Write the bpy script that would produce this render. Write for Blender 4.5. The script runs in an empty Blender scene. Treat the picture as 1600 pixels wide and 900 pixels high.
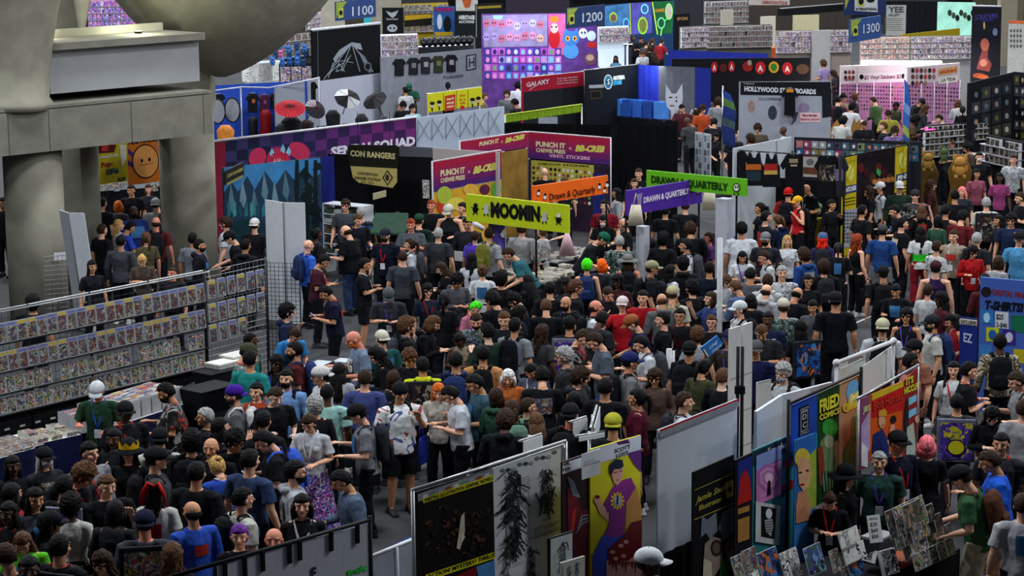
import bpy,bmesh,math,random
from mathutils import Vector,Matrix,noise
R = math.radians
random.seed(7)
scene = bpy.context.scene
C = scene.collection
# -- camera
H,FPX,ROLL = 8.7,3500.0,0.009
TH = math.atan(650.0/FPX)
FW = Vector((0,math.cos(TH),-math.sin(TH)))
U0 = Vector((0,math.sin(TH),math.cos(TH)))
R0 = Vector((1,0,0))
UP = U0*math.cos(ROLL)+R0*math.sin(ROLL)
RT = R0*math.cos(ROLL)-U0*math.sin(ROLL)
CAM = Vector((0,0,H))
cd = bpy.data.cameras.new('camera'); cam = bpy.data.objects.new('camera',cd); C.objects.link(cam)
cd.sensor_width = 36.0; cd.lens = FPX/1600*36; cd.clip_end = 600; cd.clip_start = .5
m3 = Matrix((RT,UP,-FW)).transposed()
cam.matrix_world = Matrix.Translation(CAM) @ m3.to_4x4()
scene.camera = cam
# -- light: high bay lamps of the hall
scene.view_settings.view_transform = 'Standard'
scene.view_settings.look = 'None'
scene.view_settings.exposure = 0.0
scene.view_settings.gamma = 1.0
scene.view_settings.use_curve_mapping = False
w = bpy.data.worlds.new('hall_ambience'); scene.world = w; w.use_nodes = True
w.node_tree.nodes['Background'].inputs[0].default_value = (.62,.72,.9,1)
w.node_tree.nodes['Background'].inputs[1].default_value = 0.05
LAMP_W = 1120
def area(name,loc,size,power,col=(.93,.97,1),rot=(0,0,0)):
  l = bpy.data.lights.new(name,'AREA'); l.energy = power; l.color = col; l.shape = 'RECTANGLE'; l.size,l.size_y = size
  o = bpy.data.objects.new(name,l); C.objects.link(o); o.location = loc; o.rotation_euler = rot
  return o
for ix in range(5):
  for iy in range(7):
    area('high_bay_lamp',(-24+ix*12+(iy%2)*4,26+iy*15,14.0),(2.4,2.4),LAMP_W*(1+.12*iy))

# -- projection helpers (photo pixel -> place)
def ray(px,py):
  return (FW*FPX+RT*(px-800)+UP*(450-py)).normalized()
def at(px,py,z=0.0):
  d = ray(px,py)
  return CAM+d*((z-H)/d.z)
def atd(px,py,dist):
  d = ray(px,py)
  return CAM+d*(dist/d.y)
def proj(p):
  v = Vector(p)-CAM
  k = FPX/v.dot(FW)
  return 800+v.dot(RT)*k,450-v.dot(UP)*k
def ppm(p):
  return FPX/(Vector(p)-CAM).dot(FW)
# -- materials
def lin(h):
  h = h.lstrip('#')
  if len(h) == 3: h = ''.join(c*2 for c in h)
  v = [int(h[i:i+2],16)/255 for i in (0,2,4)]
  return tuple(x/12.92 if x <= .04045 else ((x+.055)/1.055)**2.4 for x in v)+(1,)
_mc = {}
def mat(col,rough=.7,metal=0.0,var=.12,scale=9.0,emit=0.0,bump=0.0,alpha=None,trans=0.0):
  key = (col,rough,metal,var,scale,emit,bump,alpha,trans)
  if key in _mc: return _mc[key]
  m = bpy.data.materials.new('surface_' +col.lstrip('#')); m.use_nodes = True
  nt = m.node_tree; b = nt.nodes['Principled BSDF']; c = lin(col)
  b.inputs['Roughness'].default_value = rough; b.inputs['Metallic'].default_value = metal
  b.inputs['Specular IOR Level'].default_value = .3 if rough<.5 else .12
  if var>0:
    tc = nt.nodes.new('ShaderNodeTexCoord'); n = nt.nodes.new('ShaderNodeTexNoise'); n.inputs['Scale'].default_value = scale
    n.inputs['Detail'].default_value = 3
    r = nt.nodes.new('ShaderNodeValToRGB')
    r.color_ramp.elements[0].position = .3; r.color_ramp.elements[1].position = .7
    r.color_ramp.elements[0].color = tuple(x*(1-var) for x in c[:3])+(1,)
    r.color_ramp.elements[1].color = tuple(min(1,x*(1+var)) for x in c[:3])+(1,)
    nt.links.new(tc.outputs['Object'],n.inputs['Vector']); nt.links.new(n.outputs['Fac'],r.inputs['Fac'])
    nt.links.new(r.outputs['Color'],b.inputs['Base Color'])
    if bump:
      bp = nt.nodes.new('ShaderNodeBump'); bp.inputs['Strength'].default_value = bump; bp.inputs['Distance'].default_value = .03
      nt.links.new(n.outputs['Fac'],bp.inputs['Height']); nt.links.new(bp.outputs['Normal'],b.inputs['Normal'])
  else:
    b.inputs['Base Color'].default_value = c
  if emit:
    b.inputs['Emission Color'].default_value = c; b.inputs['Emission Strength'].default_value = emit
  if alpha is not None: b.inputs['Alpha'].default_value = alpha
  if trans: b.inputs['Transmission Weight'].default_value = trans
  _mc[key] = m
  return m
def busy(name,cols,scale=6.0,kind='voronoi',rough=.5,stretch=(1,1,1),dark=.35):
  """printed artwork: patches of the given colours, laid out differently on every object"""
  if name in _mc: return _mc[name]
  m = bpy.data.materials.new(name); m.use_nodes = True
  nt = m.node_tree; b = nt.nodes['Principled BSDF']; b.inputs['Roughness'].default_value = rough
  b.inputs['Specular IOR Level'].default_value = .3
  tc = nt.nodes.new('ShaderNodeTexCoord'); oi = nt.nodes.new('ShaderNodeObjectInfo')
  mp = nt.nodes.new('ShaderNodeMapping'); mp.inputs['Scale'].default_value = stretch
  mu = nt.nodes.new('ShaderNodeMath'); mu.operation = 'MULTIPLY'; mu.inputs[1].default_value = 57.0
  nt.links.new(oi.outputs['Random'],mu.inputs[0]); nt.links.new(mu.outputs[0],mp.inputs['Location'])
  nt.links.new(tc.outputs['Object'],mp.inputs['Vector'])
  n = nt.nodes.new('ShaderNodeTexNoise'); n.inputs['Scale'].default_value = scale*.8; n.inputs['Detail'].default_value = 2; n.inputs['Distortion'].default_value = .7
  v = nt.nodes.new('ShaderNodeTexVoronoi'); v.inputs['Scale'].default_value = scale
  nt.links.new(mp.outputs[0],n.inputs['Vector']); nt.links.new(mp.outputs[0],v.inputs['Vector'])
  sp = nt.nodes.new('ShaderNodeSeparateColor'); nt.links.new(v.outputs['Color'],sp.inputs[0])
  mx = nt.nodes.new('ShaderNodeMath'); mx.operation = 'MULTIPLY_ADD'
  nt.links.new(sp.outputs[0],mx.inputs[0]); mx.inputs[1].default_value = .55 if kind == 'voronoi' else .0
  nt.links.new(n.outputs['Fac'],mx.inputs[2])
  fr = nt.nodes.new('ShaderNodeMath'); fr.operation = 'FRACT'
  ad = nt.nodes.new('ShaderNodeMath'); ad.operation = 'MULTIPLY_ADD'; ad.inputs[1].default_value = 1.7
  nt.links.new(mx.outputs[0],ad.inputs[0]); nt.links.new(oi.outputs['Random'],ad.inputs[2]); nt.links.new(ad.outputs[0],fr.inputs[0])
  r = nt.nodes.new('ShaderNodeValToRGB'); r.color_ramp.interpolation = 'CONSTANT'
  els = r.color_ramp.elements
  for i,cc in enumerate(cols):
    e = els[i] if i<2 else els.new(i/len(cols))
    e.position = i/len(cols); e.color = lin(cc)
  nt.links.new(fr.outputs[0],r.inputs['Fac']); nt.links.new(r.outputs['Color'],b.inputs['Base Color'])
  _mc[name] = m
  return m
COVER = lambda: busy('comic_artwork',['1a1c2a','7a3a34','31456c','9c8a5a','2a2a30','5d6a5a','a8a49c','5a4a5a','3a3f55','2f3a4a','8a5a3a'],13)
COVER2 = lambda: busy('bright_comic_artwork',['c8c4bc','98453c','3f5a80','b89a4a','22242c','587a4f','a8a298','6a3a4a','3a3c46','3a6a76'],13)
DARKART = lambda: busy('dark_artwork',['101014','3a1a16','1c2433','6a5a3a','0c0c10','2c3a2a','8a8478','141018'],7)
PURPLEART = lambda: busy('purple_artwork',['4a2f9a','3a2478','6a4ac0','2a1c5a','5a3aa8','b8b02a','40308a'],7)
BLUEART = lambda: busy('blue_artwork',['163a78','1f5aa0','0f2450','2f7ac0','b8642a','0c1830'],7)
MANGA = lambda: busy('ink_artwork',['d8d8d4','e6e6e2','2a2a2e','d0d0cc','8a8a88','e0e0dc'],12,'noise')
PINKART = lambda: busy('pink_artwork',['c46ab8','8a4ac8','e08ac0','4a5ad0','d8d0e8','5a2f90'],5)
MERCH = lambda: busy('merchandise_artwork',['20222c','d8d4d0','b06a7a','3a5a8a','c8a878','2a2c36','7a5ab0','e8e4e0'],11)
WHITE,BLACK = 'e4e6ea','0c0d10'
def steel(): return mat('9a9ca0',.35,.8,.05)
def blk(): return mat('0d0e11',.6,0,.1)
# -- mesh builder
class MB:
  def __init__(s): s.v = []; s.f = []; s.m = []; s.ms = []; s.sm = []
  def mi(s,m):
    if m not in s.ms: s.ms.append(m)
    return s.ms.index(m)
  def add(s,vs,fs,m,smooth=False):
    b = len(s.v); i = s.mi(m)
    s.v += [Vector(v) for v in vs]
    for f in fs: s.f.append([b+k for k in f]); s.m.append(i); s.sm.append(smooth)
  def box(s,c,size,m,ax=None):
    """box about centre c; ax = (ex, ey, ez) unit vectors"""
    ex,ey,ez = ax or (Vector((1,0,0)),Vector((0,1,0)),Vector((0,0,1)))
    c = Vector(c); hx,hy,hz = (k/2 for k in size)
    vs = [c+ex*(a*hx)+ey*(b*hy)+ez*(d*hz) for a,b,d in ((-1,-1,-1),(1,-1,-1),(1,1,-1),(-1,1,-1),(-1,-1,1),(1,-1,1),(1,1,1),(-1,1,1))]
    s.add(vs,[(0,3,2,1),(4,5,6,7),(0,1,5,4),(1,2,6,5),(2,3,7,6),(3,0,4,7)],m)
  def tube(s,pts,r,m,n=8,caps=True,smooth=True):
    pts = [Vector(p) for p in pts]; rs = r if isinstance(r,(list,tuple)) else [r]*len(pts)
    rings = []; pu = None
    for i,p in enumerate(pts):
      t = (pts[min(i+1,len(pts)-1)]-pts[max(i-1,0)])
      t = t.normalized() if t.length>1e-9 else Vector((0,0,1))
      u = pu-t*pu.dot(t) if pu is not None else None
      if u is None or u.length<1e-4:
        a = Vector((1,0,0)) if abs(t.x)<.8 else Vector((0,1,0)); u = a-t*a.dot(t)
      u.normalize(); pu = u; w_ = t.cross(u)
      rr = rs[i] if isinstance(rs[i],(tuple,list)) else (rs[i],rs[i])
      rings.append([p+u*(rr[0]*math.cos(2*math.pi*k/n))+w_*(rr[1]*math.sin(2*math.pi*k/n)) for k in range(n)])
    vs = [v for rg in rings for v in rg]; fs = []
    for i in range(len(rings)-1):
      for k in range(n):
        a = i*n+k; b = i*n+(k+1)%n; fs.append((a,b,b+n,a+n))
    if caps: fs.append(tuple(range(n-1,-1,-1))); fs.append(tuple((len(rings)-1)*n+k for k in range(n)))
    s.add(vs,fs,m,smooth)
  def ell(s,c,rad,m,mx=None,nu=14,nv=9,fn=None,smooth=True):
    """ellipsoid; fn(dir) gives a radial factor; mx a 3x3 orientation"""
    c = Vector(c); vs = []; fs = []
    for j in range(nv+1):
      ph = math.pi*j/nv
      for k in range(nu):
        t = 2*math.pi*k/nu
        d = Vector((math.sin(ph)*math.cos(t),math.sin(ph)*math.sin(t),math.cos(ph)))
        q = fn(d) if fn else 1.0
        p = Vector((d.x*rad[0]*q,d.y*rad[1]*q,d.z*rad[2]*q))
        if mx is not None: p = mx @ p
        vs.append(c+p)
    for j in range(nv):
      for k in range(nu):
        a = j*nu+k; b = j*nu+(k+1)%nu
        if j == 0: fs.append((a,a+nu,b+nu))
        elif j == nv-1: fs.append((a,a+nu,b))
        else: fs.append((a,a+nu,b+nu,b))
    s.add(vs,fs,m,smooth)
  def quad(s,a,b,c,d,m): s.add([a,b,c,d],[(0,1,2,3)],m)
  def mesh(s,name,org=Vector((0,0,0)),inv=None):
    me = bpy.data.meshes.new(name)
    vs = [(inv @ v) if inv is not None else v-org for v in s.v]
    me.from_pydata([tuple(v) for v in vs],[],s.f)
    for m in s.ms: me.materials.append(m)
    me.polygons.foreach_set('material_index',s.m)
    me.polygons.foreach_set('use_smooth',s.sm)
    me.update()
    return me
  def build(s,name,parent=None,label=None,cat=None,group=None,kind=None,org=None):
    if parent is not None:
      me = s.mesh(name,inv=parent.matrix_world.inverted())
      o = bpy.data.objects.new(name,me); C.objects.link(o); o.parent = parent
    else:
      if org is None:
        n = len(s.v); org = Vector((sum(v.x for v in s.v)/n,sum(v.y for v in s.v)/n,min(v.z for v in s.v)))
      me = s.mesh(name,Vector(org))
      o = bpy.data.objects.new(name,me); C.objects.link(o); o.location = org; o.matrix_world = Matrix.Translation(org)
    tag(o,label,cat,group,kind)
    return o
def tag(o,label=None,cat=None,group=None,kind=None):
  if label: o['label'] = label
  if cat: o['category'] = cat
  if group: o['group'] = group
  if kind: o['kind'] = kind
  return o
def thing(name,loc,label,cat,group=None,rz=0.0):
  o = bpy.data.objects.new(name,None); C.objects.link(o); o.empty_display_size = .2
  o.location = loc; o.rotation_euler = (0,0,rz)
  o.matrix_world = Matrix.Translation(Vector(loc)) @ Matrix.Rotation(rz,4,'Z')
  return tag(o,label,cat,group)
# -- lettering
_tc = {}
def glyphs(txt,bold=0.0):
  key = (txt,bold)
  if key not in _tc:
    cu = bpy.data.curves.new('lettering','FONT'); cu.body = txt; cu.resolution_u = 2; cu.offset = bold; cu.fill_mode = 'FRONT'
    o = bpy.data.objects.new('lettering',cu)
    me = o.to_mesh()
    vs = [v.co.copy() for v in me.vertices]; fs = [tuple(p.vertices) for p in me.polygons]
    o.to_mesh_clear(); bpy.data.objects.remove(o); bpy.data.curves.remove(cu)
    _tc[key] = (vs,fs)
  return _tc[key]
# -- upright panels set out from the photo
class Pan:
  """an upright plane through two points of its top edge"""
  def __init__(s,a,b,z,z2=None):
    s.z = z; s.P = at(a[0],a[1],z); Q = at(b[0],b[1],z if z2 is None else z2)
    d = Q-s.P; d.z = 0; s.L = d.length; s.e = d.normalized()
    s.n = Vector((-s.e.y,s.e.x,0))
    if s.n.dot(CAM-s.P)<0: s.n = -s.n
    s.up = Vector((0,0,1)); s.b = None
  def shifted(s,k):
    q = object.__new__(Pan); q.__dict__.update(s.__dict__); q.P = s.P+s.n*k; return q
  def sz(s,px,py):
    d = ray(px,py); t = (s.P-CAM).dot(s.n)/d.dot(s.n); p = CAM+d*t
    return (p-s.P).dot(s.e),p.z
  def w(s,px,py,lift=0.0):
    a,z = s.sz(px,py); return s.pt(a,z,lift)
  def pt(s,a,z,lift=0.0):
    p = s.P+s.e*a+s.n*lift; p.z = z; return p
  def board(s,mb,m,z0,a0=0.0,a1=None,z1=None,t=.03):
    a1 = s.L if a1 is None else a1; z1 = s.z if z1 is None else z1
    mb.box(s.pt((a0+a1)/2,(z0+z1)/2,-t/2),(a1-a0,t,z1-z0),m,(s.e,s.n,s.up))
  def cloth(s,mb,m,z0,a0=0.0,a1=None,z1=None,fold=.03,freq=9.0,lift=0.0,seed=0):
    a1 = s.L if a1 is None else a1; z1 = s.z if z1 is None else z1
    n = max(6,int((a1-a0)*freq*2)); n = min(n,260); vs = []; fs = []
    for k in range(n+1):
      a = a0+(a1-a0)*k/n
      for j in range(4):
        z = z1+(z0-z1)*j/3
        w_ = fold*(math.sin(k*math.pi/2+seed)+.5*math.sin(k*.73+seed))*(.5+j/6)
        vs.append(s.pt(a,z,lift+w_))
    for k in range(n):
      for j in range(3):
        a = k*4+j; fs.append((a,a+1,a+5,a+4))
    mb.add(vs,fs,m,True)
  def poly(s,mb,pts,m,lift=.004):
    mb.add([s.w(x,y,lift) for x,y in pts],[tuple(range(len(pts)))],m)
  def oval(s,mb,x,y,rx,ry,m,lift=.006,n=20,rot=0.0):
    pts = []
    for k in range(n):
      t = 2*math.pi*k/n; a,b = rx*math.cos(t),ry*math.sin(t)
      pts.append((x+a*math.cos(rot)-b*math.sin(rot),y+a*math.sin(rot)+b*math.cos(rot)))
    s.poly(mb,pts,m,lift)
  def line(s,mb,pts,wd,m,lift=.008):
    for (x0,y0),(x1,y1) in zip(pts[:-1],pts[1:]):
      l = math.hypot(x1-x0,y1-y0) or 1; nx,ny = -(y1-y0)/l*wd/2,(x1-x0)/l*wd/2
      s.poly(mb,[(x0+nx,y0+ny),(x1+nx,y1+ny),(x1-nx,y1-ny),(x0-nx,y0-ny)],m,lift)
  def text(s,mb,txt,bl,br,h,m,bold=.02,lift=.012,slant=0.0):
    """lettering from the bottom-left pixel to the bottom-right pixel, h pixels high"""
    vs,fs = glyphs(txt,bold)
    if not vs: return
    x0 = min(v.x for v in vs); x1 = max(v.x for v in vs); y0 = 0.0; y1 = .73
    A = s.w(*bl,lift); B = s.w(*br,lift); T = s.w(bl[0]+slant*h,bl[1]-h,lift)
    ex = (B-A)/max(1e-6,x1-x0); ey = (T-A)/(y1-y0)
    mb.add([A+ex*(v.x-x0)+ey*(v.y-y0) for v in vs],fs,m)
  def grid(s,mb,m,z0,dx,r=.004,a0=0.0,a1=None,z1=None,lift=0.0):
    a1 = s.L if a1 is None else a1; z1 = s.z if z1 is None else z1
    n = max(1,round((a1-a0)/dx)); k = max(1,round((z1-z0)/dx))
    for i in range(n+1): mb.tube([s.pt(a0+(a1-a0)*i/n,z0,lift),s.pt(a0+(a1-a0)*i/n,z1,lift)],r,m,4,smooth=False)
    for i in range(k+1): mb.tube([s.pt(a0,z0+(z1-z0)*i/k,lift+2*r),s.pt(a1,z0+(z1-z0)*i/k,lift+2*r)],r,m,4,smooth=False)
# == PEOPLE
V = Vector
def remesh(mb,vox,smooth=2):
  me0 = mb.mesh('t'); o = bpy.data.objects.new('t',me0); C.objects.link(o)
  md = o.modifiers.new('r','REMESH'); md.mode = 'VOXEL'; md.voxel_size = vox; md.use_smooth_shade = True
  if smooth:
    sm = o.modifiers.new('s','SMOOTH'); sm.factor = .5; sm.iterations = smooth
  dg = bpy.context.evaluated_depsgraph_get(); dg.update()
  me = bpy.data.meshes.new_from_object(o.evaluated_get(dg))
  bpy.data.objects.remove(o); bpy.data.meshes.remove(me0)
  me.materials.clear()
  return me
# pose: elbow/wrist targets for the left(-1) and right(+1) arm, torso lean, legs
# each arm: (elbow offset from shoulder, hand offset from shoulder, finger direction)
PO = {
 'relax': dict(l=((-.06,-.02,-.28),(-.09,.06,-.53)),r=((.06,-.02,-.28),(.09,.06,-.53))),
 'phone': dict(l=((-.07,.03,-.27),(.09,.22,-.22)),r=((.07,.02,-.27),(-.09,.23,-.20)),tilt=30,lean=4),
 'fold': dict(l=((-.07,.06,-.26),(.15,.20,-.17)),r=((.07,.06,-.26),(-.16,.22,-.22)),tilt=6),
 'reach': dict(l=((-.05,.02,-.28),(.02,.20,-.36)),r=((.07,.12,-.25),(.04,.36,-.34)),tilt=22,lean=10),
 'strap': dict(l=((-.09,.02,-.27),(.02,.16,-.06)),r=((.06,-.02,-.28),(.09,.06,-.53)),tilt=4),
 'walk': dict(l=((-.06,-.12,-.25),(-.08,-.10,-.51)),r=((.06,.10,-.26),(.05,.28,-.42)),step=.26,lean=4),
 'carry': dict(l=((-.06,-.02,-.28),(-.04,.20,-.34)),r=((.06,-.02,-.28),(.09,.03,-.53)),tilt=12),
 'raise': dict(l=((-.06,-.02,-.28),(-.09,.06,-.53)),r=((.13,.14,-.16),(.05,.26,.07)),tilt=-4),
 'lean': dict(l=((-.07,.12,-.25),(-.02,.33,-.36)),r=((.07,.12,-.25),(.02,.35,-.36)),tilt=26,lean=30),
 'hold': dict(l=((-.07,.02,-.27),(.03,.25,-.27)),r=((.07,.03,-.27),(.00,.27,-.20)),tilt=20,lean=3),
 'sit': dict(l=((-.06,.04,-.27),(.02,.26,-.30)),r=((.06,.04,-.27),(-.02,.26,-.30)),tilt=22,lean=8,sit=1),
}
_rig = {}
def rig(pose,sex,yaw):
  key = (pose,sex,yaw)
  if key in _rig: return _rig[key]
  p = PO[pose]; lean = R(p.get('lean',0)); g = {}
  sit = p.get('sit',0); pz = .95 if not sit else .52
  sw = .196 if sex != 'f' else .166
  Lm = Matrix.Rotation(-lean,3,'X')
  base = V((0,-.28*math.sin(lean),pz))
  T = lambda x,y,z: base+Lm @ V((x,y,z-.95))
  g['base'] = base; g['Lm'] = Lm; g['T'] = T
  g['chest'] = T(0,0,1.3); g['neck'] = T(0,-.005,1.47)
  tilt = p.get('tilt',0)
  Hm = Matrix.Rotation(R(yaw),3,'Z') @ Matrix.Rotation(-R(tilt)-lean*.5,3,'X')
  g['Hm'] = Hm; g['head'] = g['neck']+Hm @ V((0,.03,.155))
  for s,k in ((-1,'l'),(1,'r')):
    sh = T(s*sw,0,1.385); e,h = p[k]
    el = sh+Lm @ V(e)*1.0; hd = sh+V(h)+(Lm @ V(h)-V(h))*.5
    g['sh' +k] = sh; g['el' +k] = el; g['wr' +k] = hd
    hip = base+V((s*.09,0,-.03)); st = p.get('step',0)*s
    if sit: kn = hip+V((s*.06,.44,.0)); an = V((kn.x,kn.y-.02,.08))
    else:
      kn = V((s*.105,st*.55+.02,.50)); an = V((s*.115,st-.02,.085+(.05 if st<0 else 0)))
    g['hip' +k] = hip; g['kn' +k] = kn; g['an' +k] = an
  _rig[key] = g
  return g
HR = (.078,.098,.118)
def face_mats(skin,hair):
  return [skin,mat('1a1412',.3,0,0),mat('9a9088',.4,0,0),tinted('brow'),tinted('lips')]
_bm = {}
LO = [False]
def body_mesh(pose,sex,yaw):
  key = (pose,sex,yaw,LO[0])
  if key in _bm: return _bm[key]
  g = rig(pose,sex,yaw); m = blk(); b = MB(); T = g['T']; Hm = g['Hm']; hc = g['head']
  wf = 1.0 if sex != 'f' else .88
  b.tube([T(0,0,.86),T(0,.005,.95),T(0,.012,1.08),T(0,.015,1.22),T(0,.01,1.33),T(0,0,1.42),T(0,-.01,1.46)],
       [(.11*1.2,.09),(.165,.115),(.135*wf,.10),(.155*wf,.115),(.165*wf,.11),(.13*wf,.08),(.06,.055)],m,14)
  b.tube([T(0,-.01,1.42),g['neck'],hc-Hm @ V((0,.015,.05))],[.062*wf,.055*wf,.052*wf],m,10)
  # head: skull, jaw, nose, ears
  b.ell(hc+Hm @ V((0,-.008,.02)),(.076,.094,.094),m,Hm,20,14)
  b.ell(hc+Hm @ V((0,.02,-.045)),(.056,.066,.070),m,Hm,18,12)
  b.ell(hc+Hm @ V((0,.062,-.095)),(.024,.022,.018),m,Hm,10,8)
  b.tube([hc+Hm @ V((0,.082,.018)),hc+Hm @ V((0,.108,-.026)),hc+Hm @ V((0,.086,-.034))],[.009,.015,.012],m,8)
  for s in (-1,1):
    b.ell(hc+Hm @ V((s*.077,-.004,-.012)),(.011,.018,.030),m,Hm,8,8)
    b.ell(hc+Hm @ V((s*.034,.074,.034)),(.026,.012,.008),m,Hm,8,6)
    b.ell(hc+Hm @ V((s*.042,.058,-.028)),(.024,.020,.022),m,Hm,8,6)
  for s,k in ((-1,'l'),(1,'r')):
    sh,el,wr = g['sh' +k],g['el' +k],g['wr' +k]
    b.tube([T(s*.10,0,1.39),sh,sh.lerp(el,.5),el,el.lerp(wr,.3),wr],[.06,.054*wf,.047*wf,.040*wf,.042*wf,.026],m,10)
    d = (wr-el).normalized()
    # palm and fingers
    side = d.cross(V((0,0,1)) if abs(d.z)<.8 else V((0,1,0))).normalized(); nrm = d.cross(side)
    if abs(d.z)>.8: side,nrm = V((0,1,0))-d*d.y,V((s,0,0))
    side.normalize(); pc = wr+d*.045
    b.tube([wr-d*.01,wr+d*.03,wr+d*.085],[(.026,.018),(.040,.016),(.042,.013)],m,10) if False else \
      b.box(pc+d*.005,(.080,.024,.085),m,(side,d.cross(side),d))
    inner = -s if abs(d.z)>.8 else -1
    cur = V((-s*.5,.15,0)) if abs(d.z)>.8 else V((0,0,-.6))
    for i,ln in enumerate((.068,.078,.073,.056)):
      o_ = (i-1.5)*.0235
      p0 = pc+side*(-o_)+d*.035
      p1 = p0+d*ln*.5+cur*.010-side*o_*.12
      p2 = p1+(d*.8+cur*.6).normalized()*ln*.35; p3 = p2+(d*.4+cur).normalized()*ln*.28
      b.tube([p0,p1,p2,p3],[.0095,.009,.0085,.007],m,6)
    t0 = pc+side*.030-d*.02; t1 = t0+side*.03+d*.02+cur*.01; t2 = t1+d*.03+side*.008
    b.tube([t0,t1,t2],[.013,.011,.009],m,6)
    hp,kn,an = g['hip' +k],g['kn' +k],g['an' +k]
    b.tube([hp+V((0,0,.03)),hp.lerp(kn,.35),kn,kn.lerp(an,.35),an],[.085,.078,.055,.056,.036],m,12)
    b.tube([an+V((0,-.03,-.03)),an+V((0,.06,-.045)),an+V((0,.16,-.06))],[.035,.036,.026],m,8)
  me = remesh(b,.0066 if not LO[0] else .017,2 if not LO[0] else 1)
  # paint eyes, brows and lips into the one surface
  inv = Hm.inverted(); idx = []
  for p in me.polygons:
    c = inv @ (p.center-hc); k = 0
    if c.y>.05 and abs(c.x)<.06 and -.12<c.z<.07:
      for s in (-1,1):
        ex,ez = (c.x-s*.031),c.z-.010
        if (ex/.0085)**2+(ez/.0062)**2<1: k = 1
        elif (ex/.015)**2+(ez/.0075)**2<1: k = 2
        if abs(c.x-s*.033)<.020 and abs(c.z-.036+abs(c.x-s*.03)*.15)<.0042: k = 3
      if (c.x/.024)**2+((c.z+.062)/.008)**2<1: k = 4
    idx.append(k)
  for i in range(5): me.materials.append(None)
  me.polygons.foreach_set('material_index',idx)
  me.name = 'body'; _bm[key] = me
  return me
_gm = {}
def wrinkle(me,amp,sc=11.0,seed=0.0):
  ns = [v.normal.copy() for v in me.vertices]
  out = []
  for v,n_ in zip(me.vertices,ns):
    c = v.co; k = noise.noise(V((c.x*sc,c.y*sc,c.z*sc*.6+seed)))*amp
    out += [c.x+n_.x*k,c.y+n_.y*k,c.z+n_.z*k]
  me.vertices.foreach_set('co',out); me.update()
def garment(kind,pose,sex):
  key = (kind,pose,sex,LO[0])
  if key in _gm: return _gm[key]
  g = rig(pose,sex,0); b = MB(); m = blk(); T = g['T']; wf = 1.0 if sex == 'm' else (.90 if sex == 'f' else 1.22)
  bf = 1.0 if sex != 'h' else 1.38
  if kind in ('tee','long','tank','hood','dress'):
    z0 = .83 if kind != 'tank' else .87
    pts = [T(0,0,z0),T(0,.005,.93),T(0,.012+.03*(bf-1),1.06),T(0,.015+.03*(bf-1),1.2),T(0,.01,1.32),T(0,0,1.41),T(0,-.008,1.455)]
    rr = [(.188*wf,.138*bf),(.184*wf,.138*bf),(.165*wf,.130*bf),(.178*wf,.138*bf),(.188*wf,.134),(.158,.104),(.080,.076)]
    if sex == 'f': rr[2] = (.142,.118); rr[3] = (.160,.136)
    if kind == 'tank': rr[5] = (.120,.098); rr[4] = (.172,.140); rr[3] = (rr[3][0],rr[3][1]+.01)
    b.tube(pts,rr,m,16)
    if sex == 'f' and kind != 'hood':
      for s in (-1,1): b.ell(T(s*.068,.095,1.27),(.068,.055,.062),m,g['Lm'],10,8)
    for s,k in ((-1,'l'),(1,'r')):
      sh,el,wr = g['sh' +k],g['el' +k],g['wr' +k]; w2 = 1.0 if sex != 'f' else .88
      if kind in ('tee','dress'):
        b.tube([T(s*.06,0,1.385),sh.lerp(T(s*.06,0,1.385),.35),sh,sh.lerp(el,.35),sh.lerp(el,.74)],[.070*w2,.074*w2,.073*w2,.068*w2,.077*w2],m,12)
      elif kind in ('long','hood'):
        b.tube([T(s*.06,0,1.385),sh,sh.lerp(el,.5),el,el.lerp(wr,.5),el.lerp(wr,.93)],[.070*w2,.073*w2,.063*w2,.058*w2,.052,.042],m,12)
    if kind == 'hood':
      b.tube([T(-.09,-.03,1.46),T(-.05,-.10,1.44),T(.05,-.10,1.44),T(.09,-.03,1.46)],[.035,.05,.05,.035],m,10)
    if kind == 'dress':
      b.tube([T(0,0,.98),T(0,0,.80),V((0,0,.55)),V((0,0,.46))],[(.17,.13),(.22,.18),(.30,.25),(.32,.27)],m,18)
  elif kind in ('pants','shorts'):
    b.tube([g['base']+V((0,0,.07)),g['base'],g['base']+V((0,0,-.10))],[(.160*wf,.118*bf),(.180*wf,.128*bf),(.165*wf,.115)],m,16)
    for k in 'lr':
      hp,kn,an = g['hip' +k],g['kn' +k],g['an' +k]
      if kind == 'pants':
        b.tube([hp,hp.lerp(kn,.4),kn,kn.lerp(an,.5),kn.lerp(an,.95)],[.104*wf,.096,.076,.072,.068],m,12)
      else:
        b.tube([hp,hp.lerp(kn,.5),hp.lerp(kn,.93)],[.106*wf,.104,.098],m,12)
  elif kind == 'skirt':
    b.tube([g['base']+V((0,0,.06)),g['base']+V((0,0,-.1)),V((0,.02,.45)),V((0,.02,.18))],[(.15,.115),(.19,.15),(.27,.24),(.33,.30)],m,22)
  me = remesh(b,.011 if not LO[0] else .024,3 if not LO[0] else 1)
  wrinkle(me,.010 if kind not in ('pants',) else .008); wrinkle(me,.004,30)
  me.name = kind; _gm[key] = me
  return me
_sm = {}
def shoe_mesh():
  if 'shoe' not in _sm:
    b = MB(); m = blk()
    b.tube([(0,-.09,.035),(0,-.02,.045),(0,.06,.04),(0,.15,.028),(0,.175,.022)],[(.038,.034),(.042,.042),(.045,.036),(.042,.026),(.02,.015)],m,12)
    b.tube([(0,-.05,.04),(0,-.045,.10)],[(.042),(.040)],m,10)
    b.box((0,.035,.010),(.088,.28,.02),m)
    _sm['shoe'] = remesh(b,.012,1)
  return _sm['shoe']
def hn(d,sc=6.0): return noise.noise(d*sc)
_hm = {}
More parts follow.
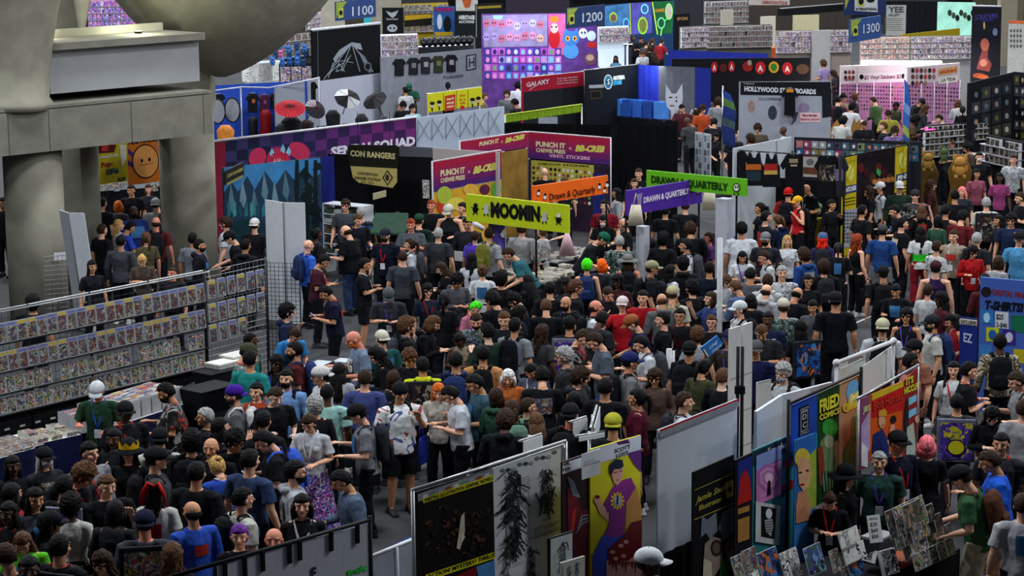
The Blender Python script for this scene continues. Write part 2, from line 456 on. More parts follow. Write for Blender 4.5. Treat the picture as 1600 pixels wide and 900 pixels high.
def hair_mesh(kind):
  """hair, hats and beards about the head centre, face towards +Y"""
  if kind in _hm: return _hm[kind]
  b = MB(); m = blk(); m2 = mat('1a1a1c',.7,0,0)
  def cap_of(line,r,amp=.03,sc=7.0,side=-.08,back=-.52):
    def fn(d):
      f = d.y                                             # front of the face stays bare
      lim = line if f>.35 else (side if f>-.15 else back)
      if f>-.15 and f <= .35: lim = side+(line-side)*(f+.15)/.5
      k = 1.0 if d.z>lim else max(.80,1.0-(lim-d.z)*1.8)
      return (r+amp*hn(d,sc)+amp*.5*hn(d,sc*3))*k
    return fn
  hr = (.086,.106,.120)
  if kind == 'short': b.ell((0,-.010,.014),hr,m,None,44,32,cap_of(.50,1.05,.11,8))
  elif kind == 'buzz': b.ell((0,-.010,.012),hr,m,None,26,18,cap_of(.50,.965,.008))
  elif kind == 'balding': b.ell((0,-.014,.0),hr,m,None,26,18,lambda d: (1.0+.02*hn(d))*(.985 if (-.5<d.z<.12 and d.y<.1) else .84))
  elif kind == 'tousled': b.ell((0,-.010,.020),hr,m,None,48,36,cap_of(.40,1.14,.26,8))
  elif kind == 'afro': b.ell((0,-.020,.020),hr,m,None,48,36,cap_of(.38,1.24,.26,8,-.4,-.85))
  elif kind in ('long','bob','curly','ponytail','bun','bow'):
    b.ell((0,-.012,.012),hr,m,None,30,22,cap_of(.45,1.06 if kind != 'curly' else 1.18,.08 if kind != 'curly' else .2,7,-.95,-1))
    if kind in ('long','curly','bow'):
      ln = .46 if kind != 'curly' else .36
      for i in range(11):
        t = (i-5)/5; x = t*.078; y = -.085+.085*t*t
        wv = .012 if kind == 'long' else .022
        pts = [(x,y,.03-.01*abs(t))]+[(x*(1.05+.3*j/5)+wv*math.sin(j*1.7+i),y-.015-.006*j+wv*math.cos(j*1.3+i),-.03-ln*j/5*(1-.25*abs(t)*(i%2))) for j in range(1,6)]
        b.tube(pts,[.022,.028,.028,.026,.020,.008],m,7)
    if kind == 'bob':
      for i in range(11):
        t = (i-5)/5; x = t*.080; y = -.075+.095*t*t
        b.tube([(x,y,.02),(x*1.1,y-.01,-.06),(x*1.12,y,-.15)],[.025,.028,.016],m,7)
    if kind == 'ponytail': b.tube([(0,-.10,.04),(0,-.15,.03),(0,-.165,-.08),(0,-.15,-.24)],[.022,.034,.030,.010],m,8)
    if kind == 'bun': b.ell((0,-.10,.075),(.042,.040,.038),m,None,12,8,lambda d: 1+.08*hn(d,9))
    if kind == 'bow':
      r_ = mat('c01a1e',.6,0,.05)
      for s in (-1,1): b.tube([(0,-.10,.09),(s*.05,-.11,.13),(s*.10,-.12,.03),(s*.13,-.13,-.13)],[(.012,.02),(.05,.02),(.055,.018),(.03,.01)],r_,8)
  elif kind in ('cap','cap_back','cap_side'):
    b.ell((0,-.010,.044),(.094,.114,.104),m,None,22,12,lambda d: 1.0 if d.z>-.2 else .86)
    sg = 1 if kind == 'cap' else -1
    vs = []; fs = []
    for lay in (0,1):
      for i in range(9):
        a = math.pi*(i/8) ; x = .080*math.cos(a)
        vs.append((x,sg*(.080),.036-lay*.008)); vs.append((x*1.02,sg*(.086+.088*math.sin(a)),.024-lay*.008-.012*math.cos(a)**2))
    for i in range(8):
      a = i*2; fs.append((a,a+1,a+3,a+2)); fs.append((18+a,18+a+2,18+a+3,18+a+1)); fs.append((a+1,a+19,a+21,a+3))
    b.add(vs,fs,m,True)
    b.ell((0,-.010,.149),(.008,.008,.005),m,None,6,4)
    b.tube([(.05,-sg*.088,.02),(0,-sg*.105,.02),(-.05,-sg*.088,.02)],[.006,.006,.006],m2,5)
  elif kind == 'beanie': b.ell((0,-.012,.045),(.096,.116,.110),m,None,22,14,lambda d: (1.0+.015*math.sin(math.atan2(d.y,d.x)*22)) if d.z>-.25 else .86)
  elif kind in ('sunhat','straw','witch'):
    b.ell((0,-.008,.048),(.096,.114,.104 if kind != 'witch' else .13),m,None,20,12,lambda d: 1.0 if d.z>-.2 else .88)
    vs = []; n = 28
    for k in range(n):
      a = 2*math.pi*k/n; wv = .012*math.sin(a*3)
      vs.append((.086*math.cos(a),-.008+.104*math.sin(a),.040)); vs.append((.185*math.cos(a),-.008+.20*math.sin(a),.014+wv)); vs.append((.183*math.cos(a),-.008+.198*math.sin(a),.008+wv)); vs.append((.086*math.cos(a),-.008+.104*math.sin(a),.030))
    fs = []
    for k in range(n):
      q = ((k+1)%n)*4; a = k*4
      for j in range(3): fs.append((a+j,a+j+1,q+j+1,q+j))
    b.add(vs,fs,m,True)
  elif kind == 'bandana':
    b.ell((0,-.010,.036),(.095,.114,.108),m,None,20,12,lambda d: (1.0+.03*hn(d)) if d.z>-.05 else .86)
    b.tube([(0,-.11,.0),(.02,-.13,-.05),(.03,-.13,-.10)],[.012,.016,.006],m,6)
  elif kind == 'hijab': b.ell((0,-.012,-.01),(.098,.118,.150),m,None,26,18,lambda d: (1.0+.03*hn(d)) if not (d.y>.45 and -.45<d.z<.5) else .80)
  elif kind == 'beard':
    b.ell((0,.016,-.050),(.068,.086,.082),m,None,26,20,lambda d: (1.02+.06*hn(d,9)) if (d.z<-.12+.25*(1-abs(d.x)) and d.y>-.1 and not (d.z>-.28 and d.z<-.02 and abs(d.x)<.34)) else .82)
  elif kind == 'glasses':
    for s in (-1,1):
      b.tube([(s*.033+.021*math.cos(a*math.pi/5),.100,.008+.015*math.sin(a*math.pi/5)) for a in range(11)],.0028,m,4,False)
      b.tube([(s*.054,.098,.012),(s*.080,.04,.012),(s*.084,-.01,.0)],.0026,m,4)
    b.tube([(-.012,.102,.010),(.012,.102,.010)],.0026,m,4)
  elif kind == 'mask':
    b.ell((0,.030,-.048),(.062,.078,.050),m,None,22,14,lambda d: 1.04 if d.y>.05 else .8)
  me = b.mesh(kind); me.materials[0] = None
  _hm[kind] = me
  return me
def tinted(kind):
  """a material whose colour is the object's own colour, with a little weave variation, or hair strands with painted highlights"""
  key = 'tinted_' +kind
  if key in _mc: return _mc[key]
  m = bpy.data.materials.new(key); m.use_nodes = True; nt = m.node_tree; b = nt.nodes['Principled BSDF']
  rough,sc,lo,hi,bump = dict(cloth=(.85,16,.84,1.14,.25),hair=(.6,45,.45,1.9,.5),skin=(.55,12,.95,1.05,0),lips=(.5,12,.55,.62,0),brow=(.8,12,.26,.32,0),plain=(.6,10,.95,1.05,0))[kind]  # hair's wide range paints bright highlight streaks into the strand colour
  b.inputs['Roughness'].default_value = rough; b.inputs['Specular IOR Level'].default_value = .25 if kind == 'skin' else .08
  oi = nt.nodes.new('ShaderNodeObjectInfo'); tc = nt.nodes.new('ShaderNodeTexCoord'); n = nt.nodes.new('ShaderNodeTexNoise'); n.inputs['Scale'].default_value = sc
  mr = nt.nodes.new('ShaderNodeMapRange'); mr.inputs['From Min'].default_value = .3; mr.inputs['From Max'].default_value = .7; mr.inputs['To Min'].default_value = lo; mr.inputs['To Max'].default_value = hi
  vm = nt.nodes.new('ShaderNodeVectorMath'); vm.operation = 'SCALE'
  nt.links.new(tc.outputs['Object'],n.inputs['Vector']); nt.links.new(n.outputs['Fac'],mr.inputs['Value'])
  nt.links.new(oi.outputs['Color'],vm.inputs[0]); nt.links.new(mr.outputs[0],vm.inputs['Scale']); nt.links.new(vm.outputs[0],b.inputs['Base Color'])
  if kind == 'lips': b.inputs['Roughness'].default_value = .45
  if bump:
    bp = nt.nodes.new('ShaderNodeBump'); bp.inputs['Strength'].default_value = bump; bp.inputs['Distance'].default_value = .02
    nt.links.new(n.outputs['Fac'],bp.inputs['Height']); nt.links.new(bp.outputs['Normal'],b.inputs['Normal'])
  _mc[key] = m
  return m
_vm = {}
def variant(me,ms):
  key = (me.name,tuple(m.name if m else '' for m in ms))
  if key not in _vm:
    c = me.copy(); c.name = me.name.split('.')[0]
    while len(c.materials)<len(ms): c.materials.append(None)
    for i,m in enumerate(ms):
      if m: c.materials[i] = m
    _vm[key] = c
  return _vm[key]
def child(name,me,par,mats,loc=(0,0,0),rot=None,sc=1.0,label=None,kind='cloth'):
  """mats[0] is a colour (tints the shared mesh) or a material of its own"""
  ms = []; col = None
  for m in mats:
    if isinstance(m,str): col = m; ms.append(tinted(kind))
    else: ms.append(m)
  o = bpy.data.objects.new(name,variant(me,ms)); C.objects.link(o); o.parent = par
  o.location = loc
  if rot is not None: o.rotation_euler = rot.to_euler()
  o.scale = sc if isinstance(sc,tuple) else (sc,)*3
  if col: o.color = lin(col)
  if label: o['label'] = label
  return o
def cloth_mat(c):
  if c.startswith('@'): return {'@hawaii': lambda: busy('leafy_shirt_print',['15171c','1c2a30','5a7a6a','15171c','8aa0a0','1c2028'],26),
    '@camo': lambda: busy('branch_camouflage_print',['c8bda8','4a4030','b0a48a','2a261e','d0c6b4'],16,'noise'),
    '@floral': lambda: busy('floral_confetti_print',['2a2050','c04a90','3a62c0','15152a','d8d0e0','6a3aa0','1a1a30'],34),
    '@denim': lambda: mat('6a8cc0',.8,0,.15,14),'@blackart': lambda: busy('graphic_black_tee',['101114','101114','101114','9a2a20','101114','101114','8a8a88'],5),
    '@whiteart': lambda: busy('graphic_white_tee',['d8dade','d8dade','4a5a90','d8dade','d8dade','d8dade','a04040'],5),
    '@patch': lambda: busy('patterned_light_shirt',['a8acb0','6a7078','c8ccd0','4a5a6a','b8b0a8'],22),
    '@purple': lambda: busy('purple_pattern_shirt',['3a2a60','7a5aa0','2a2048','a08ac0'],20)}[c]()
  return c
SKIN = dict(l='dca68a',p='e6bca4',t='c08a68',b='8c5c42',d='523629',r='d4866e')
HAIR = dict(k='0f0e10',n='2c1e16',b='4a3222',g='8a8a8a',y='a8854e',r='7a3018',w='c8c8c8',o='b85a1a',p='e0707a',G='3fd01c',O='e05a18',V='5a2a80',R='d82818')
person_count = 0
OBST = []            # footprints people keep clear of: centre, two axes, half sizes
PEOPLE = []          # filled by place(), built by make_people()
def P(x,y,face,label,*a,far=False,**k):
  add_visitor(x,y,face,label,*a,**k); PEOPLE[-1]['far'] = far
def add_visitor(x,y,face,label,sex='m',skin='l',hair='short',hc='k',top='tee',tc='15161a',bot='pants',bc='14161c',pose='relax',yaw=0,hat=None,hatc=None,ex='',pack=None,h=None,z=0.0,bag=None):
  PEOPLE.append(dict(x=x,y=y,face=face,label=label,sex=sex,skin=skin,hair=hair,hc=hc,top=top,tc=tc,bot=bot,bc=bc,pose=pose,yaw=yaw,hat=hat,hatc=hatc,ex=ex,pack=pack,h=h,z=z,bag=bag))
# -- carried things -------------------------------------------------
_pk = {}
def pack_meshes():
  if _pk: return _pk
  m = blk()
  b = MB(); b.tube([(0,-.075,-.22),(0,-.085,-.20),(0,-.085,0),(0,-.08,.17),(0,-.07,.235),(0,-.065,.25)],[(.12,.06),(.155,.085),(.16,.09),(.145,.08),(.10,.05),(.03,.02)],m,16)
  _pk['bag'] = remesh(b,.014,2); wrinkle(_pk['bag'],.008)
  b = MB(); b.tube([(0,-.165,-.19),(0,-.175,-.17),(0,-.175,-.04),(0,-.165,.0)],[(.09,.015),(.11,.035),(.11,.035),(.09,.015)],m,14)
  _pk['pocket'] = remesh(b,.012,2)
  b = MB(); b.tube([(.085,-.03,.19),(.10,-.02,.235),(.105,.06,.24),(.11,.135,.16),(.115,.15,.0),(.135,.08,-.14),(.11,-.04,-.19)],[(.026,.008)]*7,m,8)
  _pk['strap'] = b.mesh('strap'); _pk['strap'].materials.clear(); _pk['strap'].materials.append(None)
  b = MB(); b.tube([(-.03,-.03,.235),(-.025,-.05,.275),(.025,-.05,.275),(.03,-.03,.235)],.007,m,6)
  _pk['handle'] = b.mesh('handle'); _pk['handle'].materials.clear(); _pk['handle'].materials.append(None)
  # large flat carrier bag worn on the back
  b = MB(); b.tube([(0,-.045,-.33),(0,-.05,-.32),(0,-.05,0),(0,-.045,.30),(0,-.04,.31)],[(.22,.015),(.245,.035),(.25,.04),(.245,.03),(.24,.012)],m,4)
  mx = Matrix.Rotation(R(45),4,'Z')
  b2 = MB(); b2.box((0,-.055,-.01),(.48,.05,.62),m)
  _pk['sheet'] = remesh(b2,.02,2); wrinkle(_pk['sheet'],.012,6)
  b3 = MB(); n = 8
  vs = [(-.20+.40*i/n,-.094-.004*math.sin(i),-.27+.52*j/n) for j in range(n+1) for i in range(n+1)]
  vs += [(v[0],v[1]+.01,v[2]) for v in vs]; q = (n+1)**2
  fs = [(j*9+i,j*9+i+1,j*9+i+10,j*9+i+9) for j in range(n) for i in range(n)]
  fs += [tuple(q+k for k in reversed(f)) for f in list(fs)]
  b3.add(vs,fs,m); _pk['print'] = b3.mesh('print'); _pk['print'].materials.clear(); _pk['print'].materials.append(None)
  b = MB(); b.tube([(0,0,0),(0,0,-.02),(0,0,-.20),(0,0,-.38),(0,0,-.40)],[(.15,.01),(.17,.03),(.18,.05),(.17,.05),(.14,.02)],m,12)
  _pk['tote'] = remesh(b,.014,2); wrinkle(_pk['tote'],.010)
  b = MB()
  b.tube([(-.08,0,-.02),(-.07,.0,.14),(0,0,.20),(.07,0,.14),(.08,0,-.02)],(.008),m,6)
  _pk['loop'] = b.mesh('loop'); _pk['loop'].materials.clear(); _pk['loop'].materials.append(None)
  return _pk
def lanyard_mesh(pose,sex):
  key = ('lan',pose,sex)
  if key not in _gm:
    g = rig(pose,sex,0); T = g['T']; b = MB(); m = blk(); f = .155 if sex != 'h' else .20
    c = .012 if sex == 'f' else 0
    for s in (-1,1):
      b.tube([T(s*.05,-.065,1.475),T(s*.078,-.01,1.478),T(s*.075,.075,1.43),T(s*.05,.135+c,1.32),T(s*.022,f+c,1.18),T(0,f+.008,1.10)],[(.011,.004)]*6,m,6)
    b2 = MB(); b2.box(T(0,f+.012,1.035),(.085,.006,.12),m,(V((1,0,0)),g['Lm'] @ V((0,1,0)),g['Lm'] @ V((0,0,1))))
    me = b.mesh('lanyard'); me.materials[0] = None; m2 = b2.mesh('badge'); m2.materials[0] = None; _gm[key] = (me,m2)
  return _gm[key]
def torso_patch(pose,sex,z0,z1,half,back,over=.020):
  """a printed patch or band that follows the chest or back of a shirt"""
  key = ('patch',pose,sex,z0,z1,half,back)
  if key not in _gm:
    g = rig(pose,sex,0); T = g['T']; b = MB(); n = 12; wf = 1.0 if sex == 'm' else (.90 if sex == 'f' else 1.22); bf = 1.0 if sex != 'h' else 1.38
    prof = [(.83,.188*wf,.138*bf,0),(.93,.184*wf,.138*bf,.005),(1.06,(.165*wf if sex != 'f' else .142),(.130*bf if sex != 'f' else .118),.012+.03*(bf-1)),(1.2,(.178*wf if sex != 'f' else .160),(.138*bf if sex != 'f' else .136),.015+.03*(bf-1)),(1.32,.188*wf,.134,.01),(1.41,.158,.104,0)]
    def at_(z):
      for p,q in zip(prof[:-1],prof[1:]):
        if z <= q[0]: t = max(0,(z-p[0])/(q[0]-p[0])); return [p[i]+(q[i]-p[i])*t for i in (1,2,3)]
      return prof[-1][1:]
    vs = []
    for j in range(5):
      z = z0+(z1-z0)*j/4; rx,ry,y0 = at_(z)
      if sex == 'f' and not back and 1.2<z<1.34: ry += .03
      for i in range(n+1):
        a = R(-90 if back else 90)+R(half)*(2*i/n-1); vs.append(T((rx+over)*math.cos(a),y0+(ry+over)*math.sin(a),z))
    fs = [(j*(n+1)+i,j*(n+1)+i+1,(j+1)*(n+1)+i+1,(j+1)*(n+1)+i) for j in range(4) for i in range(n)]
    b.add(vs,fs,blk(),True); me = b.mesh('shirt_print'); me.materials[0] = None; _gm[key] = me
  return _gm[key]
def crown_mesh():
  if 'crown' not in _hm:
    b = MB(); vs = []; n = 32
    for k in range(n):
      a = 2*math.pi*k/n; h = .10+(.035 if k%4 == 0 else (-.012 if k%4 == 2 else .01))
      vs += [(.099*math.cos(a),-.008+.117*math.sin(a),.045),(.103*math.cos(a),-.008+.121*math.sin(a),h)]
    b.add(vs,[(2*k,2*((k+1)%n),2*((k+1)%n)+1,2*k+1) for k in range(n)],blk()); me = b.mesh('crown'); me.materials[0] = None; _hm['crown'] = me
  return _hm['crown']
def make_people():
  # settle the crowd: slide people along their own line of sight until nobody stands in anybody
  for q in PEOPLE:
    rnd = random.Random(int(q['x']*7+q['y']*131)); q['rnd'] = rnd
    s = q['h'] if q['h'] else {'m': 1.0,'f': .935,'h': 1.03}[q['sex']]*(1+rnd.uniform(-.025,.025))
    g = rig(q['pose'],q['sex'],q['yaw']); q['g'] = g; q['s0'] = q['s'] = s
    q['rz'] = -R(q['face'])
  def posn(q):
    g = q['g']; hz = g['head'].z*q['s']+q['z']; hp = at(q['x'],q['y'],hz)
    off = Matrix.Rotation(q['rz'],3,'Z') @ (g['head']*q['s'])
    return V((hp.x-off.x,hp.y-off.y,q['z']))
  def centre(q):
    g = q['g']; o = Matrix.Rotation(q['rz'],3,'Z') @ (g['chest']*q['s']*.6)
    return V((q['p'].x+o.x,q['p'].y+o.y,0))
  for q in PEOPLE:
    q['nk'] = max(0.0,min(1.0,(q['y']-430)/330.0)); q['s0'] = q['s'] = q['s']*(1+.07*q['nk'])
  for q in PEOPLE: q['p'] = posn(q)
  near = [(q,[o for o in OBST if (o[0]-q['p']).length<o[3]+o[4]+3]) for q in PEOPLE if not q['z']]
  def clear():
    for q,obs in near:
      for c,e,n,hl,hw in obs:
        d = q['c']-c; a,b_ = d.dot(e),d.dot(n); pa,pb = hl+.24-abs(a),hw+.24-abs(b_)
        if pa>0 and pb>0:
          w_ = ppm(q['c'])
          if pb<pa: mv = n*(math.copysign(min(pb,.06),b_))
          else: mv = e*(math.copysign(min(pa,.06),a))
          q['x'] += mv.x*w_*.7
          k = -mv.y*(H-1.6)/(q['c'].y*1.6)
          q['s'] = min(q['s0']*1.07,max(q['s0']*.90,q['s']+k)); q['s0'] += (q['s']-q['s0'])*.1
  for it in range(70):
    moved = 0
    if it: clear()
    for q in PEOPLE: q['c'] = centre(q)
    for i,a in enumerate(PEOPLE):
      for b_ in PEOPLE[i+1:]:
        d = a['c']-b_['c']
        if abs(d.x)>.6 or abs(d.y)>.6 or abs(a['z']-b_['z'])>.6: continue
        L = d.length; need = .50
        if L<need:
          sg = 1 if (d.y >= 0) else -1
          k = (need-L)*.004
          # a farther along the view needs to be shorter to keep its head where the photo has it
          a['s'] = min(a['s0']*1.055,max(a['s0']*.93,a['s']-sg*k)); b_['s'] = min(b_['s0']*1.055,max(b_['s0']*.93,b_['s']+sg*k))
          lx = (need-L)*.10*(1 if d.x >= 0 else -1); w_ = ppm(a['c'])
          a['x'] += lx*w_*.25; b_['x'] -= lx*w_*.25; moved += 1
    for q in PEOPLE: q['p'] = posn(q)
    if not moved: break
  for q in PEOPLE:
    if not q['far']: build_person(q)
  far_crowd([q for q in PEOPLE if q['far']])
def build_person(q):
  g = q['g']; s = q['s']; rnd = q['rnd']; pose = q['pose']; sex = q['sex']
  kw = 1.08+.07*q['nk']+rnd.uniform(-.03,.05)
  ex_ = q['ex']
  root = thing('person',q['p'],q['label'],'person',rz=q['rz']); root.scale = (s*kw,s*kw,s)
  q['root'] = root
  skin = SKIN[q['skin']]; hcol = HAIR[q['hc']]
  child('body',body_mesh(pose,'f' if sex == 'f' else 'm',q['yaw']),root,face_mats(skin,hcol),kind='skin')
  tc,bc = q['tc'],q['bc']
  tname = {'tee': 'shirt','long': 'long_sleeved_shirt','tank': 'tank_top','hood': 'hoodie','dress': 'dress'}[q['top']]
  child(tname,garment(q['top'],pose,sex),root,[cloth_mat(tc)])
  bn = {'pants': 'trousers','shorts': 'shorts','skirt': 'skirt'}[q['bot']]
  if q['top'] != 'dress': child(bn,garment(q['bot'],pose,sex),root,[cloth_mat(bc)])
  if 'S' in ex_: child('green_band',torso_patch(pose,sex,1.02,1.16,180,False,.014),root,['2ac02a'])
  if '9' in ex_:
    child('shirt_number',torso_patch(pose,sex,1.08,1.28,26,True,.018),root,['a01c24'])
  elif q['top'] in ('tee','long','hood') and not tc.startswith('@') and rnd.random()<.42:
    bk = rnd.random()<.5; art = rnd.choice([COVER,COVER2,MANGA,DARKART])()
    z_ = rnd.choice([(1.12,1.34),(1.18,1.30),(1.05,1.34)]); child('shirt_print',torso_patch(pose,sex,z_[0],z_[1],rnd.choice([22,30,38]),bk,.016),root,[rnd.choice([art,art,'8a8c90','a8a090','a03028','3a6a9a'])])
  sm = rnd.choice(['141518','1a1b20','b8b8b8','2a2a30','3a3a40'])
  for k in 'lr':
    an = g['an' +k]; child('shoe',shoe_mesh(),root,[sm],(an.x,an.y+.01,an.z-.085),kind='plain')
  hs = 1.0
  hd = lambda nm,kd,m,lb=None: child(nm,crown_mesh() if kd == 'crown' else hair_mesh(kd),root,[m],g['head'],g['Hm'],1.05 if nm in ('cap','beanie','sun_hat','brimmed_hat','bandana','crown') else 1.0,lb,'hair' if nm in ('hair','beard') else 'cloth')
  hm = hcol
  hair = q['hair']
  if q['hat'] and hair in ('short','tousled','afro'): hair = 'buzz'
  if hair != 'bald': hd('hair',hair,hm)
  if q['hat']:
    hk = q['hat']; nm = {'cap': 'cap','cap_back': 'cap','beanie': 'beanie','sunhat': 'sun_hat','straw': 'straw_hat','witch': 'brimmed_hat','bandana': 'bandana','hijab': 'headscarf'}[hk]
    hd(nm,hk,q['hatc'] or '16171b')
  ex = q['ex']
  if 'C' in ex: hd('crown','crown','c8a018')
  if 'B' in ex: hd('beard','beard',hm if 'W' not in ex else '9a9894')
  if 'G' in ex: hd('glasses','glasses','14141a')
  if 'M' in ex: hd('face_mask','mask','c8ccd2')
  for ch,c in (('r','b01c22'),('p','4a3a98'),('u','2a48a8'),('w','c8c8d0')):
    if ch in ex: ly = lanyard_mesh(pose,sex); child('badge',ly[1],child('lanyard',ly[0],root,[c]),['c4c6cc'])
  CH = g['T'](0,0,1.22); bf = 0 if sex != 'h' else .05
  W = Matrix.Translation(q['p']) @ Matrix.Rotation(q['rz'],4,'Z') @ Matrix.Diagonal((s*kw,s*kw,s,1))
  def carried(name,label,cat,loc,rot=None):
    t = bpy.data.objects.new(name,None); C.objects.link(t); t.empty_display_size = .1
    M_ = W @ Matrix.Translation(loc) @ (rot.to_4x4() if rot is not None else Matrix())
    t.matrix_world = M_; t.location,rq,t.scale = M_.decompose(); t.rotation_euler = rq.to_euler()
    return tag(t,label,cat)
  if q['pack']:
    kind,c = q['pack'] if isinstance(q['pack'],tuple) else ('bag',q['pack']); k = pack_meshes()
    m = cloth_mat(c) if kind == 'bag' else ('6a6c80' if c == 'purple' else '23252c')
    cn = {'14151a': 'black','23252b': 'dark','3a3d44': 'grey','4a2c1e': 'brown','5a7a6a': 'green','22305a': 'navy','6a6a2c': 'olive','8a7a50': 'tan','c8c8c8': 'pale','4a2f9a': 'purple','a02030': 'red','2f4fae': 'blue'}.get(c,'dark')
    loc = CH+g['Lm'] @ V((0,-.105-bf*1.2,-.01))
    if kind == 'bag':
      t = carried('backpack','%s backpack on the %s'%(cn,q['label']),'backpack',loc,g['Lm'])
      mc_ = child('main_compartment',k['bag'],t,[m]); child('front_pocket',k['pocket'],mc_,[m]); child('handle',k['handle'],mc_,[m])
      child('shoulder_strap',k['strap'],t,[m],(0,.055,.03)); child('shoulder_strap',k['strap'],t,[m],(0,.055,.03),None,(-1,1,1))
    else:
      art = {'purple': PURPLEART,'blue': BLUEART,'dark': DARKART,'bright': COVER2}[c]()
      t = carried('carrier_bag','%s printed carrier bag on the %s'%({'purple': 'purple','blue': 'blue','dark': 'dark','bright': 'colourful'}[c],q['label']),'bag',loc+g['Lm'] @ V((0,-.02,-.06)),g['Lm'])
      bb_ = child('bag_body',k['sheet'],t,[m]); pr = child('printed_front',k['print'],bb_,[art])
      if c == 'purple':
        mb = MB(); r_ = t
        ym = mat('c8c020',.5,0,0); dk = mat('1c1240',.5,0,0)
        for cx,cz,rr,mm in ((0,-.10,.12,dk),(0,-.10,.10,ym),(.02,-.09,.075,dk),(-.09,.08,.035,ym),(.08,.06,.025,ym),(.0,.17,.02,ym)):
          mb.add([(cx+rr*math.cos(a*math.pi/9),-.1-.002*(1+[dk,ym].index(mm))-.002*(.13-rr)*20,cz+rr*math.sin(a*math.pi/9)) for a in range(18)],[tuple(range(18))],mm)
        me = mb.mesh('emblem'); o = bpy.data.objects.new('moon_emblem',me); C.objects.link(o); o.parent = t
      child('shoulder_strap',k['strap'],t,['0d0e11'],(0,.06,.05)); child('shoulder_strap',k['strap'],t,['0d0e11'],(0,.06,.05),None,(-1,1,1))
  if q['bag']:
    c,art = (q['bag']+' ').split(' ',1); k = pack_meshes(); wr = g['wrr'] if pose not in ('reach',) else g['wrl']
    sd = 1 if pose not in ('reach',) else -1
    cn = {'e05a18': 'orange','14151a': 'black','2a3aa0': 'blue','d8d8da': 'white','c0b028': 'yellow','d8b8c0': 'pink','b8a888': 'canvas','4a2f9a': 'purple','6a4a2c': 'brown','a02030': 'red'}.get(c,'dark')
    t = carried('tote_bag','%s tote bag carried by %s'%(cn,q['label']),'bag',wr+V((sd*.03,0,-.20)),Matrix.Rotation(R(80),3,'Z'))
    child('bag_body',k['tote'],t,[cloth_mat(c)])
    for yy in (-.02,.02): child('handle',k['loop'],t,[cloth_mat(c)],(0,yy,0))
  if 'H' in ex:
    mb = MB(); p = (g['wrl']+g['wrr'])/2+V((0,.075,.03))
    t = carried('mobile_phone','mobile phone held by %s'%q['label'],'phone',p,Matrix.Rotation(R(-50),3,'X'))
    mb = MB(); mb.box((0,0,0),(.072,.009,.148),mat('101114',.3,0,0)); me = mb.mesh('phone_case')
    o = bpy.data.objects.new('phone_case',me); C.objects.link(o); o.parent = t
    mb = MB(); mb.box((0,-.0055,0),(.064,.002,.138),mat('8aa0c0',.2,0,0,emit=.6)); me = mb.mesh('screen')
    o = bpy.data.objects.new('screen',me); C.objects.link(o); o.parent = t

def far_crowd(qs):
  """the visitors past the three hundred nearest, one mass"""
  import numpy as np
  LO[0] = True; VS = []; FI = []; LS = []; MI = []; ms = []; nv = 0; SM = 0
  def mi(m):
    if m not in ms: ms.append(m)
    return ms.index(m)
  def put(me,M_,mats_):
    nonlocal nv
    n = len(me.vertices); co = np.empty(n*3,np.float32); me.vertices.foreach_get('co',co); co = co.reshape(-1,3)
    A = np.array(M_,np.float32); co = co @ A[:3,:3].T+A[:3,3]; VS.append(co)
    L = len(me.loops); li = np.empty(L,np.int32); me.loops.foreach_get('vertex_index',li); FI.append(li+nv)
    k = len(me.polygons); tot = np.empty(k,np.int32); me.polygons.foreach_get('loop_total',tot); LS.append(tot)
    idx = np.empty(k,np.int32); me.polygons.foreach_get('material_index',idx)
    lut = np.array([mi(m) for m in mats_]+[mi(mats_[0])]*6,np.int32); MI.append(lut[idx]); nv += n
  for q in qs:
    g = q['g']; s = q['s']; W = Matrix.Translation(q['p']) @ Matrix.Rotation(q['rz'],4,'Z') @ Matrix.Diagonal((s*1.08,s*1.08,s,1)); sx = 'f' if q['sex'] == 'f' else 'm'
    cm = lambda c: mat(c,.8,0,.1)
    sk = SKIN[q['skin']]; dk = mat('1a1412',.5,0,0)
    put(body_mesh(q['pose'],sx,0),W,[mat(sk,.55,0,.04),dk,mat('b8b0aa',.4,0,0),dk,dk])
    put(garment(q['top'],q['pose'],q['sex']),W,[cm(q['tc'])]); put(garment(q['bot'],q['pose'],q['sex']),W,[cm(q['bc'])])
    Hd = W @ Matrix.Translation(g['head']) @ g['Hm'].to_4x4(); hc_ = cm(HAIR[q['hc']]); hk = q['hair'] if not q['hat'] or q['hair'] in ('long','bob','curly','ponytail') else 'buzz'
    if q['hair'] != 'bald': put(hair_mesh(hk),Hd,[hc_])
    if q['hat']: put(hair_mesh('cap'),Hd,[cm(q['hatc'] or '16171b')]*2)
    if q['pack']: put(pack_meshes()['bag'],W @ Matrix.Translation(g['T'](0,0,1.22)+V((0,-.1,0))),[cm('14151a')])
    for k in 'lr': an = g['an' +k]; put(shoe_mesh(),W @ Matrix.Translation((an.x,an.y+.01,an.z-.085)),[cm('16171c')])
  co = np.concatenate(VS); li = np.concatenate(FI); tot = np.concatenate(LS); idx = np.concatenate(MI)
  me = bpy.data.meshes.new('far_visitors'); me.vertices.add(len(co)); me.vertices.foreach_set('co',co.ravel()); me.loops.add(len(li)); me.loops.foreach_set('vertex_index',li)
  me.polygons.add(len(tot)); st = np.concatenate(([0],np.cumsum(tot)[:-1])).astype(np.int32); me.polygons.foreach_set('loop_start',st); me.polygons.foreach_set('loop_total',tot)
  for m in ms: me.materials.append(m)
  me.polygons.foreach_set('material_index',idx); me.polygons.foreach_set('use_smooth',np.ones(len(tot),bool)); me.update(calc_edges=True)
  o = bpy.data.objects.new('far_visitors',me); C.objects.link(o); tag(o,'crowd of small distant visitors among the far stalls','crowd',None,'stuff')
  LO[0] = False
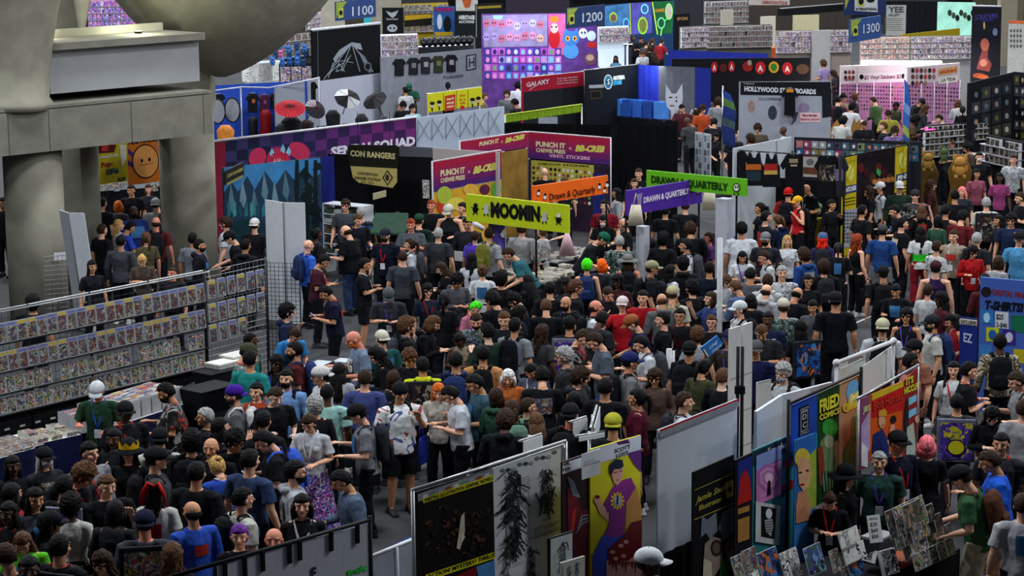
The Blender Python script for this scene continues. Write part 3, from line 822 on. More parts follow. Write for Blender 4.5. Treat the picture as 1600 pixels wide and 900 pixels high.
# == SETTING
A1 = R(39.0); U1 = V((math.sin(A1),math.cos(A1),0)); U2 = V((-math.cos(A1),math.sin(A1),0)); ZZ = V((0,0,1))
def con(): return mat('959284',.9,0,.16,2.2,0,.15)
def con2(): return mat('7c7a70',.9,0,.14,3.0,0,.15)
mb = MB(); mb.box((0,90,-.1),(150,190,.2),mat('3a3b3e',.8,0,.18,1.3)); mb.build('floor',kind='structure')
mb = MB(); mb.box((0,172,5),(150,.4,10.2),mat('4c4a48',.9,0,.1,.5)); mb.build('wall_back',kind='structure')
for nm,x in (('wall_left',-48),('wall_right',52)):
  mb = MB(); mb.box((x,95,5),(.4,155,10.2),mat('3a3a3c',.9,0,.1,.5)); mb.build(nm,kind='structure')
# blue tape lines on the aisle floor
for a,b_,c,nm in (((585,868),(648,838),'2a56b0','blue'),((640,800),(760,758),'2a56b0','blue'),((1330,508),(1362,494),'b8b8b8','white'),((760,812),(700,836),'2a56b0','blue')):
  p,q = at(*a,.0),at(*b_,.0); d = (q-p).normalized(); mb = MB()
  mb.box((p+q)/2+V((0,0,.003)),((q-p).length,.05,.004),mat(c,.6,0,0),(d,V((-d.y,d.x,0)),ZZ))
  o = mb.build('floor_tape',label='%s tape line on the dark floor at %s'%(nm,{585: 'the grey skirted stall',640: 'the feet of the white jersey man',1330: 'the wide aisle',760: 'the hanging painting banner'}[a[0]]),cat='tape',org=V((p.x,p.y,0)))
# -- concrete trunk, beams and columns on the left
def vcyl(name,x,ybase,r0,z0,z1,r1=None,m=None,dist=None,n=28,box=False,prof=None):
  p = atd(x,ybase,dist); mb = MB()
  if box: mb.box((p.x,p.y,(z0+z1)/2),(r0*2,r0*2,z1-z0),m or con(),(U1,U2,ZZ))
  else: mb.tube([(p.x,p.y,z) for z,r in prof],[r for z,r in prof],m or con(),n)
  return mb.build(name,kind='structure',org=V((p.x,p.y,z0)))
def zat(px,py,d): return atd(px,py,d).z
for x_,d_ in ((53,44),(118,47.5),(294,48)): q_ = atd(x_,300,d_); OBST.append((V((q_.x,q_.y,0)),V((1,0,0)),V((0,1,0)),.5,.5))
vcyl('column_left',53,300,0,0,3.3,dist=44,prof=[(0,.58),(3.4,.58)])
vcyl('column_middle',118,300,0,0,3.4,dist=47.5,prof=[(0,.52),(3.6,.52)])
vcyl('column_right',294,300,0,0,3.4,dist=48.0,prof=[(0,.60),(3.6,.60)])
bp = Pan((-150,192),(331,147),4.25)
mb = MB(); z0 = bp.sz(100,234)[1]; bp.board(mb,con2(),z0,t=2.6); mb.box(bp.pt(bp.L/2,4.3,-1.3),(bp.L,2.6,.06),con2(),(bp.e,bp.n,ZZ))
for a in (12,76,205,318): mb.box(bp.pt(bp.sz(a,180)[0],(z0+4.25)/2,.002),(.02,.004,4.25-z0),mat('55534a',.9,0,0),(bp.e,bp.n,ZZ))
mb.build('trim_1',kind='structure')
up = Pan((76,79),(310,62),5.35)
mb = MB(); z1 = up.sz(80,147)[1]; up.board(mb,mat('9d9fa2',.85,0,.06,1.5),z1,t=1.6); mb.build('trim_2',kind='structure')
mb = MB(); mb.box(up.pt(up.L/2,5.43,-.75),(up.L+.05,1.9,.14),con2(),(up.e,up.n,ZZ)); mb.box(up.pt(up.L/2,5.55,-1.2),(up.L*.98,.08,.22),con(),(up.e,up.n,ZZ)); mb.build('trim_3',kind='structure')
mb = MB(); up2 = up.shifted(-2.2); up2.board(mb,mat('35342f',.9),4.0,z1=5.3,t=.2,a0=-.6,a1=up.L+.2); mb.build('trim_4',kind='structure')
# flaring trunks above
d = 50.0; k = d/FPX
mb = MB(); zs = [(120,8),(112,30),(100,52),(88,72),(75,90),(60,106),(50,118),(38,131),(25,143),(12,154),(0,164),(-20,178),(-60,200),(-110,215),(-220,235)]
mb.tube([atd(345,y,d) for y,r in zs],[r*k for y,r in zs],con(),48); mb.build('column_flared',kind='structure')
mb = MB(); q0 = atd(255,140,50.2); q1 = atd(329,140,50.2); mb.box(((q0.x+q1.x)/2,q0.y+.4,5.0),(q1.x-q0.x,.9,3.2),con()); mb.build('column_pier',kind='structure')
d2 = 43.6; k2 = d2/FPX
mb = MB(); zs = [(168,74),(158,76),(150,70),(100,72),(60,76),(20,82),(0,86),(-60,98),(-200,120)]
mb.tube([atd(6,y,d2) for y,r in zs],[r*k2 for y,r in zs],con(),40); mb.build('column_trunk',kind='structure')
d3 = 47.5; k3 = d3/FPX
mb = MB(); zs = [(55,3),(42,6),(0,13),(-60,24),(-200,50)]
mb.tube([atd(128,y,d3) for y,r in zs],[r*k3 for y,r in zs],con(),24); mb.build('column_fin',kind='structure')
mb = MB(); mb.box(atd(100,-30,49.5),(.75,.3,3.2),con2()); mb.build('trim_5',kind='structure')
# uplights standing on the ledge
def lamp(name,p,power,col,label,size=.12,spot=None,stand=False):
  t = thing(name,p,label,'light'); mb = MB(); mb.tube([p+V((0,0,0)),p+V((0,0,.05))],[.07,.09],blk(),12); mb.build('housing',t)
  mb = MB(); mb.tube([p+V((0,0,.05)),p+V((0,0,.055))],[.08,.08],mat('fff6c8',.4,0,0,emit=6),12); mb.build('lens',t)
  if stand: mb = MB(); mb.tube([V((p.x,p.y,0)),p],.03,blk(),6); mb.build('stand',t)
  l = bpy.data.lights.new(name+'_bulb','POINT'); l.energy = power; l.color = col; l.shadow_soft_size = size
  o = bpy.data.objects.new('bulb',l); C.objects.link(o); o.parent = t; o.location = (0,0,.22); return t
lamp('uplight',up.pt(2.5,5.52,-.5),60,(.97,1,.68),'small uplight on the concrete ledge beside the flared trunk')
lamp('uplight',up.pt(.45,5.52,-.9),30,(1,.98,.75),'small uplight on the ledge in front of the dark fin')
# == STALL FURNITURE
def zb(p,x,y): return p.sz(x,y)[1]
def panel_thing(name,label,cat,a,b,z,by,base,art=None,t=.04,post=None,z0=None,cloth=False,group=None,z2=None):
  """an upright sheet with printed art; by = bottom edge pixel under its left top corner; post = list of x pixels"""
  p = Pan(a,b,z,z2); zz0 = z0 if z0 is not None else zb(p,a[0],by)
  if zz0<.9: OBST.append((p.pt(p.L/2,0),p.e,p.n,p.L/2,.05))
  root = thing(name,p.pt(p.L/2,0),label,cat,group)
  mb = MB()
  if cloth: p.cloth(mb,base,zz0,fold=.02)
  else: p.board(mb,base,zz0,t=t)
  if art: art(p,mb)
  mb.build('printed_panel' if art else 'sheet',root)
  if post is not None:
    for x in post:
      aa,_ = p.sz(x,a[1]); mb = MB(); mb.tube([p.pt(aa,0,-.06),p.pt(aa,z+.03,-.06)],.022,steel(),8); mb.tube([p.pt(aa,0,-.06),p.pt(aa,.02,-.06)],.16,steel(),12); mb.build('post',root)
    mb = MB(); mb.tube([p.pt(-.03,z,-.05),p.pt(p.L+.03,z,-.05)],.02,steel(),8); mb.build('rail',root)
  return root,p
def table(name,label,a,b,z,depth,cover,side=1,top='d8d8da',group=None,inward=None):
  """table by the two pixels of its nearer top edge; depth runs away from the camera"""
  P0,P1 = at(*a,z),at(*b,z); e = (P1-P0).normalized(); L = (P1-P0).length; n = V((-e.y,e.x,0))
  if n.dot(P0-CAM)<0: n = -n
  c = (P0+P1)/2+n*depth/2
  root = thing(name,(c.x,c.y,0),label,'table',group); mb = MB()
  mb.box((c.x,c.y,z-.02),(L,depth,.04),mat(top,.6),(e,n,ZZ)); mb.build('tabletop',root)
  mb = MB(); N = 60; vs = []; fs = []
  cor = [P0,P1,P1+n*depth,P0+n*depth,P0]
  pts = []
  for i in range(4):
    sgl = (cor[i+1]-cor[i]); m_ = max(3,int(sgl.length*9)); nn = V((sgl.y,-sgl.x,0)).normalized()
    for j in range(m_): pts.append((cor[i]+sgl*j/m_,nn,j))
  for p,nn,j in pts:
    w_ = .02*(j%2)+.004
    vs.append(V((p.x,p.y,z+.004))+nn*.004); vs.append(V((p.x,p.y,.02))+nn*w_)
  n_ = len(pts)
  for i in range(n_):
    q = (i+1)%n_; fs.append((2*i,2*i+1,2*q+1,2*q))
  mb.add(vs,fs,mat(cover,.9,0,.12),True); mb.build('table_skirt',root)
  OBST.append((V((c.x,c.y,0)),e,n,L/2,depth/2))
  for cx,cy in ((.06,.06),(L-.06,.06),(.06,depth-.06),(L-.06,depth-.06)):
    q = P0+e*cx+n*cy; mb = MB(); mb.tube([(q.x,q.y,0),(q.x,q.y,z-.04)],.018,steel(),6); mb.build('leg',root)
  return root,P0,e,n,L
_bk = {}
def copy_obj(o,loc,rot=0.0,label=None,group=None,sc=None,tilt=None):
  c = o.copy(); C.objects.link(c); c.location = loc
  c.rotation_euler = (tilt or 0.0,0,rot)
  if sc: c.scale = sc
  if label: c['label'] = label
  if group: c['group'] = group
  return c
def proto_box(name,size,mats,cat,label,group):
  """small box thing: art on the front and top, paper on the edges"""
  mb = MB(); x,y,z = size
  mb.box((0,0,z/2),size,mats[1]); e = .002
  mb.quad((-x/2+.004,-y/2+.004,z+e),(x/2-.004,-y/2+.004,z+e),(x/2-.004,y/2-.004,z+e),(-x/2+.004,y/2-.004,z+e),mats[0])
  mb.quad((-x/2+.004,-y/2-e,.004),(x/2-.004,-y/2-e,.004),(x/2-.004,-y/2-e,z-.004),(-x/2+.004,-y/2-e,z-.004),mats[0])
  me = mb.mesh(name); me.name = name
  return me
_px = {}
def lay(kind,P0,e,n,z,rows,cols,dx,dy,label,group,cat,size,art,a0=.12,b0=.12,jit=.02,skip=.0,seed=1,edge='d8d4c8',stack=1):
  """countable goods set out in rows on a table, each its own object"""
  rnd = random.Random(seed); rz = math.atan2(e.y,e.x)
  key = (kind,size,art.__name__ if hasattr(art,'__name__') else str(art),edge,id(art))
  if key not in _px: _px[key] = proto_box(kind,size,[art(),mat(edge,.7,0,0)],cat,label,group)
  me = _px[key]
  for j in range(rows):
    for i in range(cols):
      if rnd.random()<skip: continue
      for s_ in range(stack if stack == 1 else rnd.randint(1,stack)):
        p = P0+e*(a0+i*dx+rnd.uniform(-jit,jit))+n*(b0+j*dy+rnd.uniform(-jit,jit))
        o = bpy.data.objects.new(kind,me); C.objects.link(o); o.location = (p.x,p.y,z+s_*(size[2]+.002)); o.rotation_euler = (0,0,rz+rnd.uniform(-.08,.08))
        tag(o,label,cat,group)
# -- long wall of graded comics on wire grid, left ------------------
wp = Pan((-60,497),(318,424),2.35)
OBST.append((wp.pt(wp.L/2,0),wp.e,wp.n,wp.L/2,.1))
root = thing('comic_display_wall',wp.pt(wp.L/2,0),'long black wire grid wall filled with rows of comics, left of the crowd','display wall')
for k in range(4):
  mb = MB(); a0 = wp.L*k/4; wp.grid(mb,mat('2a2b2e',.5,.5,0),.02,.085 if False else .12,.0035,a0+.01,a0+wp.L/4-.01); mb.build('wire_grid',root)
for k in range(5):
  mb = MB(); a0 = wp.L*k/4; mb.tube([wp.pt(a0,0),wp.pt(a0,2.38)],.02,mat('1c1d20',.5,.4,0),8); mb.build('post',root)
mb = MB(); mb.tube([wp.pt(0,2.36),wp.pt(wp.L,2.36)],.016,mat('b0b2b6',.4,.5,0),8); mb.tube([wp.pt(0,2.36,.14),wp.pt(wp.L,2.36,.14)],.010,mat('b0b2b6',.4,.5,0),8); mb.build('top_rail',root)
mb = MB(); a,z_ = wp.sz(0,650); wp.board(mb,mat('0e0f12',.9,0,.1),max(.7,zb(wp,0,694)),z1=z_-.02,t=.10)
for i in range(16): mb.box(wp.pt(.4+i*wp.L/16.5,z_-.22,.03),(.10,.01,.03),mat('a8a8a0'),(wp.e,wp.n,ZZ))
wp.board(mb,mat('101115',.95),.35,z1=z_-.02,t=.02); mb.build('valance',root)
slab_mats = dict(y=mat('b8a24a',.5,0,0),b=mat('6a6ea0',.5,0,0),w=mat('c8c8c8',.5,0,0))
def slab_mesh(kind):
  if kind not in _bk:
    mb = MB(); w_,h_ = (.178,.30) if kind != 'bag' else (.168,.262)
    mb.box((0,0,h_/2),(w_,.028 if kind != 'bag' else .006,h_),mat('a8acb4',.3,0,.05))
    y = -.0155 if kind != 'bag' else -.0045; x = w_/2-.010
    top = h_-.065 if kind != 'bag' else h_-.012
    mb.quad((-x,y,.010),(x,y,.010),(x,y,top),(-x,y,top),COVER() if kind != 'bag' else COVER2())
    if kind != 'bag': mb.quad((-x,y,top+.008),(x,y,top+.008),(x,y,h_-.010),(-x,y,h_-.010),slab_mats[kind])
    _bk[kind] = mb.mesh('comic_book')
  return _bk[kind]
rnd = random.Random(5)
rows = [(536,'yb','top'),(581,'yb','second'),(615,'p','third'),(648,'p','bottom')]
rz = math.atan2(wp.e.y,wp.e.x)
for by,kinds,nm in rows:
  z0 = zb(wp,0,by)
  mb = MB(); wp2 = wp.shifted(.05); mb.box(wp.pt(wp.L/2,z0-.012,.05),(wp.L,.07,.016),mat('1a1b1e',.5),(wp.e,wp.n,ZZ)); mb.build('shelf',root)
  dx = .192 if kinds == 'yb' else .176; n = int(wp.L/dx)
  for i in range(n):
    if rnd.random()<.03: continue
    kd = rnd.choice('yyb' if nm == 'second' else 'ybb') if kinds == 'yb' else 'bag'
    if rnd.random()<.06: kd = 'w' if kinds == 'yb' else 'bag'
    a = dx*(i+.5)+rnd.uniform(-.006,.006); side = 'left' if a<wp.L*.5 else 'right'
    o = bpy.data.objects.new('comic_book',slab_mesh(kd)); C.objects.link(o); o.location = wp.pt(a,z0,.045); o.rotation_euler = (R(-6),0,rz+rnd.uniform(-.03,.03))
    lb = {'y': 'graded comic in hard case with yellow label','b': 'graded comic in hard case with blue label','w': 'graded comic in hard case with white label','bag': 'bagged comic with bright cover'}[kd]+', %s row of grid wall'%nm
    tag(o,lb,'comic','%s, %s row of the grid wall'%({'y': 'yellow label comics','b': 'blue label comics','w': 'white label comics','bag': 'bagged comics'}[kd],nm))
# lighter grid return with fewer comics
wp3 = Pan((320,424),(414,404),2.35)
root = thing('wire_grid_rack',wp3.pt(wp3.L/2,0),'light wire grid rack of comics between the dark grid wall and white panel','rack')
mb = MB(); wp3.grid(mb,mat('8c8e92',.4,.6,0),.02,.10,.0035); mb.build('wire_grid',root)
for k in (0,1):
  mb = MB(); mb.tube([wp3.pt(k*wp3.L,0),wp3.pt(k*wp3.L,2.38)],.016,mat('2c2d30',.4,.6,0),8); mb.build('post',root)
for r_,by in enumerate((468,505,538)):
  z0 = zb(wp3,320,by)
  for i in range(6-(r_ == 2)*2):
    o = bpy.data.objects.new('comic_book',slab_mesh('b' if i%3 else 'y')); C.objects.link(o); o.location = wp3.pt(.12+i*wp3.L/6.2,z0,.03); o.rotation_euler = (R(-4),0,math.atan2(wp3.e.y,wp3.e.x))
    tag(o,'cased comic hung on the light grid rack, %s row'%('upper','middle','lower')[r_],'comic','comics on the light grid rack, %s row'%('upper','middle','lower')[r_])
# black gridwall panel in front of the white panel
gp = Pan((416,410),(467,412),1.80)
root = thing('grid_panel',gp.pt(gp.L/2,0),'free standing black wire grid panel in front of tall white panel','rack'); mb = MB(); gp.grid(mb,mat('17181a',.5,.4,0),.05,.075,.0045); mb.build('wire_grid',root)
for k in (0,1):
  mb = MB(); mb.tube([gp.pt(k*gp.L,0,-.02),gp.pt(k*gp.L,1.84,-.02)],.012,mat('17181a',.5,.4,0),6); mb.build('post',root)
def leaf_panel(label,x0,x1,x2,y,z,base_dx=0,dep=0):
  P0 = at(x0,y,z); P1 = at(x1,y+2,z)+V((0,-.22,0)); P2 = at(x2,y+5,z)
  root = thing('folding_panel',(P1.x,P1.y,0),label,'panel')
  for nm,p,q in (('panel_leaf',P0,P1),('panel_leaf',P1,P2)):
    e = q-p; e.z = 0; L = e.length; e.normalize(); n = V((-e.y,e.x,0)); sh = V((base_dx,0,0)); mb = MB()
    vs = [V((p.x,p.y,z)),V((q.x,q.y,z)),V((q.x,q.y,.02))+sh,V((p.x,p.y,.02))+sh]
    vs += [v+n*.03 for v in vs]; mb.add(vs,[(0,1,2,3),(7,6,5,4),(0,4,5,1),(1,5,6,2),(2,6,7,3),(3,7,4,0)],mat('c4c8d0',.6,0,.04)); mb.build(nm,root)
  mb = MB(); mb.tube([V((P1.x,P1.y-.01,z)),V((P1.x,P1.y-.01,.02))+V((base_dx,0,0))],.012,mat('55585e'),6); mb.build('hinge',root)
leaf_panel('tall white folding panel standing behind the black wire grid',414,444,476,312,2.42)
leaf_panel('tall white panel leaning in front of the left concrete columns',92,110,131,328,2.35,.25)
gp = Pan((68,401),(104,398),1.75)
root = thing('grid_panel',gp.pt(gp.L/2,0),'small grey wire grid with white card by left column','rack'); mb = MB(); gp.grid(mb,mat('8a8c90',.5,.4,0),.05,.09,.004); mb.build('wire_grid',root)
mb = MB(); gp.board(mb,mat('d8d8dc'),1.66,.2,.42,1.80,.01); gp.text(mb,'Comics',(78,412),(92,411),5,blk(),0,.02); mb.build('price_card',root)
# comic box tables behind the wall of sellers
def longbox(name_label,a,b,n_,z,P0,e,n,col,group):
  pass
BOXT = []
for lab,a,b,z,dep,sk in (('navy skirted table of comic boxes below the grid wall',(175,668),(300,628),.86,.75,'14183a'),
                ('navy skirted corner table with book stacks left of the green shirt seller',(58,694),(128,679),.78,.7,'10143a'),
                ('navy skirted table of magazines at the left picture edge',(-40,728),(56,700),.80,.8,'10143a')):
  BOXT.append(table('display_table',lab,a,b,z,dep,sk)+(z,))
def comic_box(P,e,n,z,lab,grp,L=.62,W=.2,hgt=.27,col='a4a5a8',cnt=26,seed=0):
  t = thing('comic_box',(P.x,P.y,z),lab,'box',grp,math.atan2(e.y,e.x)); rnd = random.Random(seed)
  c = V((P.x,P.y,z)); mb = MB(); m = mat(col,.8)
  for sx in (-1,1): mb.box(c+e*(sx*W/2)+ZZ*(hgt/2),(.006,L,hgt),m,(e,n,ZZ))
  for sy in (-1,1): mb.box(c+n*(sy*L/2)+ZZ*(hgt/2),(W,.006,hgt),m,(e,n,ZZ))
  mb.box(c+ZZ*.004,(W,L,.008),m,(e,n,ZZ)); mb.build('carton',t)
  mb = MB()
  ms = [mat(x,.6,0,0) for x in ('b8bcc4','c05a4a','5a7ab0','d8d4c8','8a8c92','c8a860')]
  for i in range(cnt): mb.box(c+n*(-L/2+.02+(L-.04)*i/cnt)+ZZ*(hgt*.54+rnd.uniform(0,.012)),(W*.86,.008,hgt*.95),rnd.choice(ms),(e,(n+ZZ*.12).normalized(),ZZ))
  mb.build('comics',t)
root,P0,e,n,L,z = BOXT[0]
for i in range(int(L/.235)): comic_box(P0+e*(.12+i*.235)+n*.36,e,n,z,'white carton of bagged comics in the row below the grid wall','comic boxes below the grid wall',seed=i)
root,P0,e,n,L,z = BOXT[1]
for i in range(2): comic_box(P0+e*(.9+i*.235)+n*.36,e,n,z,'white carton of comics beside the green shirt seller','comic boxes beside the green shirt seller',seed=i+20,hgt=.22)
lay('graphic_novel',P0,e,n,z,2,3,.24,.26,'graphic novel stacked on the navy corner table','graphic novels on the navy corner table','book',(.18,.26,.03),COVER2,.12,.16,.01,0,3,stack=4)
root,P0,e,n,L,z = BOXT[2]
lay('magazine',P0,e,n,z,3,6,.22,.26,'magazine on the table at the left picture edge','magazines at the left picture edge','magazine',(.19,.25,.012),COVER,.15,.14,.03,0,4,stack=3)
# black bin and pale cartons at the end of the wall
def bin_(name,lab,x,y,z,size,col,lid=None,cat='box',rot=None):
  p = at(x,y,z); t = thing(name,(p.x,p.y,z-size[2]),lab,cat); ax = (U1,-U2,ZZ)
  mb = MB(); c = V((p.x,p.y,z-size[2]/2)); q = []
  for zz,k_ in ((-.5,.9),(.5,1.0)):
    for sx,sy in ((-1,-1),(1,-1),(1,1),(-1,1)): q.append(c+U1*(sx*size[0]/2*k_)+U2*(sy*size[1]/2*k_)+ZZ*(zz*size[2]))
  mb.add(q,[(3,2,1,0),(4,5,6,7),(0,1,5,4),(1,2,6,5),(2,3,7,6),(3,0,4,7)],mat(col,.6)); mb.build('container',t)
  mb = MB(); mb.box(c+ZZ*(size[2]/2+.012),(size[0]*1.05,size[1]*1.05,.028),mat(lid or col,.5),ax); mb.build('lid',t)
table('display_table','black table holding bins at the end of the grid wall',(300,640),(392,592),.74,.8,'101218',top='26272c')
bin_('storage_bin','black plastic storage bin behind the purple cap man',326,606,1.08,(.72,.48,.34),'121316')
bin_('storage_bin','flat black case behind the black storage bin',338,580,1.0,(.62,.42,.2),'17181c')
bin_('carton','white lidded carton on the table by the olive cap man',352,566,1.08,(.55,.32,.28),'c8c8c2','dcdcd4')
bin_('carton','pale carton behind the white lidded carton',370,555,1.12,(.45,.32,.3),'b8bab8','d0d0ca')
# == FRONT RIGHT BANNER STALLS
Y,K_,W_ = 'd8d020','0e0e12','d0d4da'
def ink(seed,x,y,w_,h_,p,mb,n=14,col='26272b'):
  """pen drawing of a standing spiny figure: overlapping strokes"""
  rnd = random.Random(seed); m = mat(col,.7,0,0); m2 = mat('8c8e90',.7,0,0)
  p.poly(mb,[(x-w_*.20,y+h_),(x-w_*.28,y+h_*.5),(x-w_*.14,y+h_*.12),(x,y),(x+w_*.14,y+h_*.12),(x+w_*.28,y+h_*.5),(x+w_*.2,y+h_)],m2,.006)
  for i in range(n*3):
    cy = y+h_*rnd.random(); cx = x+w_*rnd.uniform(-.25,.25); a = rnd.uniform(-1.2,1.2); l = h_*rnd.uniform(.06,.2)
    p.line(mb,[(cx,cy),(cx+math.sin(a)*l,cy+math.cos(a)*l)],w_*rnd.uniform(.03,.08),m,.008+i*.0004)
def caplines(p,mb,x0,y0,x1,y1,n,dy,wd=.8,col='55565a'):
  m = mat(col,.7,0,0)
  for i in range(n): p.line(mb,[(x0,y0+i*dy),(x1-(i%3)*(x1-x0)*.08,y1+i*dy)],wd,m,.006)
# -- pipe stand with horror painting and two ink drawing sheets
def art_dark(p,mb):
  q = lambda pts,c,l=.005,r=.6: p.poly(mb,pts,mat(c,r,0,.2,4),l)
  q([(651,783),(770,742),(773,872),(662,905)],'15100f',.003)
  q([(652,772),(770,732),(771,742),(653,784)],'8a8c90',.004); 
  for i in range(9): q([(660+i*12,774-i*4.1),(668+i*12,771-i*4.1),(668+i*12,776-i*4.1),(660+i*12,779-i*4.1)],['c8c8cc','6a8a5a','9aa0a8','a04038'][i%4],.006)
  q([(659,779),(770,741),(771,751),(661,786)],Y,.008)
  p.text(mb,'WRITING ILLUSTRATION GRAPHIC NOVELS',(662,784.5),(769,749),6,mat(K_),.02,.012)
  q([(664,898),(772,862),(773,872),(668,907)],Y,.008)
  p.text(mb,'ACTION! MYSTERY!',(667,904),(743,879),6.5,mat(K_),.02,.012); p.text(mb,'THRILLS!',(746,878),(772,869),6.5,mat(K_),.02,.012)
  q([(700,905),(744,885),(744,915),(700,925)],'7a1418',.005); q([(744,885),(772,875),(773,900),(748,910)],'4a86c0',.005)
  rnd = random.Random(3)
  for i in range(150):
    x = rnd.gauss(716,26); y = rnd.gauss(830,20)+(716-x)*.25
    if 662<x<766 and 790<y<866: p.oval(mb,x,y,rnd.uniform(1.2,4),rnd.uniform(1.5,5),mat(rnd.choice(['2a1814','4a2a20','1a1210','5a3a2c','181c20','301416','120f0e']),.6,0,.1),.006+i*.0001,9,rnd.random()*3)
  q([(718,806),(723,800),(724,830),(721,842),(716,858),(711,856),(713,842)],'c8c0a8',.024); q([(720,830),(724,838),(720,846),(716,838)],'e0d8c0',.026)
root,pp = panel_thing('hanging_banner','dark figure painting banner with yellow text bands on the pipe stand','banner',(650,769),(770,732),2.2,950,mat('16110f',.6,0,.15,3),art_dark,.02)
def art_ink(p,mb):
  wm = mat('c2c6ca',.7,0,.08,5)
  for i in range(10): p.oval(mb,785+i*9,735-i*3.2+(i%3)*2,4,3,mat(['6a6c70','3a3c40','9a9c9e'][i%3],.7,0,0),.005+i*.0004,7)
  ink(1,800,733,42,125,p,mb,40); ink(2,852,732,26,70,p,mb,26)
  p.line(mb,[(836,770),(846,790),(842,806)],2.5,mat('3a3c40'),.01); p.line(mb,[(866,760),(858,785),(864,802)],2.5,mat('3a3c40'),.01)
  p.text(mb,'lo-th',(848,815),(860,811),5,mat(K_),0,.01)
  caplines(p,mb,833,826,874,814,6,3.2)
  caplines(p,mb,812,748,824,744,8,3.4,.6)
  p.line(mb,[(776,858),(885,824)],1,mat('8a8c90'),.01); p.line(mb,[(826,742),(827,842)],.8,mat('9a9c9e'),.01)
  ink(5,790,858,18,60,p,mb,14); ink(6,829,854,22,60,p,mb,18); caplines(p,mb,800,870,818,864,5,4,.6)
root,pp = panel_thing('hanging_banner','white banner of ink creature drawings on the pipe stand','banner',(770,732),(883,693),2.2,950,mat('c6cace',.7,0,.06,4),art_ink,.02)
st = Pan((648,768),(887,691),2.23)
root = thing('pipe_stand',st.pt(st.L/2,0),'steel pipe stand carrying the painting and drawing banners','stand'); mb = MB(); mb.tube([st.pt(-.02,2.24,-.03),st.pt(st.L,2.24,-.03)],.022,steel()); mb.build('rail',root)
for a in (0,st.L):
  mb = MB(); mb.tube([st.pt(a,0,-.03),st.pt(a,2.24,-.03)],.022,steel()); mb.build('post',root); mb = MB(); mb.tube([st.pt(a,0,-.03),st.pt(a,.02,-.03)],.2,steel(),14); mb.build('base',root)
def small_frame(lab,x,y,w_,h_,z,bg,fn,frame='141416',slope=-.30):
  p = Pan((x,y),(x+w_,y+slope*w_),z); z0 = zb(p,x,y+h_); root = thing('framed_print',p.pt(p.L/2,z0),lab,'picture'); mb = MB(); p.board(mb,mat(frame,.5),z0,t=.03); mb.build('frame',root)
  mb = MB(); p.poly(mb,[(x+2,y+2+slope*2),(x+w_-2,y+2+slope*(w_-2)),(x+w_-2,y+h_-2+slope*(w_-2)),(x+2,y+h_-2+slope*2)],mat(bg,.6,0,.05),.004); fn(p,mb); mb.build('print',root); return p
small_frame('framed ink drawing of a tall spiny creature in black frame',858,841,38,95,1.62,'bfc3c6',lambda p,mb: (ink(9,879,845,18,66,p,mb,16),caplines(p,mb,863,870,870,868,5,4,.5)))
small_frame('pale sheet with dark moth-like creature drawing below the framed ink drawing',877,880,37,70,1.36,'b8bab0',lambda p,mb: (ink(11,889,884,10,24,p,mb,8),ink(12,901,878,12,26,p,mb,8)),'b0b2aa')
# -- Scott Lost banner and its neighbour
def art_scott(p,mb):
  q = lambda pts,c,l=.006: p.poly(mb,pts,mat(c,.55,0,.06,4),l)
  q([(922,703),(1001,680),(1001,704),(922,728)],'c8ccd6',.006)
  q([(962,691),(980,686),(984,692),(966,695)],'4a1a5a',.008)
  p.text(mb,'SCOTT',(959,708),(984,700),6.5,mat(K_),.02,.012); p.text(mb,'LOST',(962,715),(981,709),6,mat(K_),.02,.012)
  q([(980,708),(1001,702),(1001,738),(990,726)],'5a2470',.009)
  # long-armed man in a purple star tee and blue jeans
  q([(925,868),(940,838),(960,828),(978,836),(973,850),(950,870),(948,925),(925,930)],'3a4ab8',.010)
  q([(943,836),(950,820),(952,800),(951,772),(957,760),(972,750),(985,746),(992,762),(976,788),(974,834),(960,840)],'8a2c86',.012)
  q([(951,772),(943,786),(947,800),(952,800)],'7a2676',.013)
  q([(944,792),(932,780),(930,786),(936,802),(950,816),(950,800)],'d8a088',.011); p.oval(mb,933,781,6,6,mat('d8a088'),.013); p.oval(mb,932,776,4,3,mat('6a1a18'),.015)
  q([(978,770),(992,756),(1001,790),(1001,842),(976,838)],'d0924a',.011)
  for i in range(12):
    a = i*math.pi/6; q([(963,782),(963+9*math.cos(a-.2),782+12*math.sin(a-.2)),(963+12*math.cos(a),782+15*math.sin(a)),(963+9*math.cos(a+.2),782+12*math.sin(a+.2))],'e8c030',.016+i*.0003)
  p.oval(mb,963,782,6,8,mat('c0c4d0'),.021); p.line(mb,[(963,774),(962,788)],3,mat('20306a'),.023)
  q([(952,734),(955,726),(966,724),(972,732),(971,746),(964,758),(958,754)],'d8a088',.014); q([(951,736),(952,724),(960,717),(971,718),(973,728),(968,732),(958,733),(954,742)],'15203a',.017)
  p.line(mb,[(958,738),(963,737)],1.2,mat(K_),.018); p.line(mb,[(966,736),(970,735)],1.2,mat(K_),.018); p.line(mb,[(961,750),(966,749)],1,mat('7a2a2a'),.018)
  q([(975,834),(985,816),(1001,812),(1001,860),(980,875),(950,880),(948,858)],'701416',.020)
  for x,y in ((955,862),(968,852),(976,846),(960,872),(972,868)): p.oval(mb,x,y,4,3,mat('c8967a'),.023)
  for i in range(10): q([(948+i*5,878),(953+i*5,876),(951+i*5,884+(i%3)*6)],'701416',.022)
  q([(946,876),(1001,858),(1001,930),(946,930)],'c8968a',.018)
root,pp = panel_thing('hanging_banner','yellow banner of a man in purple star tee reading SCOTT LOST','banner',(922,702),(1001,680),2.18,960,mat('cfc81c',.55,0,.05,3),art_scott,.02)
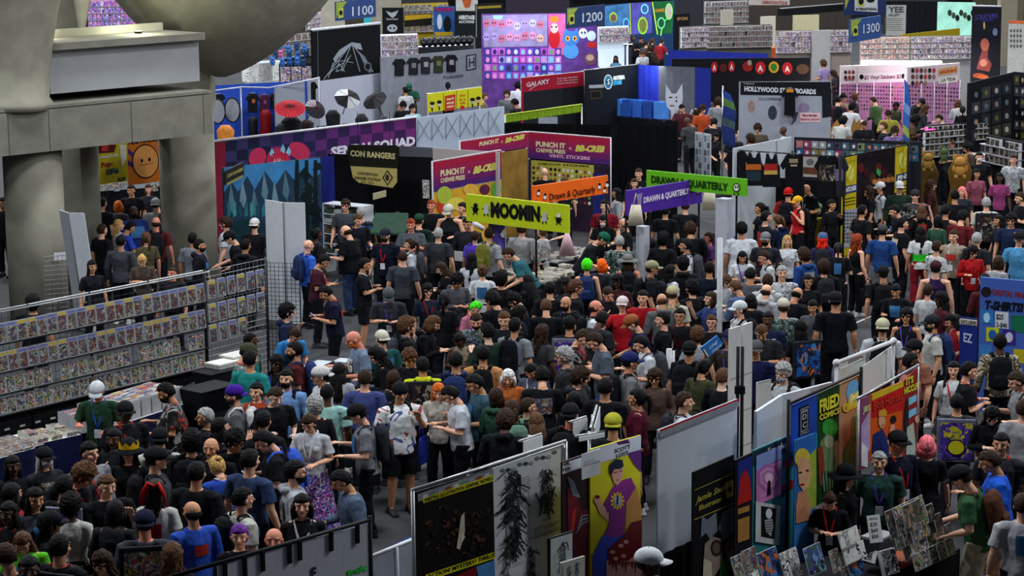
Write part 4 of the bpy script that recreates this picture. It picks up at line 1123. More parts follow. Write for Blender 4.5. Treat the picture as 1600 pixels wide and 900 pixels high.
def art_red(p,mb):
  q = lambda pts,c,l=.006: p.poly(mb,pts,mat(c,.5,0,.1,5),l)
  q([(878,724),(922,710),(922,726),(878,741)],'c4c6cc'); p.text(mb,'HR.',(877,729),(891,725),5,mat(K_),.02,.01); p.text(mb,'TER',(877,737),(891,733),5,mat(K_),.02,.01)
  q([(886,760),(900,770),(908,800),(924,790),(924,930),(900,900),(888,850)],'6a1420'); q([(885,742),(896,752),(906,778),(894,774)],'7a8a90',.008)
  for k in range(3): p.line(mb,[(900+2*k,832-6*k),(908,818-6*k),(921,812-4*k)],2,mat('8a9aa0'),.01)
  q([(893,800),(900,790),(896,830),(890,840)],'b02a20',.009)
root,pp = panel_thing('hanging_banner','dark red armoured figure banner beside the yellow banner','banner',(878,722),(922,707),2.13,960,mat('2a1018',.5,0,.2,4),art_red,.02)
root,pp = panel_thing('paper_sign','white paper sign pinned over the yellow banner left edge','sign',(909,710),(938,701),2.2,750,mat('cfd2d8',.7,0,.03),lambda p,mb: (p.text(mb,'SPECIAL',(913,724),(930,719),3,mat('8a8c90'),0,.006),p.text(mb,'BLACK DEATH',(912,729),(937,722),3.4,mat('4a4c50'),0,.006)),.006)
# -- big white backing cloth with red top seam, black speed rail stand
def art_seam(p,mb):
  p.poly(mb,[(1028,671),(1152,622),(1152,625),(1028,674)],mat('b01c2a'),.03); p.poly(mb,[(1028,674),(1152,626),(1152,634),(1028,684)],mat('8c9098'),.028)
root,pp = panel_thing('backing_cloth','large blank white backing cloth with red top seam','backdrop',(1028,672),(1152,623),2.44,893,mat('c4c8d2',.75,0,.04,2),art_seam,.015)
for x,lab in ((1153,'black stand post at the right edge of the white backing cloth'),(1160,'second black stand post beside the white slat boards')):
  q = at(x,560,2.75); t = thing('stand_post',(q.x,q.y,0),lab,'post'); mb = MB(); mb.tube([(q.x,q.y,0),(q.x,q.y,2.9)],.022,blk()); mb.build('pole',t); mb = MB(); mb.tube([(q.x,q.y,0),(q.x,q.y,.03)],.18,blk(),14); mb.build('base',t)
  mb = MB(); mb.box((q.x,q.y,2.35),(.07,.07,.10),blk()); mb.build('clamp',t)
root,pp = panel_thing('backdrop_drape','black drape hanging behind the black illustrator banner','drape',(1030,868),(1150,812),1.0,1000,mat('0d0d10',.95),None,cloth=True)
# -- black illustrator banner with dragon
def art_dragon(p,mb):
  g = mat('b0a040'); q = lambda pts,c,l=.006: p.poly(mb,pts,mat(c,.6,0,.15,6),l)
  p.line(mb,[(1084,766),(1146,739)],1,g); p.line(mb,[(1084,812),(1146,786)],1.2,g)
  p.text(mb,'Jamie Snell',(1086,786),(1132,765),11,g,.015,.01,.25); p.text(mb,'Illustrator',(1091,798),(1127,782),9,g,.015,.01,.1)
  q([(1134,754),(1145,749),(1145,774),(1134,779)],'b8a838'); p.oval(mb,1139.5,764,3.5,5,mat('6a2a3a'),.01)
  q([(1096,806),(1104,812),(1118,800),(1120,830),(1108,842),(1102,832),(1094,840)],'6a7480',.008); q([(1128,800),(1146,790),(1146,830),(1130,845),(1122,826)],'5a6470',.008)
  q([(1100,850),(1112,838),(1126,842),(1128,880),(1112,905),(1098,885)],'8a7a70',.010); p.oval(mb,1118,856,9,13,mat('2a1a1c'),.012); p.oval(mb,1118,856,6,9,mat('5a4a44'),.013)
  q([(1130,850),(1142,840),(1146,870),(1134,880)],'6a4a50',.012); q([(1098,872),(1110,878),(1112,915),(1096,915)],'b8b09a',.014); q([(1125,878),(1140,872),(1140,915),(1122,915)],'2a8a3a',.014); q([(1134,862),(1146,858),(1146,892),(1138,890)],'a8a078',.013)
root,pp = panel_thing('roll_up_banner','black roll-up banner lettered in gold over a grey dragon painting','banner',(1083,738),(1147,710),2.1,960,mat('101014',.5,0,.1),art_dragon,.02)
# -- narrow banner, prints and the teal title banner
def art_nar(p,mb):
  q = lambda pts,c,l=.006: p.poly(mb,pts,mat(c,.6,0,.15,6),l)
  q([(1152,722),(1174,712),(1174,770),(1152,786)],'1f2f86'); q([(1156,745),(1164,732),(1171,748),(1174,780),(1151,790)],'b01e1c',.008)
  for y,h in ((795,9),(812,36)): q([(1152,y),(1170,y-6),(1170,y-6+h),(1152,y+h)],'a8783a',.008)
  caplines(p,mb,1154,818,1168,813,7,4.6,.7,'4a3018')
root,pp = panel_thing('hanging_banner','narrow red and blue banner beside the gold lettered banner','banner',(1149,719),(1176,707),2.1,930,mat('16121a',.6),art_nar,.02)
def art_teal(p,mb):
  q = lambda pts,c,l=.006: p.poly(mb,pts,mat(c,.55,0,.12,6),l)
  q([(1177,706),(1243,678),(1243,700),(1177,728)],'1e3440',.004)
  p.text(mb,'Scarlet',(1198,710),(1231,697),10,mat('d8c8d0'),.02,.012); p.text(mb,'KISS',(1224,732),(1241,724),14,mat('c01c48'),.03,.014)
  q([(1219,760),(1232,750),(1243,750),(1243,760),(1228,768),(1219,772)],'a81c2a',.010); q([(1219,766),(1226,764),(1224,776),(1219,776)],'14141a',.011)
  q([(1180,735),(1219,718),(1219,772),(1180,790)],'c87ab8',.014); q([(1180,712),(1219,696),(1219,716),(1180,736)],'8a9cd8',.015)
  for i,r_ in enumerate((19,15,11,7)): p.oval(mb,1199,746,r_,r_*1.15,mat(('b06ab0','d890c0','b878c0','e8c0d8')[i],.6,0,0),.017+i*.0015,7)
  p.oval(mb,1199,752,1.7,2,mat(K_),.026); q([(1197,754),(1201,753),(1202,772),(1197,774)],'1a1020',.026)
  q([(1179,783),(1218,790),(1216,852),(1178,846)],'c4c8c6',.018); q([(1187,790),(1211,794),(1208,842),(1187,838)],'141416',.020)
  p.oval(mb,1199,802,5,8,mat('d8d8d8'),.022); q([(1192,812),(1204,810),(1206,822),(1202,838),(1194,830)],'9a9c9e',.022)
  for k in range(5): p.line(mb,[(1192,816+k*4),(1204,814+k*4)],1,mat('222224'),.024)
root,pp = panel_thing('hanging_banner','teal SCARLET KISS banner with pink spiral and skeleton prints','banner',(1177,704),(1243,676),2.1,925,mat('2f7a80',.55,0,.12,3),art_teal,.02)
def art_blonde(p,mb):
  q = lambda pts,c,l=.006: p.poly(mb,pts,mat(c,.55,0,.14,7),l)
  q([(1244,690),(1275,677),(1275,740),(1262,790),(1244,800)],'2a6ab8',.004); q([(1256,720),(1275,700),(1275,790),(1262,800)],'9ab040',.005)
  q([(1243,792),(1246,770),(1258,764),(1266,790),(1264,812),(1243,818)],'c88a68',.008)
  p.oval(mb,1253,716,12,16,mat('d8c048',.6,0,.15),.009); q([(1245,722),(1252,714),(1263,718),(1267,738),(1262,760),(1254,768),(1247,756)],'dca880',.012)
  p.oval(mb,1249,738,2.6,1.4,mat(K_),.014); p.oval(mb,1260,735,2.8,1.4,mat(K_),.014); p.oval(mb,1252,757,3.6,2,mat('a01c24'),.014)
root,pp = panel_thing('hanging_banner','pop art blonde woman face banner behind the seated seller','banner',(1243,688),(1275,676),2.12,925,mat('3a7ac0',.55,0,.12,3),art_blonde,.02)
def art_blue(p,mb):
  q = lambda pts,c,l=.006: p.poly(mb,pts,mat(c,.55,0,.14,7),l)
  q([(1248,637),(1263,631),(1263,676),(1248,682)],'0e1220',.008); q([(1250,644),(1261,639),(1261,670),(1250,676)],'a8acb8',.010); q([(1251,646),(1260,642),(1260,669),(1251,674)],'0e1220',.011)
  p.text(mb,'D',(1252.5,656),(1258.5,653.5),9,mat('d0d4e0'),.01,.014); p.text(mb,'C',(1252.5,669),(1258.5,666.5),9,mat('d0d4e0'),.01,.014); p.text(mb,'GIBSON',(1249,643),(1262,637),4,mat('c0c4d0'),0,.014); p.text(mb,'COMICS',(1249,681),(1262,675),4,mat('c0c4d0'),0,.014)
  q([(1240,690),(1276,676),(1276,700),(1240,715)],'1a9ac8',.006)
root,pp = panel_thing('hanging_banner','blue banner with GIBSON COMICS emblem left of FRIED COMICS','banner',(1238,633),(1277,616),2.5,705,mat('1f4ab0',.55,0,.25,2.5),art_blue,.02)
def art_fried(p,mb):
  q = lambda pts,c,l=.006: p.poly(mb,pts,mat(c,.55,0,.14,7),l)
  ym = mat('e0d83a'); p.oval(mb,1296,668,12,14,mat('2f9a3a',.5,0,.3),.004); p.oval(mb,1290,630,10,8,mat('2a7a30',.5,0,.3),.004)
  for dx,dy,m,l in ((1,1.4,mat(K_),.010),(0,0,ym,.014)):
    p.text(mb,'FRIED',(1279+dx,645+dy),(1310+dx,632+dy),20,m,.04,l); p.text(mb,'COMICS',(1279+dx,657+dy),(1310+dx,645+dy),9,m,.04,l)
  q([(1281,690),(1292,676),(1302,682),(1306,715),(1300,762),(1286,770),(1278,740)],'6a8a60',.008); p.oval(mb,1294,690,7,10,mat('a8b08a'),.010); q([(1276,700),(1284,696),(1288,730),(1280,760)],'8a3a2a',.010); q([(1302,690),(1311,686),(1311,730),(1304,745)],'c8a878',.010)
  for k in range(5): p.line(mb,[(1282+k*5,735),(1286+k*4,775)],1.2,mat('1a2a1a'),.013)
root,pp = panel_thing('hanging_banner','green FRIED COMICS banner with horror comic figures','banner',(1277,616),(1312,600),2.5,790,mat('12401e',.55,0,.35,2.5),art_fried,.02)
def art_egg(p,mb):
  q = lambda pts,c,l=.006: p.poly(mb,pts,mat(c,.55,0,.14,7),l)
  p.oval(mb,1333,612,11,19,mat('6ab0e0'),.006,24,.1); q([(1322,640),(1326,618),(1338,612),(1345,622),(1340,634),(1330,640)],'d8d040',.010); p.text(mb,'M',(1327,632),(1340,626),16,mat('e8f0a0'),.04,.013); p.oval(mb,1321,637,6,7,mat('d8c830'),.011); p.oval(mb,1321,637,2.6,3.2,mat('b8905a'),.013)
  q([(1330,655),(1338,640),(1345,640),(1346,690),(1338,700),(1330,690)],'9ab05a',.008); q([(1318,705),(1330,680),(1345,690),(1344,760),(1330,730),(1316,745)],'6aa04a',.009)
  for k in range(5): p.line(mb,[(1332+k*2.6,650),(1333+k*2.4,690)],.8,mat('2a3a20'),.012)
  q([(1312,752),(1322,735),(1330,745),(1330,775),(1320,792),(1312,785)],'d8a080',.010); p.oval(mb,1322,776,3,7,mat('5a1018'),.013); q([(1312,748),(1324,730),(1330,742),(1318,750)],'c04a90',.012); p.oval(mb,1316,762,2,1.3,mat(K_),.013); p.oval(mb,1326,757,2,1.3,mat(K_),.013)
root,pp = panel_thing('hanging_banner','tan banner with yellow egg lettering, green zombie and screaming face','banner',(1312,600),(1348,583),2.5,800,mat('b8906a',.55,0,.08,2.5),art_egg,.02)
def art_pink(p,mb):
  q = lambda pts,c,l=.006: p.poly(mb,pts,mat(c,.55,0,.14,7),l)
  q([(1345,665),(1359,640),(1359,700),(1345,730)],'b8a0c8'); p.text(mb,'JBS',(1347,645),(1359,640),9,mat('d8d8a0'),.03,.01); q([(1345,690),(1355,700),(1355,730),(1345,728)],'e0e0e4',.008)
root,pp = panel_thing('hanging_banner','slim pink banner between the tan and orange comic banners','banner',(1345,624),(1360,618),2.35,735,mat('8a4a6a',.55,0,.1),art_pink,.02)
def art_orange(p,mb):
  q = lambda pts,c,l=.006: p.poly(mb,pts,mat(c,.55,0,.10,7),l)
  q([(1362,617),(1411,597),(1411,640),(1362,653)],'c81e1c',.004); q([(1362,615),(1411,595),(1411,604),(1362,626)],'d8b828',.006)
  p.text(mb,'Bob Hunter',(1364,642),(1410,624),15,mat('8a0e10'),.03,.010); p.text(mb,'Bob Hunter',(1363.4,641),(1409.4,623),15,mat('e04028'),.01,.013)
  q([(1362,706),(1364,678),(1378,670),(1388,690),(1388,715),(1362,715)],'223070',.010); p.oval(mb,1377,658,5.5,11,mat('dca880'),.011); q([(1371,650),(1372,642),(1380,638),(1385,644),(1383,650)],'d8a030',.014)
  p.oval(mb,1395,655,4.5,6,mat('201c20'),.012); q([(1391,663),(1397,663),(1395,685),(1388,695),(1385,690)],'d8a080',.012); p.line(mb,[(1376,664),(1380,664)],1,mat('7a1a1a'),.016)
root,pp = panel_thing('hanging_banner','red and orange banner with blond hero holding a device','banner',(1360,617),(1411,596),2.35,720,mat('d85a18',.55,0,.06,3),art_orange,.02)
def art_last(p,mb):
  q = lambda pts,c,l=.006: p.poly(mb,pts,mat(c,.55,0,.10,7),l)
  p.text(mb,"IT'S",(1415,602),(1426,597),11,mat('d8e030'),.03,.01); p.text(mb,'HICCUP!',(1412,616),(1435,606),10,mat('d8e030'),.03,.01)
  for y in (622,642): q([(1419,y),(1431,y-6),(1431,y+4),(1419,y+12)],'7ac0dc',.008)
  q([(1412,650),(1416,620),(1419,645),(1418,690),(1412,692)],'16161c',.008); q([(1416,668),(1426,660),(1430,700),(1424,740),(1414,730)],'a8b8a8',.010); p.oval(mb,1432,655,3.4,6,mat('d8a888'),.010)
root,pp = panel_thing('hanging_banner','dark red comic banner with pale blue panels at the row end','banner',(1411,596),(1437,572),2.35,735,mat('8a1c1a',.55,0,.1,3),art_last,.02)
st = Pan((1237,632),(1348,582),2.54)
root = thing('pipe_stand',st.pt(st.L/2,0),'black pipe stand above the FRIED COMICS banner row','stand')
mb = MB(); mb.tube([st.pt(-.03,2.54,-.03),st.pt(st.L+.03,2.54,-.03)],.018,blk()); mb.build('rail',root)
for a in (-.02,st.L+.02): mb = MB(); mb.tube([st.pt(a,0,-.03),st.pt(a,2.6,-.03)],.022,blk()); mb.build('post',root)
st = Pan((1345,623),(1438,571),2.38); st2 = st
root = thing('pipe_stand',st.pt(st.L/2,0),'grey pipe stand above the orange comic banners','stand')
mb = MB(); mb.tube([st.pt(-.03,2.38,-.03),st.pt(st.L+.03,2.38,-.03)],.018,steel()); mb.build('rail',root)
for a in (0,st.L): mb = MB(); mb.tube([st.pt(a,0,-.03),st.pt(a,2.38,-.03)],.018,steel()); mb.build('post',root)
# -- white walls, boards and hanging tarps behind
for lab,a,b,z,by,m_ in (('low white wall section nearest the white slat boards',(1183,643),(1223,617),2.3,760,'c4cad6'),('wide low white wall section behind the blue comic banner',(1223,617),(1301,597),2.3,740,'c0c6d2')):
  panel_thing('wall_section',lab,'wall section',a,b,z,by,mat(m_,.6,0,.03),None,.04,z0=.0)
for x0,x1,y,lab,z in ((1141,1158,514,'tall white slat board, leftmost of the bare boards',2.6),(1161,1176,508,'tall white slat board right of the black stand post',2.6),(1184,1205,598,'short white board leaning under the navy polo man',1.9),(1308,1325,566,'narrow white leaning board behind the white tarps',2.0)):
  p = Pan((x0,y),(x1,y-5),z); t = thing('slat_board',p.pt(p.L/2,0),lab,'board'); mb = MB(); p.board(mb,mat('c2c2c0',.6,0,.05),.02,t=.03)
  for k in range(4): mb.box(p.pt(p.L/2,.4+k*.5,.002),(p.L,.006,.012),mat('8a8a88'),(p.e,p.n,ZZ))
  mb.build('board',t)
st = Pan((1307,567),(1396,533),2.62)
root = thing('pipe_stand',st.pt(st.L/2,0),'white pipe frame holding two white tarps','stand')
mb = MB(); mb.tube([st.pt(-.03,2.62),st.pt(st.L+.02,2.62)],.028,mat('c8cace',.5)); mb.build('rail',root)
for a in (0,st.L): mb = MB(); mb.tube([st.pt(a,0),st.pt(a,2.62)],.024,mat('b0b2b8',.5)); mb.build('post',root); mb = MB(); mb.ell(st.pt(a,2.62),(.05,.05,.05),mat('c8cace',.5)); mb.build('elbow',root)
panel_thing('tarp','small white tarp hanging on the white pipe frame','tarp',(1313,576),(1353,558),2.52,606,mat('b8bcb8',.7,0,.04),None,.01)
panel_thing('tarp','large white tarp hanging right on the white pipe frame','tarp',(1349,572),(1393,541),2.5,622,mat('c4c8c4',.7,0,.04),None,.01)
def pole(lab,x,ytop,ybase,r=.025,col='b8bcc0',name='banner_pole'):
  p = at(x,ybase,0); z = zat(x,ytop,p.y); t = thing(name,p,lab,'pole'); mb = MB(); mb.tube([(p.x,p.y,0),(p.x,p.y,z)],r,mat(col,.5)); mb.build('tube',t); mb = MB(); mb.tube([(p.x,p.y,0),(p.x,p.y,.03)],.2,mat(col,.5),14); mb.build('base',t); return p,z
pole('tall white pole rising above the crowd right of centre',1123,372,640,.045)
pole('pale upright pole left of the grey backpack man',1045,545,690,.045)
pole('second pale upright pole close beside the first',1052,548,684,.02)
# small white signs stuck up at the banner stalls
for lab,pts,z in (('blank white card standing left of the ink drawing banner',((818,690),(848,680),712),2.2),('white card standing behind the dark red banner',((896,660),(918,653),683),2.2),('narrow white pennant card beside the standing cards',((929,668),(938,635),700),2.2),('long white card near the yellow-green cap',((905,683),(945,676),690),2.2)):
  panel_thing('card',lab,'card',pts[0],pts[1],z-.5,pts[2],mat('c8ccd2',.6,0,.02),None,.01,post=[(pts[0][0]+pts[1][0])/2])
# grey skirted stall bottom centre and bottom-left sheet rail
gp = Pan((578,871),(664,836),1.0)
root = thing('skirted_counter',gp.pt(gp.L/2,0),'grey draped low wall with white rail at the bottom centre','counter'); mb = MB(); gp.cloth(mb,mat('8a8e9c',.8,0,.05),.02,fold=.012,freq=5); mb.build('drape',root)
mb = MB(); mb.tube([gp.pt(-.05,1.01),gp.pt(gp.L,1.01)],.02,mat('d0d2d6',.5)); mb.build('rail',root); mb = MB(); mb.tube([gp.pt(gp.L*.48,0,.03),gp.pt(gp.L*.45,1.0,.03)],.012,mat('c0c2c6',.5)); mb.build('post',root)
bp_ = Pan((296,893),(578,812),2.3)
root = thing('sheet_rail',bp_.pt(bp_.L/2,0),'black rail with clipped white sheets at the bottom left corner','rail')
mb = MB(); mb.tube([bp_.pt(-.3,2.3),bp_.pt(bp_.L+.02,2.3)],.022,blk()); mb.build('rail',root)
for a in (bp_.L,): mb = MB(); mb.tube([bp_.pt(a,0),bp_.pt(a,2.34)],.022,blk()); mb.build('post',root)
xs = [340,432,495,537,577]
for i in range(4):
  mb = MB(); a0,_ = bp_.sz(xs[i],880); a1,_ = bp_.sz(xs[i+1]-1,850); zt = zb(bp_,xs[i],(878,857,840,829)[i]); bp_.board(mb,mat('c0c4cc',.7,0,.03),.6,a0,a1,zt,.01)
  if i == 3: bp_.text(mb,'ink',(542,899),(576,889),9,mat('2ad04a'),.05,.01)
  if i == 1: bp_.text(mb,'F',(485,905),(493,903),18,mat('3a2a5a'),.05,.01)
  mb.build('white_sheet',root)
for x in (349,408,466,515,556,450,380):
  mb = MB(); a,z = bp_.sz(x,890-(x-296)*.287); mb.box(bp_.pt(a,2.20,.02),(.045,.02,.20),blk(),(bp_.e,bp_.n,ZZ)); mb.build('clip',root)
# -- comic selling table, bottom right
TB = table('display_table','black table of comics in the bottom right stall',(1150,972),(1500,858),.72,.9,'0e0e12',top='1a1a1e')
root,P0,e,n,L = TB
def stand_card(name,lab,cat,x,y,w_,h_,z,art,edge='c8c8c8',tilt=18,slope=-.45,grp=None,th=.008):
  """a comic or card propped up: top-left pixel, size in pixels"""
  p = Pan((x,y),(x+w_,y+slope*w_),z); hh = h_/ppm(p.P)*1.03
  mb = MB(); u = (ZZ*math.cos(R(tilt))-p.n*math.sin(R(tilt))).normalized(); nn = p.e.cross(u); nn = nn if nn.dot(CAM-p.P)>0 else -nn
  c = p.P+p.e*p.L/2-u*hh/2; mb.box(c,(p.L,th,hh),mat(edge,.6,0,0),(p.e,nn,u)); a = c+nn*(th/2+.002); k = .97
  mb.quad(a-p.e*p.L/2*k-u*hh/2*k,a+p.e*p.L/2*k-u*hh/2*k,a+p.e*p.L/2*k+u*hh/2*k,a-p.e*p.L/2*k+u*hh/2*k,art if not callable(art) else art())
  if name == 'price_card': 
    for i,(t_,s_) in enumerate((('PRICES',.09),('$20',.2),('$60',.2),('$50',.2))):
      vs,fs = glyphs(t_,.01); wx = max(v.x for v in vs); sc = p.L*.6/wx*(.9 if i else 1.1); o_ = a+nn*.003-p.e*p.L*.35+u*hh*(.33-.22*i)
      mb.add([o_+p.e*v.x*sc+u*v.y*sc for v in vs],fs,blk())
  return mb.build(name,None,lab,cat,grp)
stand_card('price_card','tall white price card listing prices between two comic racks','sign',1354,806,20,42,1.42,mat('cfd0d4',.6,0,0),slope=-.12)
stand_card('price_card','small white price card propped before the grey box','sign',1351,855,21,20,1.0,mat('c8c8c8',.6,0,0),slope=.3)
i = 0
for j,(x0,y0,nn_,zz,cols) in enumerate(((1382,800,5,1.62,11),(1386,818,6,1.46,11),(1396,834,6,1.30,11.5),(1408,852,6,1.12,12),(1424,868,5,.98,12))):
  for k in range(nn_):
    stand_card('comic_book','comic on the stepped rack beside the green polo buyer, %s tier'%('top','second','middle','fourth','lowest')[j],'comic',x0+k*(cols+.8),y0-k*cols*.50,cols,26,zz,COVER2 if (k+j)%3 else DARKART,grp='comics on the stepped rack, %s tier'%('top','second','middle','fourth','lowest')[j],slope=-.46)
stand_card('graphic_novel','large green graphic novel cover at the back of the stepped rack','book',1408,792,15,34,1.66,lambda: busy('dark_green_cover',['24402a','3a5a3a','6a5a44','1a2a1e','8a6a5a'],6),slope=-.48)
stand_card('graphic_novel','large brown graphic novel cover beside the large green one','book',1422,785,14,34,1.66,lambda: busy('dark_brown_cover',['3a3428','5a5240','2a261e','4a4a40'],6),slope=-.48)
for k,(x,y,w_,h_,z,a,c) in enumerate(((1308,834,30,24,1.36,MANGA,'black and white cover'),(1315,858,33,26,1.16,MANGA,'grey manga style cover'),(1322,875,22,30,1.0,BLUEART,'blue fighter cover'),(1313,888,20,30,.92,COVER2,'teal fighter cover'),(1216,866,27,44,1.28,MANGA,'white crowd scene cover'),(1254,858,26,44,1.3,lambda: busy('green_blue_cover',['2a5a3a','3a3a8a','5a9a8a','1a2030','6a8ac0'],6),'green and blue cover'),(1294,862,14,34,1.18,COVER2,'red and blue cover'),(1141,872,18,36,1.25,COVER2,'green striped cover'),(1158,862,20,36,1.27,COVER,'dark green cover'),(1181,866,30,50,1.35,BLUEART,'purple portrait cover'),(1151,893,30,30,1.05,MANGA,'white lettered cover'))):
  stand_card('graphic_novel','propped graphic novel with %s before the seated seller'%c,'book',x,y,w_,h_,z,a)
bin_('box','open grey box holding the tall price card',1372,838,1.12,(.34,.24,.30),'3a3c40','8a8c90')
bin_('book_stack','thick red-brown book lying at the table front',1406,872,.80,(.34,.24,.07),'8a3a22','9a4a2c','book')
stand_card('graphic_novel','black and white inked book standing beside the red-brown book','book',1373,862,22,38,1.05,MANGA,slope=-.3,th=.06)
# blue shirt printed sign with t-shirt prices, right edge
def art_tee(p,mb):
  q = lambda pts,c,l=.006: p.poly(mb,pts,mat(c,.55,0,.08,7),l)
  p.oval(mb,1541,456,8,8,mat('24181c'),.007); p.text(mb,'DIGITAL PINPALS',(1551,460),(1618,468),9,mat('8a2420'),.03,.01)
  p.text(mb,'T-SHIRTS!',(1538,482),(1598,487),13,mat(K_),.05,.01,.15)
  q([(1533,484),(1552,485),(1552,506),(1533,505)],'2a78b8'); p.oval(mb,1542,496,5,8,mat('a8d0e8'),.01); q([(1555,486),(1576,488),(1576,514),(1555,512)],'c8ccd0'); q([(1580,492),(1600,493),(1600,520),(1580,518)],'1a6a4a')
  p.text(mb,'$25',(1557,498),(1568,499),8,mat(K_),.02,.012); p.text(mb,'2-$40',(1557,510),(1574,512),7,mat(K_),.02,.012)
  q([(1541,511),(1561,512),(1561,534),(1541,533)],'b8c020'); q([(1566,514),(1587,516),(1587,540),(1566,538)],'3a2a80'); q([(1531,538),(1550,539),(1550,558),(1531,557)],'3a7ac0'); q([(1584,545),(1600,546),(1600,568),(1584,566)],'b8a820'); p.oval(mb,1551,523,6,8,mat('1a5aa0'),.01); p.oval(mb,1577,527,6,8,mat('c8c8e0'),.01)
root,pp = panel_thing('printed_panel_wall','blue T-SHIRTS! price panel at the right picture edge','sign',(1532,433),(1625,441),2.44,610,mat('3f5fae',.55,0,.05,2),art_tee,.05,z0=.3)
root,pp = panel_thing('banner','navy cloth banner hung left of the blue price panel','banner',(1500,495),(1527,498),2.0,560,mat('1a2a78',.7,0,.15,3),lambda p,mb: (p.poly(mb,[(1500,497),(1527,500),(1527,509),(1500,506)],mat('d0ccc0'),.01),p.text(mb,'EXCLUSIVE!',(1502,505),(1526,508),6,mat(K_),.03,.015),p.text(mb,'EZ',(1506,533),(1520,536),14,mat('b0b8d8'),.03,.015)),.02,z0=.6)

root,P0,e,n,L = table('display_table','artist table of prints beside the bald red bearded man',(512,585),(566,560),.76,.75,'15161c',top='2a2c34')
for i,(a,b_,c) in enumerate(((.25,.2,'white'),(.6,.45,'large framed'),(.95,.2,'pale'),(.3,.55,'small white'))):
  mb = MB(); w_,h_ = ((.3,.22),(.5,.34),(.3,.24),(.22,.18))[i]; q = P0+e*a+n*b_; mb.box(V((q.x,q.y,.775)),(w_,h_,.02),mat('1c1e24' if i == 1 else 'b8bcc0',.6),(e,n,ZZ)); mb.box(V((q.x,q.y,.787)),(w_*.82,h_*.8,.006),mat('b8c0c8',.6,0,.2,8),(e,n,ZZ)); mb.build('art_print',None,'%s print lying on the artist table'%c,'print')
t_ = Pan((1100,541),(1127,523),2.0); t = thing('held_sign',t_.pt(t_.L/2,1.75),'tilted blue card sign held up beside the tall white pole','sign'); mb = MB()
ct = [(1096,543),(1121,524),(1131,537),(1106,559)]; vs = [t_.w(x,y,l) for l in (0,-.02) for x,y in ct]; mb.add(vs,[(0,1,2,3),(7,6,5,4),(0,4,5,1),(1,5,6,2),(2,6,7,3),(3,7,4,0)],mat('1f62a8',.6,0,.06)); t_.line(mb,[(1099,546),(1106,557)],2.4,mat('b8b890'),.006)
t_.text(mb,'LINE',(1108,546),(1120,537),6,mat('a8d0f0'),.02,.008); t_.text(mb,'STARTS',(1111,553),(1127,541),5,mat('a8d0f0'),.02,.008); mb.build('card',t)
p = at(747,352,1.5); mb = MB(); mb.tube([at(738,347,1.6),at(756,358,1.45)],.05,mat('c8ccd0',.6),12); mb.build('poster_tube',None,'white poster tube sticking out left of the MOOMIN sign','tube')
# == MIDDLE STALLS
def sign_on_poles(lab,a,b,z,by,col,art,poles,wrap=None):
  p = Pan(a,b,z); z0 = zb(p,a[0],by); root = thing('hanging_sign',p.pt(p.L/2,0),lab,'sign'); mb = MB(); p.board(mb,mat(col,.6,0,.06,4),z0,t=.05); art(p,mb)
  mb.build('sign_board',root)
  for x in poles:
    aa,_ = p.sz(x,a[1]); mb = MB(); mb.tube([p.pt(aa,0,-.08),p.pt(aa,z,-.08)],.022,blk()); mb.tube([p.pt(aa,0,-.08),p.pt(aa,.03,-.08)],.2,blk(),12); mb.build('pole',root)
  return root,p
def little(p,mb,x,y,s,body='d8d8d8',head=None):
  p.oval(mb,x,y+s*.35,s*.42,s*.55,mat(body,.6,0,0),.010,12); p.oval(mb,x+s*.05,y-s*.35,s*.34,s*.34,mat(head or body,.6,0,0),.012,12)
  k = mat(K_,.6,0,0); p.line(mb,[(x-s*.2,y+s*.8),(x-s*.35,y+s*1.15)],s*.16,k,.011); p.line(mb,[(x+s*.2,y+s*.8),(x+s*.3,y+s*1.15)],s*.16,k,.011)
  p.line(mb,[(x-s*.35,y+s*.1),(x-s*.65,y-s*.1)],s*.12,k,.013); p.line(mb,[(x+s*.35,y+s*.1),(x+s*.6,y+s*.3)],s*.12,k,.013)
def art_moo(p,mb):
  k = mat(K_); p.text(mb,'MOOMIN',(767,337.5),(844,345),22,k,.06,.012)
  little(p,mb,743,324,10,K_,K_); little(p,mb,760,326,10,'b8bcc0'); little(p,mb,851,338,10,'b0b4bc'); little(p,mb,873,340,10,K_,'d8d4d0')
sign_on_poles('yellow-green MOOMIN sign on a black pole above the crowd',(728,303),(888,321),2.5,345,'b8c81e',art_moo,[833])
def art_or(p,mb):
  k = mat('3a1a14'); p.text(mb,'Drawn & Quarterly',(858,313),(930,300),11,k,.015,.012)
  for x,y in ((841,300),(851,306),(936,290),(944,296),(948,287)): little(p,mb,x,y,6,'d8d8d8',K_)
sign_on_poles('orange Drawn & Quarterly sign sloping up right of MOOMIN sign',(833,291),(950,274),2.6,320,'e8641c',art_or,[952])
def art_pu(p,mb):
  w_ = mat('d8d0e4'); p.text(mb,'DRAWN & QUARTERLY',(1005,317),(1076,302),9,w_,.04,.012); p.poly(mb,[(994,304),(1003,301),(1001,322),(996,323)],mat('8a78b0'),.01)
  for x,y in ((1081,292),(1090,295)): little(p,mb,x,y,8,'7a6a5a','c8b8a8')
r_,pp = sign_on_poles('purple DRAWN & QUARTERLY sign in front of green sign',(980,298),(1097,279),2.62,337,'4a2a92',art_pu,[983,1097])
